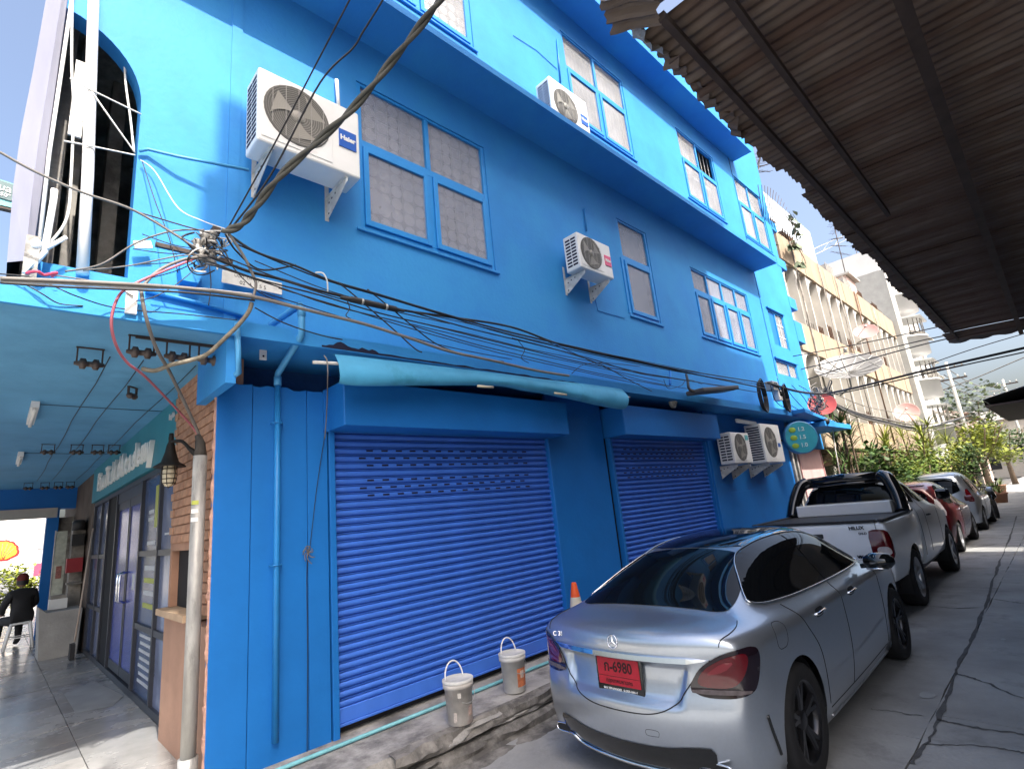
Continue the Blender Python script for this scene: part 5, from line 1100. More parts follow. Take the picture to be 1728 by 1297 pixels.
# ================================================================== VEHICLES
def cage(stations, rows, rear_x, front_x, bow_r, bow_f, lev=3, ymul_end=.97, wheels=(), R=.37, crease=()):
    """Box-topology control cage, subdivided. stations: [x, [(y,z) centre->shoulder]]; rows: [(z, ymul)] below the shoulder.
    rear_x/front_x: x of each row on the end faces at the centreline; bow: how far the end curves forward at the corner."""
    bm = bmesh.new(); nt = len(stations); nc = len(stations[0][1]); nr = len(rows) + 1
    cache = {}
    def v(p):
        k = (round(p[0], 4), round(p[1], 4), round(p[2], 4))
        if k not in cache: cache[k] = bm.verts.new(p)
        return cache[k]
    w0 = stations[0][1][-1][0]; w1 = stations[-1][1][-1][0]
    def topP(i, c, s):
        x, cols = stations[i]; y, z = cols[c]
        if i == 0: x = rear_x[0] + bow_r * (y / w0) ** 2.2
        if i == nt - 1: x = front_x[0] - bow_f * (y / w1) ** 2.2
        return (x, s * y, z)
    def sideP(i, r, s):
        if r == 0: return topP(i, nc - 1, s)
        x, cols = stations[i]; w_ = cols[-1][0]; z, ym = rows[r - 1]
        y = w_ * ym if 0 < i < nt - 1 else w_ * (1 + (ym - 1) * ymul_end)
        if i == 0: x = rear_x[r] + bow_r
        if i == nt - 1: x = front_x[r] - bow_f
        return (x, s * y, z)
    def endP(e, c, r, s):
        i = 0 if e == 0 else nt - 1
        if r == 0: return topP(i, c, s)
        if c == nc - 1: return sideP(i, r, s)
        y0 = stations[i][1][c][0] / (stations[i][1][-1][0]); ye = sideP(i, r, 1)[1]
        y = y0 * ye; z = rows[r - 1][0]
        x = rear_x[r] + bow_r * y0 ** 2.2 if e == 0 else front_x[r] - bow_f * y0 ** 2.2
        return (x, s * y, z)
    def F(*ps):
        vs = [];
        for p in ps:
            q = v(p)
            if q not in vs: vs.append(q)
        if len(vs) >= 3:
            try: bm.faces.new(vs)
            except ValueError: pass
    for s in (1, -1):
        for i in range(nt - 1):
            for c in range(nc - 1): F(topP(i, c, s), topP(i + 1, c, s), topP(i + 1, c + 1, s), topP(i, c + 1, s))
            for r in range(nr - 1): F(sideP(i, r, s), sideP(i + 1, r, s), sideP(i + 1, r + 1, s), sideP(i, r + 1, s))
        for e in (0, 1):
            for c in range(nc - 1):
                for r in range(nr - 1): F(endP(e, c, r, s), endP(e, c + 1, r, s), endP(e, c + 1, r + 1, s), endP(e, c, r + 1, s))
    bmesh.ops.recalc_face_normals(bm, faces=bm.faces)
    me = bpy.data.meshes.new('cage'); bm.to_mesh(me); bm.free()
    o = bpy.data.objects.new('cage', me); COL.objects.link(o)
    sub = o.modifiers.new('s', 'SUBSURF'); sub.levels = lev; sub.render_levels = lev
    dg = bpy.context.evaluated_depsgraph_get(); out = bpy.data.meshes.new_from_object(o.evaluated_get(dg))
    bpy.data.objects.remove(o); bpy.data.meshes.remove(me)
    return out
def arches(me, wheels, R, ymin=.45):
    bm = bmesh.new(); bm.from_mesh(me)
    for (wx, wz) in wheels:
        def dd(q): return math.hypot(q.co.x - wx, q.co.z - wz)
        kill = [f for f in bm.faces if all(dd(q) < R for q in f.verts) and all(abs(q.co.y) > ymin for q in f.verts)]
        bmesh.ops.delete(bm, geom=kill, context='FACES')
        for q in bm.verts:
            if abs(q.co.y) > ymin and q.is_boundary and dd(q) < R * 1.12 and q.co.z > .12 * 1.6:
                d = dd(q)
                if d > 1e-4: q.co.x = wx + (q.co.x - wx) * R / d; q.co.z = wz + (q.co.z - wz) * R / d
        for q in bm.verts:
            if abs(q.co.y) > ymin and not q.is_boundary and dd(q) < R + .004:
                d = dd(q); q.co.x = wx + (q.co.x - wx) * (R + .006) / d; q.co.z = wz + (q.co.z - wz) * (R + .006) / d
    for f in bm.faces: f.smooth = True
    bm.to_mesh(me); bm.free(); me.update(); return me
def bvh_of(me):
    me.calc_loop_triangles(); return BVHTree.FromPolygons([q.co.copy() for q in me.vertices], [list(p.vertices) for p in me.polygons])
def inside(p, poly):
    c = False; n = len(poly)
    for i in range(n):
        a, b_ = poly[i], poly[i - 1]
        if (a[1] > p[1]) != (b_[1] > p[1]) and p[0] < (b_[0] - a[0]) * (p[1] - a[1]) / (b_[1] - a[1] + 1e-12) + a[0]: c = not c
    return c
def round_poly(poly, it=2):
    for _ in range(it):
        o = []
        for i in range(len(poly)):
            a, b_ = Vector(poly[i]), Vector(poly[(i + 1) % len(poly)]); o += [tuple(a * .78 + b_ * .22), tuple(a * .22 + b_ * .78)]
        poly = o
    return poly
def patch(bvh, poly, org, step=.03, off=.006, thick=0.0, rnd=2, warp=None):
    """outline poly (2-D) laid on a body surface: org(u,v) -> (ray origin, ray direction)"""
    if rnd: poly = round_poly(poly, rnd)
    # densify the outline
    P = []
    for i in range(len(poly)):
        a, b_ = Vector(poly[i]), Vector(poly[(i + 1) % len(poly)]); k = max(1, int((b_ - a).length / step))
        P += [a + (b_ - a) * j / k for j in range(k)]
    n = len(P); us = [p.x for p in P]; vs_ = [p.y for p in P]
    pts = list(P); x = min(us) + step * .5
    while x < max(us):
        y = min(vs_) + step * .5
        while y < max(vs_):
            if inside((x, y), P) and min((q - Vector((x, y))).length for q in P) > step * .4: pts.append(Vector((x, y)))
            y += step
        x += step
    V2, E2, F2_, *_ = delaunay_2d_cdt(pts, [(i, (i + 1) % n) for i in range(n)], [list(range(n))], 1, 1e-5)
    co = []; ok = []
    for p in V2:
        o, d = org(p.x, p.y); h, nrm, idx, dist = bvh.ray_cast(o, d)
        if h is None: co.append(None); continue
        if nrm.dot(d) > 0: nrm = -nrm
        q = h + nrm * off
        if warp: q = warp(q, nrm, p)
        co.append(q)
    m = M(); mp = {}; vv = []
    for i, q in enumerate(co):
        if q is not None: mp[i] = len(vv); vv.append(q)
    m.add(vv, [[mp[i] for i in f] for f in F2_ if all(i in mp for i in f)], 0, True)
    return m
SIDE = lambda s: (lambda u_, v_: (Vector((u_, s * 3, v_)), Vector((0, -s, 0))))
REAR = lambda u_, v_: (Vector((-2, u_, v_)), Vector((1, 0, 0)))
TOP = lambda u_, v_: (Vector((u_, v_, 4)), Vector((0, 0, -1)))
def line_on(bvh, pts, org, r, m_, nm, parent, off=.002, k=10, n=5):
    P = smooth_path([(a, b_, 0) for a, b_ in pts], k); out = []
    for p in P:
        o, d = org(p.x, p.y); h, nrm, i, ds = bvh.ray_cast(o, d)
        if h is not None:
            if nrm.dot(d) > 0: nrm = -nrm
            out.append(h + nrm * off)
    if len(out) < 2: return None
    b = M(); b.tube(out, r, n); return b.build(nm, m_, parent)
def wheel(parent, x, y, z, R, wd, side, rim_m, spokes=5, nm='wheel', dark_rim=None, split=True):
    e = link(nm, None, parent, (x, y, z))
    RY = Matrix.Rotation(-side * math.pi / 2, 3, 'X')      # axis along +-y, outward = local +z
    t_ = M(); rr = R * .70
    t_.lathe([(rr, -wd * .5), (R * .93, -wd * .5), (R * .985, -wd * .40), (R, -wd * .25), (R, wd * .25), (R * .985, wd * .40), (R * .93, wd * .5), (rr, wd * .47), (rr - .005, wd * .44), (rr - .005, -wd * .5)], (0, 0, 0), 48, 0, RY); t_.build('tyre', rubber, e)
    m = M(); m.lathe([(rr + .002, wd * .455), (rr - .018, wd * .45), (rr - .022, wd * .2), (rr - .03, -wd * .4)], (0, 0, 0), 40, 0, RY)
    m.build('rim', rim_m, e)
    d_ = M(); d_.lathe([(rr - .03, -wd * .1), (0, -wd * .1)], (0, 0, 0), 32, 0, RY); d_.build('rim_shade_disc', mat('wheel_gloom', (.012, .012, .013), .6, .3, var=0), e)  # near-black disc standing in for the shade behind the spokes
    s = M()
    for k in range(spokes):
        a0 = 2 * math.pi * k / spokes + .3
        for off in ((-.16, .16) if split else (0,)):
            pr = []
            for f_ in (.16, .55, 1.0):
                r = (rr - .02) * f_; a = a0 + off * (f_ if split else 1); hw = .030 - .010 * f_ if split else .05 - .012 * f_
                c = Vector((r * math.cos(a), r * math.sin(a), wd * (.30 + .12 * f_))); tn = Vector((-math.sin(a), math.cos(a), 0)); pr.append((c, tn, hw))
            vs = []
            for c, tn, hw in pr: vs += [c + tn * hw + V(0, 0, -.012), c + tn * hw * .5, c - tn * hw * .5, c - tn * hw + V(0, 0, -.012), c - tn * hw + V(0, 0, -.03), c + tn * hw + V(0, 0, -.03)]
            s.add([RY @ q for q in vs], [(6 * i + j, 6 * i + (j + 1) % 6, 6 * i + 6 + (j + 1) % 6, 6 * i + 6 + j) for i in range(2) for j in range(6)])
    s.lathe([(0, wd * .36), (.03, wd * .36), (.065, wd * .33), (.07, wd * .2)], (0, 0, 0), 20, 0, RY); s.build('spokes', rim_m, e)
    return e
def arch_liner(parent, wx, wz, R, y0, y1):
    b = M(); n = 26; vs = []
    for i in range(n + 1):
        a = math.pi * (-.12 + 1.24 * i / n); vs += [(wx + R * math.cos(a), y0, wz + R * math.sin(a)), (wx + R * math.cos(a), y1, wz + R * math.sin(a))]
    b.add(vs, [(2 * i, 2 * i + 1, 2 * i + 3, 2 * i + 2) for i in range(n)]); b.add([vs[2 * i + 1] for i in range(n + 1)], [tuple(range(n + 1))]); return b.build('arch_liner', black_pl, parent)
silver = mat('silver_metallic', (.52, .57, .63), .28, .84, var=.03, vs=40, coat=1.0)
silver_w = mat('white_paint_coat', (.82, .84, .85), .35, 0.05, var=.03, coat=.8)
red_m = mat('dark_red_metallic', (.085, .004, .008), .3, .3, var=.04, coat=1.0)
lens_red = mat('red_lens', (.105, .002, .005), .08, var=.15, vs=10, coat=1.0); lens_dk = mat('smoked_lens', (.012, .006, .010), .06, var=0, coat=1.0); lens_cl = mat('clear_lens', (.55, .5, .48), .12, var=.15, vs=15)
gap_m = mat('shut_line', (.012, .013, .015), .7, var=0); gloss_black = mat('gloss_black', (.006, .007, .008), .05, var=0, coat=1.0)
alloy = mat('machined_black_alloy', (.05, .05, .055), .25, .8, var=.05); alloy_s = mat('silver_alloy', (.45, .46, .48), .3, .8, var=.05)

# ---------------------------------------------------------------- silver saloon
def sedan():
    t = thing('saloon_car', 'silver four-door saloon with red rear plate parked by the roller shutter', 'car', (1.62, -2.04, 0), .01)
    t.scale = (1, .93, 1)
    S = [(.27, [(0, .978), (.34, .976), (.55, .965), (.70, .948), (.795, .905)]),
         (.45, [(0, 1.005), (.35, 1.005), (.56, .99), (.73, .97), (.845, .92)]),
         (.56, [(0, 1.014), (.36, 1.012), (.60, 1.005), (.76, .985), (.885, .93)]),
         (.665, [(0, 1.03), (.36, 1.028), (.63, 1.018), (.775, .992), (.898, .932)]),
         (1.02, [(0, 1.215), (.35, 1.205), (.615, 1.16), (.79, .99), (.905, .928)]),
         (1.42, [(0, 1.36), (.33, 1.35), (.595, 1.305), (.795, .982), (.908, .926)]),
         (1.90, [(0, 1.42), (.33, 1.412), (.58, 1.37), (.80, .98), (.908, .922)]),
         (2.40, [(0, 1.435), (.33, 1.427), (.585, 1.385), (.80, .975), (.908, .916)]),
         (2.85, [(0, 1.41), (.33, 1.40), (.575, 1.35), (.795, .97), (.905, .91)]),
         (3.25, [(0, 1.25), (.34, 1.24), (.60, 1.18), (.785, .965), (.90, .905)]),
         (3.65, [(0, 1.03), (.36, 1.02), (.64, .985), (.775, .95), (.893, .89)]),
         (4.00, [(0, .965), (.36, .96), (.62, .94), (.77, .915), (.88, .85)]),
         (4.40, [(0, .88), (.36, .875), (.60, .86), (.74, .83), (.84, .76)]),
         (4.60, [(0, .76), (.35, .755), (.55, .745), (.66, .72), (.74, .68)])]
    rows = [(.83, 1.0), (.69, 1.004), (.56, 1.004), (.38, .99), (.25, .975), (.17, .93)]
    wheels = ((1.04, .333), (3.86, .333)); R = .375
    me = cage(S, rows, [.215, .225, .235, .19, .19, .22, .29], [4.60, 4.64, 4.68, 4.69, 4.69, 4.66, 4.6], .17, .30)
    # plate recess pressed into the boot lid, and bumper shelf
    for q in me.vertices:
        c = q.co
        if c.x < .36 and .52 < c.z < .84:
            h = min(1, max(0, (.44 + .30 * (c.z - .52) - abs(c.y)) / .04)); k = min(1, max(0, (.80 - c.z) / .02)) * min(1, max(0, (c.z - .565) / .03))
            c.x += .038 * h * h * (3 - 2 * h) * k
    arches(me, wheels, R)
    me.materials.append(silver)
    bv = bvh_of(me)
    body = link('body', me, t)
    for s in (1, -1):
        for (wx, wz) in wheels:
            arch_liner(t, wx, wz, R + .004, s * .86, s * .56); wheel(t, wx, s * .79, wz, .333, .225, s, alloy, 5)
        # side glass with bright surround
        dlo = [(.86, 1.03), (.98, 1.11), (1.22, 1.245), (1.42, 1.315), (1.75, 1.362), (2.2, 1.378), (2.6, 1.352), (2.95, 1.25), (3.22, 1.12), (3.42, 1.0), (3.2, .988), (2.4, .992), (1.5, 1.002)]
        patch(bv, dlo, SIDE(s), off=.007, rnd=2, step=.025).build('side_window', glass_dark, t)
        rp = round_poly(dlo, 2); line_on(bv, rp + [rp[0]], SIDE(s), .0065, chrome, 'window_trim', t, off=.009, k=3)
        line_on(bv, [(2.16, 1.365), (2.17, 1.2), (2.18, 1.0)], SIDE(s), .012, gloss_black, 'door_pillar', t, .0)
        for pl in ([(2.18, .985), (2.19, .7), (2.17, .45), (2.10, .27)], [(3.36, .98), (3.40, .8), (3.38, .5), (3.36, .28)], [(1.18, .995), (1.30, .86), (1.46, .68), (1.50, .5), (1.50, .30)], [(1.52, .27), (2.4, .265), (3.3, .27)]): line_on(bv, pl, SIDE(s), .0035, gap_m, 'shut_line', t, .0)
        for hx in (1.52, 2.38):
            h = link('door_handle', None, t); b = M(); y = s * .925
            b.tube([(hx, s * .90, .865), (hx + .03, y, .868), (hx + .17, y, .874), (hx + .20, s * .90, .876)], .011, 8); b.build('grip', chrome, h)
            patch(bv, [(hx + .02, .84), (hx + .17, .84), (hx + .19, .87), (hx + .17, .90), (hx + .02, .90), (hx, .87)], SIDE(s), .02, .0015).build('cup', gap_m, h)
        # mirror
        mi = link('door_mirror', None, t); b = M(); b.lathe([(.001, -.13), (.055, -.115), (.085, -.05), (.09, .03), (.07, .10), (.03, .135), (.001, .14)], (3.05, s * 1.03, 1.03), 16, 0, Matrix.Rotation(math.pi / 2, 3, 'X') @ Matrix.Diagonal((1.0, .85, 1)).to_3x3()); b.build('shell', gloss_black, mi)
        b = M(); b.tube([(3.06, s * .87, .985), (3.06, s * .97, 1.0)], .022, 8); b.build('stalk', gloss_black, mi)
        b = M(); b.tube([(2.97, s * .94, .975), (2.97, s * 1.12, .975)], .010, 6); b.build('trim', chrome, mi)
        # tail lamp wrapping the corner, seen along the diagonal
        dg_ = Vector((1, -s * 1.0, 0)).normalized(); sd_ = Vector((-s * 1, -1, 0)).normalized() * -s
        LAMP = lambda a, z, s=s, dg_=dg_: (Vector((.50, s * .62, z - .005)) - dg_ * 2 + Vector((dg_.y, -dg_.x, 0)) * a * -s, dg_)
        lamp = [(-.215, .668), (-.22, .70), (-.15, .80), (-.02, .875), (.13, .90), (.205, .885), (.215, .83), (.175, .72), (.13, .66), (.0, .635), (-.15, .638)]
        tl = link('tail_lamp', None, t); patch(bv, lamp, LAMP, .02, .006, rnd=2).build('housing', lens_dk, tl)
        inner = [(-.19, .695), (-.14, .785), (-.02, .85), (.10, .875), (.13, .84), (.08, .74), (.0, .685)]
        patch(bv, inner, LAMP, .02, .0085, rnd=2).build('lens', lens_red, tl)
        patch(bv, [(-.14, .75), (-.03, .825), (.04, .83), (-.02, .775)], LAMP, .02, .0105, rnd=1).build('light_guide', mat('pink_guide', (.2, .012, .02), .15, var=0, coat=1), tl)
        patch(bv, [(-.21, .655), (.1, .655), (.12, .677), (-.22, .683)], LAMP, .02, .0095, rnd=1).build('reverse_strip', mat('smoke_strip', (.12, .1, .1), .15, var=.3, vs=30), tl)
        # air slit at the bumper side
        line_on(bv, [(.52, .52), (.55, .42), (.60, .30)], SIDE(s), .013, gloss_black, 'bumper_slit', t, .0)
    for s in (1, -1): line_on(bv, [(.63, s * .73), (.55, s * .755), (.45, s * .75), (.36, s * .715)], TOP, .003, gap_m, 'shut_line', t, .002)
    line_on(bv, [(-.60, .79), (-.575, .765), (-.49, .665), (-.41, .58), (-.25, .52), (0, .507), (.25, .52), (.41, .58), (.49, .665), (.575, .765), (.60, .79)], REAR, .0038, gap_m, 'shut_line', t, .001)
    # rear window, panoramic black roof
    rw = [(.665, -.63), (.675, -.3), (.675, 0), (.675, .3), (.665, .63), (.85, .645), (1.1, .60), (1.40, .535), (1.43, .25), (1.44, 0), (1.43, -.25), (1.40, -.535), (1.1, -.60), (.85, -.645)]
    patch(bv, rw, TOP, .04, .004, rnd=2).build('rear_window', glass_dark, t)
    patch(bv, [(1.46, -.46), (1.46, .46), (2.0, .52), (2.75, .50), (2.78, 0), (2.75, -.50), (2.0, -.52)], TOP, .05, .003, rnd=2).build('sunroof', gloss_black, t)
    patch(bv, [(2.98, -.50), (2.94, 0), (2.98, .50), (3.3, .58), (3.58, .60), (3.66, 0), (3.58, -.60), (3.3, -.58)], TOP, .05, .004, rnd=2).build('windscreen', glass_dark, t)
    # chrome strip, emblem, plate
    P = []
    for i in range(31):
        y = -.655 + 1.31 * i / 30; h, nrm, *_ = bv.ray_cast(Vector((-2, y, .83)), Vector((1, 0, 0))); P.append((h, y))
    b = M(); vs = []
    for i, (h, y) in enumerate(P):
        f_ = min(1, (1 - abs(y) / .66) * 5); z0 = .83 - .018 * f_; z1 = .83 + .014 * f_; vs += [(h.x - .003, y, z0 + .004), (h.x - .03 * f_, y, z0), (h.x - .024 * f_, y, z1 - .004), (h.x - .003, y, z1)]
    b.add(vs, [(4 * i + j, 4 * i + j + 1, 4 * i + j + 5, 4 * i + j + 4) for i in range(30) for j in range(3)], 0, False); b.build('chrome_strip', chrome, t)
    h, nrm, *_ = bv.ray_cast(Vector((-2, 0, .902)), Vector((1, 0, 0))); em = link('emblem', None, t)
    Me = frame_mat(h + V(-.006, 0, 0), (0, -1, 0), (.12, 0, 1)); r = .040
    b = M(); b.tube([(r * math.cos(a), r * math.sin(a), 0) for a in [2 * math.pi * i / 32 for i in range(33)]], .0042, 6); me_ = b.mesh('ring', [chrome]); me_.transform(Me); link('ring', me_, em)
    b = M()
    for k in range(3):
        a = math.pi / 2 + 2 * math.pi * k / 3; d = V(math.cos(a), math.sin(a), 0); n_ = V(-d.y, d.x, 0); b.add([V(0, 0, .006), n_ * .008 - d * .004, d * r, -n_ * .008 - d * .004], [(0, 1, 2), (0, 2, 3)])
    me_ = b.mesh('star', [chrome]); me_.transform(Me); link('star', me_, em)
    hb, *_ = bv.ray_cast(Vector((-2, .58, .90)), Vector((1, 0, 0))); text_obj('model_badge', 'C 350 e', .042, chrome, t, frame_mat((hb.x - .012, .54, .895), (.42, -1, 0), (.1, 0, 1)), .002, .001)
    pl = link('number_plate', None, t, (0, 0, .045)); px0 = bv.ray_cast(Vector((-2, 0, .70)), Vector((1, 0, 0)))[0].x - .012
    b = M(); b.cbox((px0, 0, .652), (.018, .385, .215), bev=.008); b.build('frame', gloss_black, pl)
    b = M(); b.cbox((px0 - .010, 0, .668), (.004, .345, .162)); b.build('plate', mat('red_plate', (.42, .015, .03), .45, var=.12, vs=12), pl)
    Mp = frame_mat((px0 - .0125, 0, .695), (0, -1, 0), (0, 0, 1)); dk = mat('plate_black', (.03, .004, .006), .5, var=0)
    text_obj('characters', 'ก-6980', .088, dk, pl, Mp, .001, .002, sx=.92); text_obj('province', 'กรุงเทพมหานคร', .034, dk, pl, frame_mat((px0 - .0125, 0, .612), (0, -1, 0), (0, 0, 1)), .001, .0005)
    b = M(); b.box(px0 - .0128, px0 - .0122, -.17, .17, .6375, .6405); b.build('ruled_line', dk, pl)
    text_obj('dealer_lettering', 'BKK VIPHAVADEE   0-2939-1001-9', .019, white_p, pl, frame_mat((px0 - .0112, 0, .563), (0, -1, 0), (0, 0, 1)), .0008, .0004)
    # lower bumper: black insert, bright strip, tail pipes
    ins = [(-.62, .375), (-.5, .375), (-.3, .345), (0, .335), (.3, .345), (.5, .375), (.62, .375), (.60, .25), (.4, .205), (0, .20), (-.4, .205), (-.60, .25)]
    patch(bv, ins, REAR, .04, .006, rnd=1).build('diffuser', gloss_black, t)
    line_on(bv, [(-.66, .225), (-.52, .255), (-.40, .215), (0, .20), (.40, .215), (.52, .255), (.66, .225)], REAR, .011, chrome, 'bright_strip', t, .012)
    for s in (1, -1):
        h, *_ = bv.ray_cast(Vector((-2, s * .62, .265)), Vector((1, 0, 0))); e = link('tail_pipe', None, t)
        ring = [(h.x - .02, s * .62 + a, .268 + c) for a, c in [(.075 * (abs(math.cos(q)) ** .5) * (1 if math.cos(q) > 0 else -1), .026 * (abs(math.sin(q)) ** .6) * (1 if math.sin(q) > 0 else -1)) for q in [2 * math.pi * i / 24 for i in range(25)]]]
        b = M(); b.tube(ring, .006, 6); b.build('tip', chrome, e); b = M(); b.add(ring[:-1], [tuple(range(24))]); b.build('bore', gap_m, e)
    line_on(bv, [(-.28, .40), (-.20, .40), (-.20, .43), (-.28, .43), (-.28, .40)], REAR, .0015, gap_m, 'tow_cover', t, .0)
    # filler flap on the right flank, door sticker, sill brightwork
    ff = round_poly([(.78, .80), (.95, .80), (.97, .96 - .02), (.80, .95)], 2); line_on(bv, ff + [ff[0]], SIDE(-1), .0022, gap_m, 'filler_flap', t, .0, k=3)
    line_on(bv, [(1.55, .205), (2.4, .20), (3.3, .205)], SIDE(-1), .012, alloy_s, 'sill_trim', t, .004)
    b = M(); b.box(.62, 4.2, -.72, .72, .15, .45); b.build('underbody', black_pl, t)
    return t
sedan()

# ---------------------------------------------------------------- white pickup
def pickup():
    t = thing('pickup_truck', 'white extended-cab pickup with black styling bar parked ahead of the saloon', 'pickup', (6.93, -1.75, 0))
    Zp = lambda z: z * 1.13 if z <= 1.12 else 1.2656 + (z - 1.12) * .90
    YS = .955
    wheels = ((1.20, .375), (4.33, .375)); R = .44
    W_ = .885
    Sb = [(.05, [(0, 1.06), (.4, 1.06), (.65, 1.06), (.80, 1.06), (.85, 1.05)]), (.12, [(0, 1.07), (.4, 1.07), (.68, 1.07), (.82, 1.07), (.875, 1.05)]), (.55, [(0, 1.07), (.4, 1.07), (.68, 1.07), (.83, 1.07), (W_, 1.05)]), (1.2, [(0, 1.07), (.4, 1.07), (.68, 1.07), (.83, 1.07), (W_ + .02, 1.05)]), (1.75, [(0, 1.07), (.4, 1.07), (.68, 1.07), (.83, 1.07), (W_, 1.05)]), (1.98, [(0, 1.07), (.4, 1.07), (.68, 1.07), (.83, 1.07), (.87, 1.05)])]
    rows = [(1.0, 1.01), (.85, 1.02), (.66, 1.015), (.50, .995), (.42, .96)]
    Sb = [(x, [(y * YS, Zp(z)) for y, z in c]) for x, c in Sb]; rows = [(Zp(z), m_) for z, m_ in rows]
    me = cage(Sb, rows, [.04, .03, .03, .035, .04, .07], [2.0] * 6, .05, .02); arches(me, wheels[:1], R); me.materials.append(silver_w); bv = bvh_of(me); link('bed', me, t)
    b = M(); b.box(.08, 1.95, -.76, .76, 1.206, 1.222); b.build('bed_liner', black_pl, t)
    for s in (1, -1):
        b = M(); b.box(.06, 1.95, s * .80 - .035, s * .80 + .035, 1.206, 1.24); bevel(b.build('bed_rail', black_pl, t), .01, 2)
    b = M(); b.box(.04, .085, -.74, .74, 1.208, 1.236); b.build('tailgate_cap', black_pl, t)
    b = M(); b.box(1.50, 1.9, -.66, .66, 1.223, 1.40); bevel(b.build('bed_box', silver_w, t), .015, 2)
    Sc = [(2.02, [(0, 1.62), (.35, 1.62), (.56, 1.58), (.80, 1.12), (.875, 1.06)]), (2.14, [(0, 1.675), (.35, 1.67), (.585, 1.62), (.81, 1.12), (.885, 1.06)]), (2.7, [(0, 1.70), (.35, 1.695), (.60, 1.645), (.81, 1.12), (.885, 1.06)]), (3.2, [(0, 1.675), (.35, 1.67), (.595, 1.61), (.805, 1.11), (.885, 1.055)]), (3.55, [(0, 1.46), (.35, 1.45), (.61, 1.40), (.80, 1.11), (.88, 1.05)]), (3.95, [(0, 1.15), (.35, 1.145), (.66, 1.12), (.79, 1.08), (.875, 1.03)]), (4.5, [(0, 1.08), (.35, 1.075), (.6, 1.05), (.77, 1.01), (.87, .94)]), (5.0, [(0, .98), (.35, .975), (.58, .95), (.72, .91), (.81, .84)]), (5.15, [(0, .86), (.35, .855), (.55, .84), (.66, .81), (.74, .76)])]
    Sc = [(x, [(y * YS, Zp(z)) for y, z in c]) for x, c in Sc]
    me = cage(Sc, [(1.07, 1.01), (.9, 1.015), (.7, 1.01), (.52, .99), (.43, .95)], [2.0] * 6, [5.15, 5.2, 5.22, 5.24, 5.24, 5.18], .03, .25); arches(me, wheels[1:], R); me.materials.append(silver_w); bc = bvh_of(me); link('cab', me, t)
    patch(bc, [(-.76, 1.24), (.76, 1.24), (.57, 1.735), (-.57, 1.735)], REAR, .05, .003, rnd=1).build('cab_back_panel', gloss_black, t)
    patch(bc, [(-.68, 1.31), (.68, 1.31), (.50, 1.69), (-.50, 1.69)], REAR, .05, .008, rnd=1).build('rear_window', glass_dark, t)
    for s in (1, -1):
        patch(bc, [(2.2, 1.33), (2.2, 1.51), (2.27, 1.66), (2.58, 1.68), (2.60, 1.30)], SIDE(s), .04, .004, rnd=1).build('quarter_window', glass_dark, t)
        patch(bc, [(2.66, 1.295), (2.66, 1.68), (3.1, 1.665), (3.35, 1.55), (3.72, 1.31), (3.6, 1.285)], SIDE(s), .04, .004, rnd=1).build('side_window', glass_dark, t)
        for pl in ([(2.62, 1.69), (2.62, 1.25), (2.60, .9), (2.62, .56)], [(3.74, 1.27), (3.72, 1.0), (3.70, .6)], [(2.14, 1.29), (2.12, .9), (2.12, .55)]): line_on(bc, pl, SIDE(s), .004, gap_m, 'shut_line', t, .0)
        b = M(); b.tube([(2.72, s * .845, 1.09), (2.74, s * .885, 1.09), (2.86, s * .885, 1.09), (2.88, s * .845, 1.09)], .012, 8); b.build('door_handle', black_pl, t)
        mi = M(); mi.cbox((3.66, s * 1.0, 1.36), (.10, .2, .17), bev=.04); mi.build('door_mirror', gloss_black, t)
        for (wx, wz) in wheels:
            arch_liner(t, wx, wz, R + .004, s * .82, s * .5); wheel(t, wx, s * .735, wz, .375, .24, s, alloy_s, 6, split=False)
        LAMP = lambda a, z, s=s: (Vector((.03, s * .765, z)) - Vector((1, -s * .7, 0)).normalized() * 2 + Vector((Vector((1, -s * .7, 0)).normalized().y, -Vector((1, -s * .7, 0)).normalized().x, 0)) * a * -s, Vector((1, -s * .7, 0)).normalized())
        tl = link('tail_lamp', None, t)
        patch(bv, [(-.09, .75), (-.10, 1.09), (-.03, 1.115), (.09, 1.10), (.14, .98), (.15, .75)], LAMP, .03, .006, rnd=1).build('housing', lens_red, tl)
        patch(bv, [(-.04, .80), (-.04, .90), (.08, .90), (.10, .80)], LAMP, .02, .010, rnd=2).build('reverse_lens', lens_cl, tl)
        # styling bar
    sbm = M()
    for s in (1, -1): sbm.tube(smooth_path([(1.58, s * .77, 1.22), (1.72, s * .73, 1.46), (1.86, s * .64, 1.70), (1.94, s * .54, 1.76)], 6), .10, 10)
    sbm.tube([(1.93, -.58, 1.755), (1.93, 0, 1.785), (1.93, .58, 1.755)], .075, 10); sbm.tube([(1.88, -.62, 1.68), (1.88, 0, 1.70), (1.88, .62, 1.68)], .02, 8); sbm.build('styling_bar', gloss_black, t)
    b = M(); b.cbox((.028, 0, 1.05), (.03, .22, .06), bev=.012); b.build('tailgate_handle', black_pl, t)
    for s in (1, -1): line_on(bv, [(s * .725, 1.19), (s * .73, .9), (s * .73, .66)], REAR, .004, gap_m, 'shut_line', t, 0)
    line_on(bv, [(-.73, .65), (0, .645), (.73, .65)], REAR, .005, gap_m, 'shut_line', t, 0)
    text_obj('lettering', 'HILUX', .06, alloy, t, frame_mat((.022, -.52, 1.14), (0, -1, 0), (0, 0, 1)), .003, .002); text_obj('lettering', 'D4-D', .04, alloy, t, frame_mat((.022, -.58, 1.07), (0, -1, 0), (0, 0, 1)), .003, .001); text_obj('lettering', 'VIGO', .05, alloy, t, frame_mat((.026, -.52, .78), (0, -1, 0), (0, 0, 1)), .003, .004); text_obj('lettering', 'TOYOTA', .05, alloy, t, frame_mat((.022, .54, 1.15), (0, -1, 0), (0, 0, 1)), .003, .003)
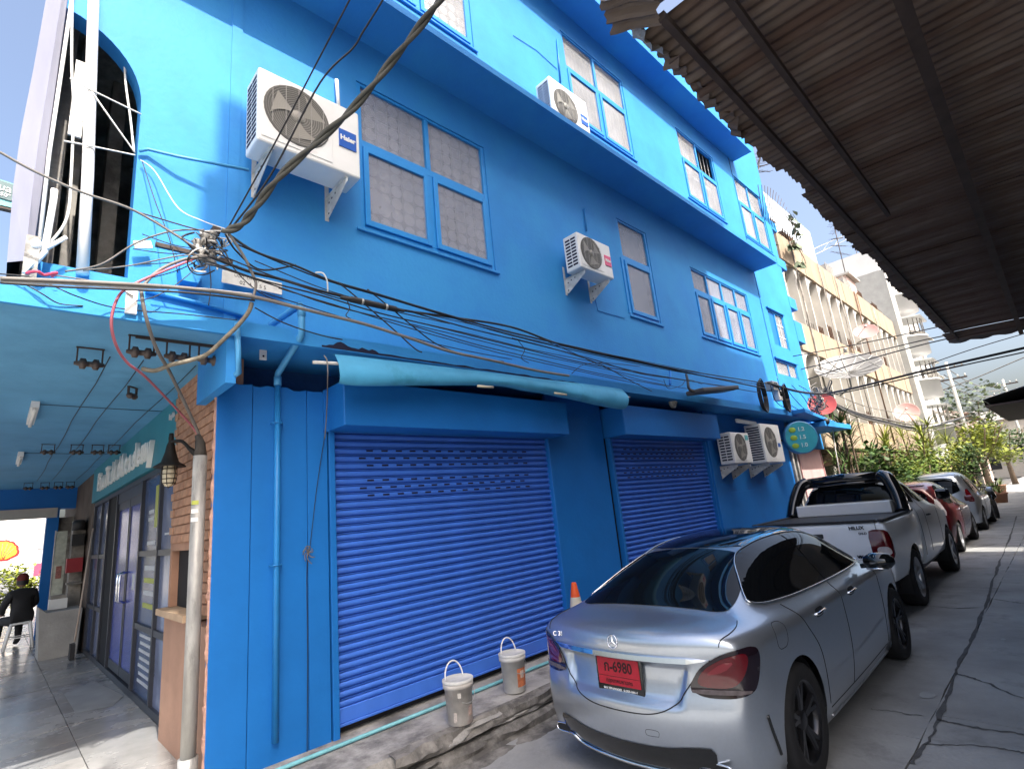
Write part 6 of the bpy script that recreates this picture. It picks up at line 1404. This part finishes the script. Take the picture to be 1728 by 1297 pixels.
    b = M(); b.cbox((-.03, 0, .56), (.16, 1.62, .13), bev=.04); b.build('bumper', silver_w, t); b = M(); b.cbox((-.045, 0, .633), (.12, 1.4, .02)); b.build('bumper_step', black_pl, t)
    b = M(); b.box(.2, 5.0, -.7, .7, .32, .6); b.build('underbody', black_pl, t)
    return t
pickup()

# ---------------------------------------------------------------- two compact hatchbacks further on
def hatch(label, loc, paint_m, H=1.5, tint=glass_dark):
    t = thing('compact_car', label, 'car', loc, 0, 'compact cars beyond the pickup')
    k = H / 1.5
    S = [(.10, [(0, 1.33 * k), (.3, 1.325 * k), (.52, 1.28 * k), (.76, .98), (.80, .92)]), (.40, [(0, 1.46 * k), (.33, 1.45 * k), (.56, 1.40 * k), (.79, .98), (.85, .92)]), (.9, [(0, 1.495 * k), (.33, 1.487 * k), (.58, 1.43 * k), (.80, .97), (.87, .91)]), (1.6, [(0, 1.5 * k), (.33, 1.49 * k), (.59, 1.43 * k), (.80, .96), (.87, .9)]), (2.2, [(0, 1.44 * k), (.33, 1.43 * k), (.58, 1.36 * k), (.79, .95), (.87, .89)]), (2.7, [(0, 1.2), (.33, 1.19), (.6, 1.13), (.78, .94), (.86, .88)]), (3.1, [(0, 1.0), (.35, .99), (.62, .97), (.76, .93), (.85, .86)]), (3.6, [(0, .9), (.35, .895), (.58, .87), (.72, .84), (.8, .77)]), (3.85, [(0, .74), (.35, .735), (.52, .72), (.62, .7), (.7, .66)])]
    wheels = ((.72, .31), (3.2, .31)); R = .36
    me = cage(S, [(.8, 1.01), (.66, 1.015), (.52, 1.01), (.36, .99), (.22, .95)], [.14, .06, .03, .0, .0, .05], [3.86, 3.9, 3.92, 3.93, 3.92, 3.86], .10, .25, lev=2); arches(me, wheels, R); me.materials.append(paint_m); bv = bvh_of(me); link('body', me, t)
    patch(bv, [(-.56, 1.02), (.56, 1.02), (.48, 1.30 * k), (-.48, 1.30 * k)], REAR, .05, .005, rnd=1).build('rear_window', tint, t)
    sp = M(); sp.cbox((.13, 0, 1.40 * k), (.22, 1.06, .03), bev=.012); sp.build('roof_spoiler', paint_m, t)
    for s in (1, -1):
        patch(bv, [(.5, 1.02), (.55, 1.2 * k), (.75, 1.36 * k), (1.5, 1.39 * k), (2.1, 1.33 * k), (2.75, 1.0), (1.6, .99)], SIDE(s), .06, .005, rnd=1).build('side_window', glass_dark, t)
        LAMP = lambda a, z, s=s: (Vector((.1, s * .75, z)) - Vector((1, -s * .7, 0)).normalized() * 2 + Vector((Vector((1, -s * .7, 0)).normalized().y, -Vector((1, -s * .7, 0)).normalized().x, 0)) * a * -s, Vector((1, -s * .7, 0)).normalized())
        patch(bv, [(-.08, .80), (-.04, 1.15), (.06, 1.15), (.10, .80)], LAMP, .03, .007, rnd=1).build('tail_lamp', lens_cl if paint_m is red_m else lens_red, t)
        for (wx, wz) in wheels: arch_liner(t, wx, wz, R + .004, s * .84, s * .52); wheel(t, wx, s * .76, wz, .31, .2, s, alloy_s, 5, split=False)
        mi = M(); mi.cbox((2.55, s * .96, 1.02), (.1, .17, .13), bev=.04); mi.build('door_mirror', paint_m, t)
        line_on(bv, [(1.45, .99), (1.45, .6), (1.4, .3)], SIDE(s), .005, gap_m, 'shut_line', t, 0)
        b = M(); b.tube([(1.2, s * .875, .86), (1.22, s * .90, .86), (1.36, s * .90, .86), (1.38, s * .875, .86)], .011, 6); b.build('door_handle', chrome, t)
    b = M(); b.cbox((-.0, 0, .62), (.02, .45, .12)); b.build('number_plate', white_p, t)
    b = M(); b.box(.3, 3.6, -.7, .7, .16, .45); b.build('underbody', black_pl, t)
    return t
hatch('dark red hatchback half hidden ahead of the white pickup', (13.3, -1.55, 0), red_m, 1.56)
hatch('pale silver compact car parked beyond the red hatchback', (18.3, -1.55, 0), silver, 1.68)
# ================================================================== PLANTS
def leaf_mat(n, c, c2): return mat(n, c, .5, var=.35, vs=1.7, spec=.35, col2=c2, c2s=.9, c2a=.45, trans=0.0)
leaf_d = leaf_mat('dark_green_leaf', (.04, .08, .02), (.07, .13, .03)); leaf_y = leaf_mat('yellow_green_leaf', (.22, .25, .04), (.13, .17, .03)); leaf_m = leaf_mat('mid_green_leaf', (.09, .15, .03), (.15, .20, .04)); leaf_g = leaf_mat('grey_green_leaf', (.12, .15, .09), (.08, .11, .06))
bark = mat('bark', (.14, .10, .07), .9, var=.3, vs=8, bump=.5)
rnd = random.Random(11)
def strap(m, base, az, el, ln, wd, droop):
    """one strap leaf: bent strip of 4 segments"""
    d = V(math.cos(az) * math.cos(el), math.sin(az) * math.cos(el), math.sin(el)); s = V(-math.sin(az), math.cos(az), 0); p = Vector(base); vs = []
    for i in range(5):
        f_ = i / 4; w_ = wd * (.55 + 1.2 * f_ - 1.7 * f_ * f_); vs += [p + s * w_, p - s * w_]; p = p + d * ln / 4; d = (d + V(0, 0, -droop)).normalized()
    m.add(vs, [(2 * i, 2 * i + 1, 2 * i + 3, 2 * i + 2) for i in range(4)], 0, True)
def rosette_plant(label, x, y, h, nst, mt, ln=.55, sp=.5, z0=0.0, group='plants along the alley'):
    t = thing('dracaena_plant', label, 'plant', (x, y, z0), 0, group); st = M(); cr = M()
    for k in range(nst):
        bx, by = rnd.uniform(-sp, sp), rnd.uniform(-sp, sp); hh = h * rnd.uniform(.45, 1.0)
        st.tube(smooth_path([(bx * .3, by * .3, 0), (bx * .7, by * .7, hh * .5), (bx, by, hh)], 4), .025, 6)
        for j in range(26):
            zz = hh - .3 * rnd.random() ** 1.5; strap(cr, (bx, by, zz), rnd.uniform(0, 6.28), rnd.uniform(-.1, 1.25), ln * rnd.uniform(.7, 1.2), .028, rnd.uniform(.12, .3))
    st.build('trunk', bark, t); cr.build('crown', mt, t); return t
def leaf_cloud(m, c, rx, ry, rz, n, sz, lumps=7):
    L = [(V(rnd.uniform(-1, 1) * rx * .7, rnd.uniform(-1, 1) * ry * .7, rnd.uniform(-.75, .8) * rz), rnd.uniform(.3, .6)) for _ in range(lumps)]
    for k in range(n):
        lc, lr = rnd.choice(L); d = V(rnd.gauss(0, 1), rnd.gauss(0, 1), rnd.gauss(0, 1)).normalized(); r = lr * rnd.random() ** .4
        p = Vector(c) + lc + V(d.x * r * rx, d.y * r * ry, d.z * r * rz)
        a = rnd.uniform(0, 6.28); e = rnd.uniform(-.5, .9); s = sz * rnd.uniform(.6, 1.35)
        u_ = V(math.cos(a) * math.cos(e), math.sin(a) * math.cos(e), math.sin(e)); w_ = u_.cross(V(rnd.uniform(-.4, .4), rnd.uniform(-.4, .4), 1)).normalized() * s * .34
        m.add([p, p + u_ * s * .5 + w_, p + u_ * s, p + u_ * s * .5 - w_], [(0, 1, 2, 3)])
def shrub(label, x, y, h, rx, ry, mt, n=1400, sz=.13, z0=0.0, name='shrub', group='plants along the alley', lumps=8):
    t = thing(name, label, 'shrub', (x, y, z0), 0, group); c = M(); leaf_cloud(c, (0, 0, h * .55), rx, ry, h * .5, n, sz, lumps); c.build('crown', mt, t)
    s = M()
    for k in range(5): s.tube(smooth_path([(rnd.uniform(-.1, .1), rnd.uniform(-.1, .1), 0), (rnd.uniform(-.4, .4) * rx, rnd.uniform(-.4, .4) * ry, h * .4), (rnd.uniform(-.7, .7) * rx, rnd.uniform(-.7, .7) * ry, h * .8)], 3), .02, 5)
    s.build('trunk', bark, t); return t
rosette_plant('tall dark dracaena with long strap leaves right after the pink board', 15.6, -.35, 3.4, 9, leaf_d, .75, .7)
rosette_plant('bright-tipped dracaena rising against the beige flats', 16.9, .0, 3.6, 7, leaf_m, .7, .6)
rosette_plant('yellowish strap-leaved plant above the white pickup roof', 19.6, -.2, 2.9, 8, leaf_y, .65, .7)
rosette_plant('fan-leaved palm-like plant in the middle of the hedge', 24.5, -.1, 3.5, 7, leaf_y, .9, .8)
rosette_plant('tall spiky plant over the silver compact car', 28.5, .1, 3.9, 7, leaf_y, 1.0, .8)
rosette_plant('drooping yellow palm at the bend of the alley', 38, .3, 3.4, 8, leaf_y, 1.1, 1.0)
shrub('dense dark shrub at the foot of the tall dracaena', 16.2, -.7, 2.2, 1.0, .7, leaf_d, 1500, .15)
shrub('glossy mid-green shrub behind the pickup cab', 18.2, -.6, 2.2, 1.1, .7, leaf_m, 1700, .13)
shrub('yellow-green bush over the red hatchback roof', 20.6, -.7, 2.2, 1.2, .7, leaf_y, 1900, .12)
shrub('dappled green bush with dark gaps in mid hedge', 22.8, -.6, 2.4, 1.2, .7, leaf_m, 1700, .13)
shrub('pale yellow bush before the silver car roof', 25.2, -.8, 2.3, 1.3, .7, leaf_y, 1700, .13)
shrub('leafy bush under the spiky plant', 27.8, -.6, 2.5, 1.3, .7, leaf_m, 1600, .14)
shrub('rounded dark green topiary shrub at the road edge', 30.6, -1.1, 2.5, 1.0, .9, leaf_d, 2200, .12, lumps=14)
shrub('light green bushes past the topiary', 34, -.3, 2.8, 1.8, .9, leaf_y, 1800, .16)
shrub('low green shrub by the far pots', 41, .2, 2.0, 1.8, .9, leaf_m, 1400, .16)
def tree(label, x, y, h, r, mt, n=2600, sz=.28, group='trees at the end of the alley'):
    t = thing('tree', label, 'tree', (x, y, 0), 0, group); b = M(); b.tube([(0, 0, 0), (.1, .05, h * .3), (.0, .1, h * .6)], [.2, .15, .08], 8)
    for k in range(7): a = k * .9; b.tube(smooth_path([(0, .05, h * .35), (r * .35 * math.cos(a), r * .35 * math.sin(a), h * .6), (r * .7 * math.cos(a), r * .7 * math.sin(a), h * (.7 + .04 * k))], 4), .04, 5)
    b.build('trunk', bark, t); c = M(); leaf_cloud(c, (0, 0, h * .68), r, r, h * .34, n, sz, 16); c.build('crown', mt, t); return t
tree('loose grey-green tree before the far houses', 50, -.2, 7.0, 2.6, leaf_g, 2200, .3)
tree('yellow-green tree beside the alley bend', 46, -.5, 4.6, 2.2, leaf_y, 2200, .26)
tree('small dark tree under the far right awning', 40, -6.2, 5.6, 2.2, leaf_d, 2000, .28)
tree('dark leafy tree at the road end', 56, -1.2, 4.5, 2.0, leaf_d, 1800, .26)
tree('street tree across the road seen past the porch', -2.6, 36, 6.5, 2.6, leaf_m, 1800, .35, 'street trees')
shrub('yellow-green hedge across the street behind the seated person', -1.6, 24, 1.5, 2.2, .8, leaf_y, 2600, .16, name='hedge', group='street hedge', lumps=18)
shrub('low end of the street hedge by the pylon', .4, 24.2, 1.2, 1.2, .7, leaf_y, 1200, .16, name='hedge', group='street hedge')
# climbing vine on the parapet of the flats
vn = thing('climbing_vine', 'heart-leaved vine trailing from the top of the beige flats', 'vine'); cv = M(); sv = M()
path = [PY(*p, .4) for p in ((1325, 362), (1336, 378), (1342, 392), (1338, 405), (1346, 418), (1355, 432), (1360, 445))]
sv.tube(smooth_path(path, 5), .012, 5)
def heart(m, p, s):
    a = rnd.uniform(0, 6.28); u_ = V(math.cos(a), math.sin(a) * .5, rnd.uniform(-.9, .1)).normalized(); w_ = u_.cross(V(0, -1, .4)).normalized()
    m.add([p, p + u_ * s * .2 + w_ * s * .55, p + u_ * s * .65 + w_ * s * .42, p + u_ * s * 1.15, p + u_ * s * .65 - w_ * s * .42, p + u_ * s * .2 - w_ * s * .55], [tuple(range(6))])
for px, py_, n in ((1333, 362, 12), (1340, 374, 9), (1345, 388, 10), (1350, 398, 6), (1345, 412, 16), (1338, 415, 12), (1356, 447, 9), (1318, 470, 8), (1305, 415, 6)):
    for k in range(n): heart(cv, PY(px + rnd.uniform(-7, 7), py_ + rnd.uniform(-7, 7), .4), rnd.uniform(.12, .26))
sv.build('trunk', bark, vn); cv.build('crown', leaf_g, vn)

# ================================================================== SMALL THINGS
def bucket(label, x, y, m_, orange=False, rz=0, lid=True):
    t = thing('paint_bucket', label, 'bucket', (x, y, KZ), rz, 'paint buckets on the pavement'); h = .31; r0, r1 = .098, .118
    b = M(); b.lathe([(0, .0), (r0 - .006, .0), (r0, .006), (r1 - .008, h - .05), (r1 - .007, h - .05), (r1 + .004, h - .048), (r1 + .004, h - .02), (r1, h - .018), (r1, h)], (0, 0, 0), 32); b.build('pail', m_, t)
    b = M(); b.lathe([(r1 + .006, h - .012), (r1 + .007, h + .006), (r1 - .006, h + .010), (r1 - .014, h + .002), (0, h + .003)], (0, 0, 0), 32); b.build('lid', mat('chalky_lid', (.55, .55, .52), .6, var=.2, vs=8), t)
    b = M(); b.tube(smooth_path([(r1 * .75 * math.cos(a) * 1.0 - .01, .03 + .02 * math.sin(a), h + .005 + .125 * math.sin(a)) for a in [math.pi * i / 8 for i in range(9)]], 3), .006, 8); b.build('handle', white_p, t)
    b = M(); b.tube(smooth_path([(r1 * math.cos(a), -abs(r1 * math.sin(a)) - .012, h - .05 - .1 * math.sin(a)) for a in [math.pi * i / 8 * .6 + .2 for i in range(9)]], 3), .003, 6); b.build('bail', grey_metal, t)
    def wrap(a0, a1, z0, z1, mm, nm):
        q = M(); vs = []
        for i in range(9):
            a = a0 + (a1 - a0) * i / 8
            for z in (z0, z1): r = r0 + (r1 - r0 - .008) * z / (h - .05) + .0015; vs.append((r * math.cos(a), r * math.sin(a), z))
        q.add(vs, [(2 * i, 2 * i + 1, 2 * i + 3, 2 * i + 2) for i in range(8)], 0, True); q.build(nm, mm, t)
    if orange: wrap(-2.0, -.9, .05, .20, mat('orange_label', (.5, .16, .07), .6, var=.3, vs=20), 'label'); wrap(-1.7, -1.3, .12, .18, mat('pale_label', (.55, .45, .38), .6, var=.3, vs=30), 'label_print')
    else: wrap(-2.3, -2.05, .20, .235, mat('torn_label', (.6, .57, .52), .8, var=.3, vs=30), 'label_scrap'); wrap(-2.7, -2.45, .03, .10, mat('mortar_splash', (.58, .52, .47), .9, var=.4, vs=30), 'splash'); wrap(-1.5, -1.0, .06, .13, mat('pink_mortar', (.45, .33, .28), .9, var=.4, vs=20), 'splash')
    return t
bucket('mortar-stained lidded bucket nearer the kerb edge', 1.652, -.60, mat('muddy_pail', (.5, .47, .43), .7, var=.3, vs=6, bump=.2, bs=30, col2=(.42, .27, .24), c2s=4, c2a=.4))
bucket('lidded white bucket with orange label nearer the silver car', 2.385, -.46, mat('white_pail', (.56, .55, .52), .6, var=.18, vs=6, col2=(.38, .36, .33), c2s=5, c2a=.35), True)
cone = thing('traffic_cone', 'orange and white traffic cone behind the silver car boot', 'traffic cone', (0, 0, 0)); q = PY(968, 982, -.32); cz = q.z
orng = mat('cone_orange', (.75, .10, .02), .55, var=.12); cn = M(); H_ = cz - KZ; f_ = lambda z: .028 + (.15 - .028) * (1 - z / H_)
cn.lathe([(0, H_), (.022, H_), (f_(H_), H_ - .01), (f_(H_ * .80), H_ * .80)], (q.x, q.y, KZ), 24); cn.lathe([(f_(H_ * .62), H_ * .62), (f_(H_ * .42), H_ * .42)], (q.x, q.y, KZ), 24); cn.lathe([(f_(H_ * .2), H_ * .2), (.15, .03), (0, .03)], (q.x, q.y, KZ), 24); cn.build('cone_body', orng, cone)
cn = M(); cn.lathe([(f_(H_ * .80) + .001, H_ * .80), (f_(H_ * .62) + .001, H_ * .62)], (q.x, q.y, KZ), 24); cn.lathe([(f_(H_ * .42) + .001, H_ * .42), (f_(H_ * .2) + .001, H_ * .2)], (q.x, q.y, KZ), 24); cn.build('band', mat('cone_band', (.62, .58, .48), .6, var=.1), cone)
b = M(); b.cbox((q.x, q.y, KZ + .015), (.36, .36, .03), bev=.008); b.build('base', orng, cone)
# satellite dishes
def dish(label, px, py_, y, d, n_, m_, mesh=False):
    t = thing('satellite_dish', label, 'satellite dish', (0, 0, 0), 0, 'satellite dishes'); c = PY(px, py_, y); n_ = Vector(n_).normalized(); a = n_.cross(V(0, 0, 1)).normalized(); R = Matrix((a, n_.cross(a), n_)).transposed()
    r = d / 2; b = M(); b.lathe([(r * k / 8, .28 * r * (k / 8) ** 2 - .1 * r) for k in range(9)] + [(r * 1.02, .19 * r), (r * .98, .165 * r)], c, 32, 0, R); b.build('reflector', m_, t)
    if mesh:
        b = M()
        for k in range(12):
            an = math.pi * k / 6; b.tube([c + R @ V(r * f_ * math.cos(an), r * f_ * math.sin(an), .28 * r * f_ * f_ - .1 * r + .015) for f_ in (.05, .35, .7, 1.0)], .012, 4)
        b.build('rib', grey_metal, t)
    b = M()
    for k in range(3 if mesh else 1): an = 2 * math.pi * k / 3 + .6; b.tube([c + R @ V(r * .9 * math.cos(an), r * .9 * math.sin(an), .15 * r), c + R @ V(0, 0, r * .75)], .014, 5)
    b.tube([c + R @ V(0, 0, r * .70), c + R @ V(0, 0, r * .85)], .05, 8); b.build('feed_arm', grey_metal, t)
    b = M(); b.tube([c - n_ * r * .12, c - n_ * r * .3 + V(0, 0, -r * .3), V(c.x, c.y + .4, c.z - r * .8)], .03, 6); b.build('mount', grey_metal, t); return t
pk = mat('faded_pink_dish', (.45, .22, .21), .6, var=.1); rdp = mat('red_dish', (.42, .07, .07), .6, var=.12); pk2 = mat('bleached_pink_dish', (.48, .29, .27), .6, var=.1); mg = mat('grey_mesh_dish', (.2, .2, .2), .5, .3, var=.15)
dish('large grey mesh dish before the middle parapet of the flats', 1431, 625, -.1, 1.9, (-.52, -.2, .82), mg, True)
dish('pale pink dish on the upper fins of the flats', 1461, 561, .0, .85, (-.75, -.25, .6), pk)
dish('red dish beside the far corner of the blue building', 1387, 684, -.5, .62, (-.8, -.3, .45), rdp)
dish('bleached pink dish low on the far fins of the flats', 1530, 697, .3, 1.0, (-.85, -.2, .45), pk2)
# rooftop aerials, spikes and lattice
def aerial(label, px, y0, y1, y, bars):
    t = thing('aerial_mast', label, 'aerial', (0, 0, 0), 0, 'rooftop aerials'); a, b_ = PY(px[0], y0, y), PY(px[1], y1, y); m = M(); m.tube([a, b_], .025, 5); m.build('mast', steel_dk, t)
    for k in range(bars):
        c = b_ + (a - b_) * (.03 + .12 * k); m = M(); ln = .5 + .25 * (k % 3); an = k * .8; m.tube([c + V(ln * math.cos(an), .3, .05), c - V(ln * math.cos(an), .3, .05)], .012, 4)
        for j in (-.6, -.2, .2, .6): e = c + V(ln * j * math.cos(an), .3 * j, .05 * j); m.tube([e + V(.0, .25, .1), e - V(.0, .25, .1)], .008, 4)
        m.build('element', steel_dk, t)
    return t
aerial('leaning television aerial on the beige flats roof', (1431, 1406), 480, 375, 2.0, 5); aerial('bare aerial near the cornice end of the blue building', (1275, 1282), 330, 265, 1.0, 4); aerial('taller aerial further along the flats roof', (1453, 1440), 470, 395, 3, 3)
tr = thing('lattice_boom', 'thin steel lattice boom above the beige flats', 'lattice'); A_, B_ = PY(1362, 425, 2.5), PY(1446, 388, 2.5); m = M(); o1, o2 = V(0, 0, -.35), V(0, 0, 0)
m.tube([A_, B_], .02, 4); m.tube([A_ + o1, B_ + o1], .02, 4)
for k in range(9): p0, p1 = A_ + (B_ - A_) * k / 9, A_ + (B_ - A_) * (k + 1) / 9; m.tube([p0, p1 + o1] if k % 2 else [p0 + o1, p1], .014, 4)
m.build('truss', grey_metal, tr)
sf = thing('spike_fan', 'fan of thin security spikes on the corner of the blue building', 'spikes'); c0, c1 = (1287, 366), (1318, 398)
for k in range(14):
    f_ = k / 13; a = PY(c0[0] + (c1[0] - c0[0]) * f_, c0[1] + (c1[1] - c0[1]) * f_, -.02); b_ = PY(1279 + 62 * f_ ** .9, 312 + 65 * f_ ** 2.1, -.25); m = M(); m.tube([a, b_], .010, 4); m.build('spike', steel_dk, sf)
# pink board, lamp tube and fittings near the far corner
pb = thing('pink_board', 'pale pink panel standing behind the pickup tailgate', 'board'); x0 = 12.5
b = M(); b.box(12.45, 14.1, -.02, .03, .5, 2.52); b.build('panel', mat('pink_panel', (.62, .42, .4), .6, var=.08), pb); b = M(); b.box(12.42, 12.449, -.04, .05, .48, 2.56); b.box(14.101, 14.14, -.04, .05, .48, 2.56); b.box(12.45, 14.1, -.04, .05, 2.521, 2.56); b.build('frame', mat('pink_frame', (.5, .28, .27), .6), pb)
b = M(); b.box(11.95, 12.05, -.05, .05, .2, 2.9); tag(b.build('white_post', conc), 'pale grey post between the blue wall and the pink board', 'post')
tl = thing('hanging_tube', 'white tube lamp hanging under the far canopy above the low units', 'lamp'); q0, q1 = PY(1243, 711, -.25), PY(1275, 716, -.25); m = M(); m.tube([q0, q1], .022, 8); m.build('tube', lampm, tl); m = M(); m.tube([q0 + V(0, 0, .03), q1 + V(0, 0, .03)], .03, 6); m.build('batten', white_p, tl)
m = M(); m.tube([PY(1403, 708, -.5), PY(1410, 760, -.5), PY(1420, 812, -.5)], .012, 6); tag(m.build('hanging_rope', cable_w), 'pale cord hanging in front of the dracaena', 'cord')
m = M(); p = PY(1393, 710, -.75); m.lathe([(0, -.09), (.06, -.08), (.085, -.03), (.085, .04), (0, .06)], p, 14); tag(m.build('dome_camera', black_pl), 'small black dome camera under the far canopy tip', 'camera')
jb = thing('valve_box', 'white perforated plate under the canopy by the corner beam', 'plate'); q = PY(444, 592, -.2); m = M(); m.cbox(q, (.055, .015, .15), bev=.004); m.build('plate', white_p, jb); m = M(); m.cyl(q + V(0, -.012, -.045), q + V(0, -.006, -.045), .008, 8); m.build('hole', slot_dark, jb)
# snagged cord on the wall panel
sc_ = thing('cord_snag', 'knotted grey cord caught on the seam of the blue boards', 'cord'); m = M()
for k in range(9): c = PY(519, 932, -.03); a = k * 1.1; m.tube(smooth_path([c, c + V(.03 * math.cos(a), -.02, .05 * math.sin(a)), c + V(.05 * math.cos(a + .8), -.025, .07 * math.sin(a + .5) - .02)], 3), .0035, 5)
m.build('knot', cable_g, sc_); m = M(); m.tube(smooth_path([PY(548, 735, -.04), PY(535, 820, -.02), PY(524, 915, -.02), PY(518, 960, -.02), PY(519, 1100, -.02), PY(518, 1290, -.02)], 5), .003, 5); m.build('line', cable_m, sc_)
# pots and motorcycle along the far road edge
for k, (x, y) in enumerate(((31.8, -1.9), (33.4, -1.6), (35.5, -1.5), (43, -1.2))):
    t = thing('plant_pot', 'terracotta pot with a seedling, %s along the far road edge' % ('first', 'second', 'third', 'fourth')[k], 'pot', (x, y, 0), 0, 'pots along the far road edge'); m = M(); m.lathe([(0, 0), (.2, 0), (.27, .38), (.3, .38), (.3, .44), (.25, .44), (.24, .40), (0, .40)], (0, 0, 0), 16); m.build('pot', mat('clay_%d' % k, (.32, .17, .11), .8, var=.2), t); m = M()
    for j in range(14): strap(m, (0, 0, .4), rnd.uniform(0, 6.28), rnd.uniform(.5, 1.4), .6, .03, .12)
    m.build('crown', leaf_m, t)
mo = thing('motorcycle', 'black motorcycle leaning past the silver compact car', 'motorcycle', (22.9, -2.35, 0), .15)
for xx in (0, 1.25): m = M(); m.tube([(xx + .27 * math.cos(a), 0, .29 + .27 * math.sin(a)) for a in [2 * math.pi * i / 20 for i in range(21)]], .045, 6); m.build('wheel', rubber, mo)
m = M(); m.tube(smooth_path([(0, 0, .45), (.15, 0, .72), (.55, 0, .78), (.8, 0, .6), (1.0, 0, .75), (1.08, 0, .95)], 5), [.05] * 4 + [.13] * 9 + [.1] * 8 + [.07] * 5, 8); m.build('frame', gloss_black, mo)
m = M(); m.tube(smooth_path([(.0, 0, .80), (.3, 0, .84), (.6, 0, .82)], 4), .09, 8); m.build('seat', black_pl, mo)
m = M(); m.tube([(1.25, 0, .29), (1.06, 0, .95)], .03, 6); m.tube([(1.02, -.32, 1.02), (1.05, 0, .98), (1.02, .32, 1.02)], .018, 6); m.build('handlebar', black_pl, mo)
m = M(); m.lathe([(0, .12), (.08, .08), (.1, 0), (.08, -.06), (0, -.07)], (1.12, 0, .9), 12); m.build('headlight', lens_cl, mo)
for s in (1, -1): m = M(); m.tube([(1.03, s * .24, 1.02), (1.0, s * .30, 1.2)], .008, 5); m.lathe([(0, -.02), (.05, -.01), (.05, .01), (0, .02)], (1.0, s * .30, 1.22), 10, 0, Matrix.Rotation(math.pi / 2, 3, 'Y')); m.build('mirror', black_pl, mo)
# ---- seated person and stool
stl = thing('plastic_stool', 'white plastic stool under the seated person', 'stool', (-.62, 9.75, KZ)); wpl = mat('white_plastic', (.7, .7, .69), .4, var=.05)
m = M(); m.cbox((0, 0, .44), (.30, .30, .035), bev=.015); m.build('seat', wpl, stl)
for sx in (-1, 1):
    for sy in (-1, 1): m = M(); m.tube([(sx * .13, sy * .13, .43), (sx * .2, sy * .2, 0)], [.026, .02], 8); m.build('leg', wpl, stl)
m = M(); m.tube([(-.165, -.165, .2), (.165, -.165, .2), (.165, .165, .2), (-.165, .165, .2), (-.165, -.165, .2)], .01, 6); m.build('stretcher', wpl, stl)
def skin_body(verts, edges, radii, root, lev=2):
    me = bpy.data.meshes.new('sk'); me.from_pydata(verts, edges, []); o = bpy.data.objects.new('sk', me); COL.objects.link(o)
    o.modifiers.new('k', 'SKIN'); sv_ = me.skin_vertices[0].data
    for i, r in enumerate(radii): sv_[i].radius = (r if isinstance(r, tuple) else (r, r)); sv_[i].use_root = (i == root)
    s = o.modifiers.new('s', 'SUBSURF'); s.levels = lev; s.render_levels = lev
    dg = bpy.context.evaluated_depsgraph_get(); out = bpy.data.meshes.new_from_object(o.evaluated_get(dg)); bpy.data.objects.remove(o); bpy.data.meshes.remove(me)
    for p in out.polygons: p.use_smooth = True
    return out
pr = thing('person', 'person in dark clothes and red cap seated with back turned on a stool', 'person', (-.62, 9.75, KZ), .35)
clo = mat('dark_jacket', (.018, .019, .022), .8, var=.2, vs=6, bump=.4, bs=14); skin_m = mat('skin', (.32, .19, .13), .55, var=.08)
vt = [(0, 0, .53), (0, .02, .68), (0, .05, .86), (0, .06, .98), (0, .05, 1.06), (-.17, .05, .965), (.17, .05, .965), (-.25, .10, .74), (.25, .10, .74), (-.16, .32, .62), (.14, .32, .62), (-.10, .02, .49), (.10, .02, .49), (-.15, .42, .50), (.15, .42, .50), (-.16, .44, .10), (.16, .44, .10), (-.16, .54, .04), (.16, .54, .04)]
ed = [(0, 1), (1, 2), (2, 3), (3, 4), (3, 5), (3, 6), (5, 7), (6, 8), (7, 9), (8, 10), (0, 11), (0, 12), (11, 13), (12, 14), (13, 15), (14, 16), (15, 17), (16, 18)]
rd = [(.17, .13), (.16, .12), (.19, .13), (.10, .08), (.06, .06), (.085, .08), (.085, .08), (.06, .06), (.06, .06), (.04, .04), (.04, .04), (.11, .10), (.11, .10), (.075, .08), (.075, .08), (.05, .05), (.05, .05), (.04, .035), (.04, .035)]
me = skin_body(vt, ed, rd, 0); me.materials.append(clo); link('body', me, pr)
m = M(); m.lathe([(0, -.125), (.05, -.115), (.075, -.06), (.082, .0), (.08, .05), (.06, .095), (0, .115)], (-.01, .075, 1.20), 18); m.build('head', skin_m, pr)
m = M(); m.lathe([(.088, -.01), (.09, .04), (.075, .09), (.04, .118), (0, .125)], (-.01, .07, 1.205), 18); m.build('cap', mat('dark_red_cap', (.12, .015, .015), .8, var=.2), pr)
m = M(); m.lathe([(.084, -.09), (.088, -.04), (.089, -.008)], (-.01, .064, 1.205), 18); m.build('hair', black_pl, pr)
for s in (-1, 1):
    h = link('hand', None, pr); m = M(); c = V(s * .15 + (-.01 if s < 0 else -.01), .35, .60); m.cbox(c, (.07, .08, .03), bev=.012)
    for k in range(4): m.tube([c + V(-.026 + .018 * k, .035, 0), c + V(-.028 + .019 * k, .07, -.008), c + V(-.028 + .019 * k, .09 - .004 * abs(k - 1), -.028)], [.0095, .009, .007], 6)
    m.tube([c + V(-s * .035, -.015, 0), c + V(-s * .055, .015, -.01), c + V(-s * .05, .045, -.018)], [.011, .01, .008], 6); m.build('palm', skin_m, h)
    m = M(); m.lathe([(0, -.02), (.012, -.015), (.014, .0), (.01, .02), (0, .025)], (-.01 + s * .083, .07, 1.19), 8); m.build('ear', skin_m, pr)
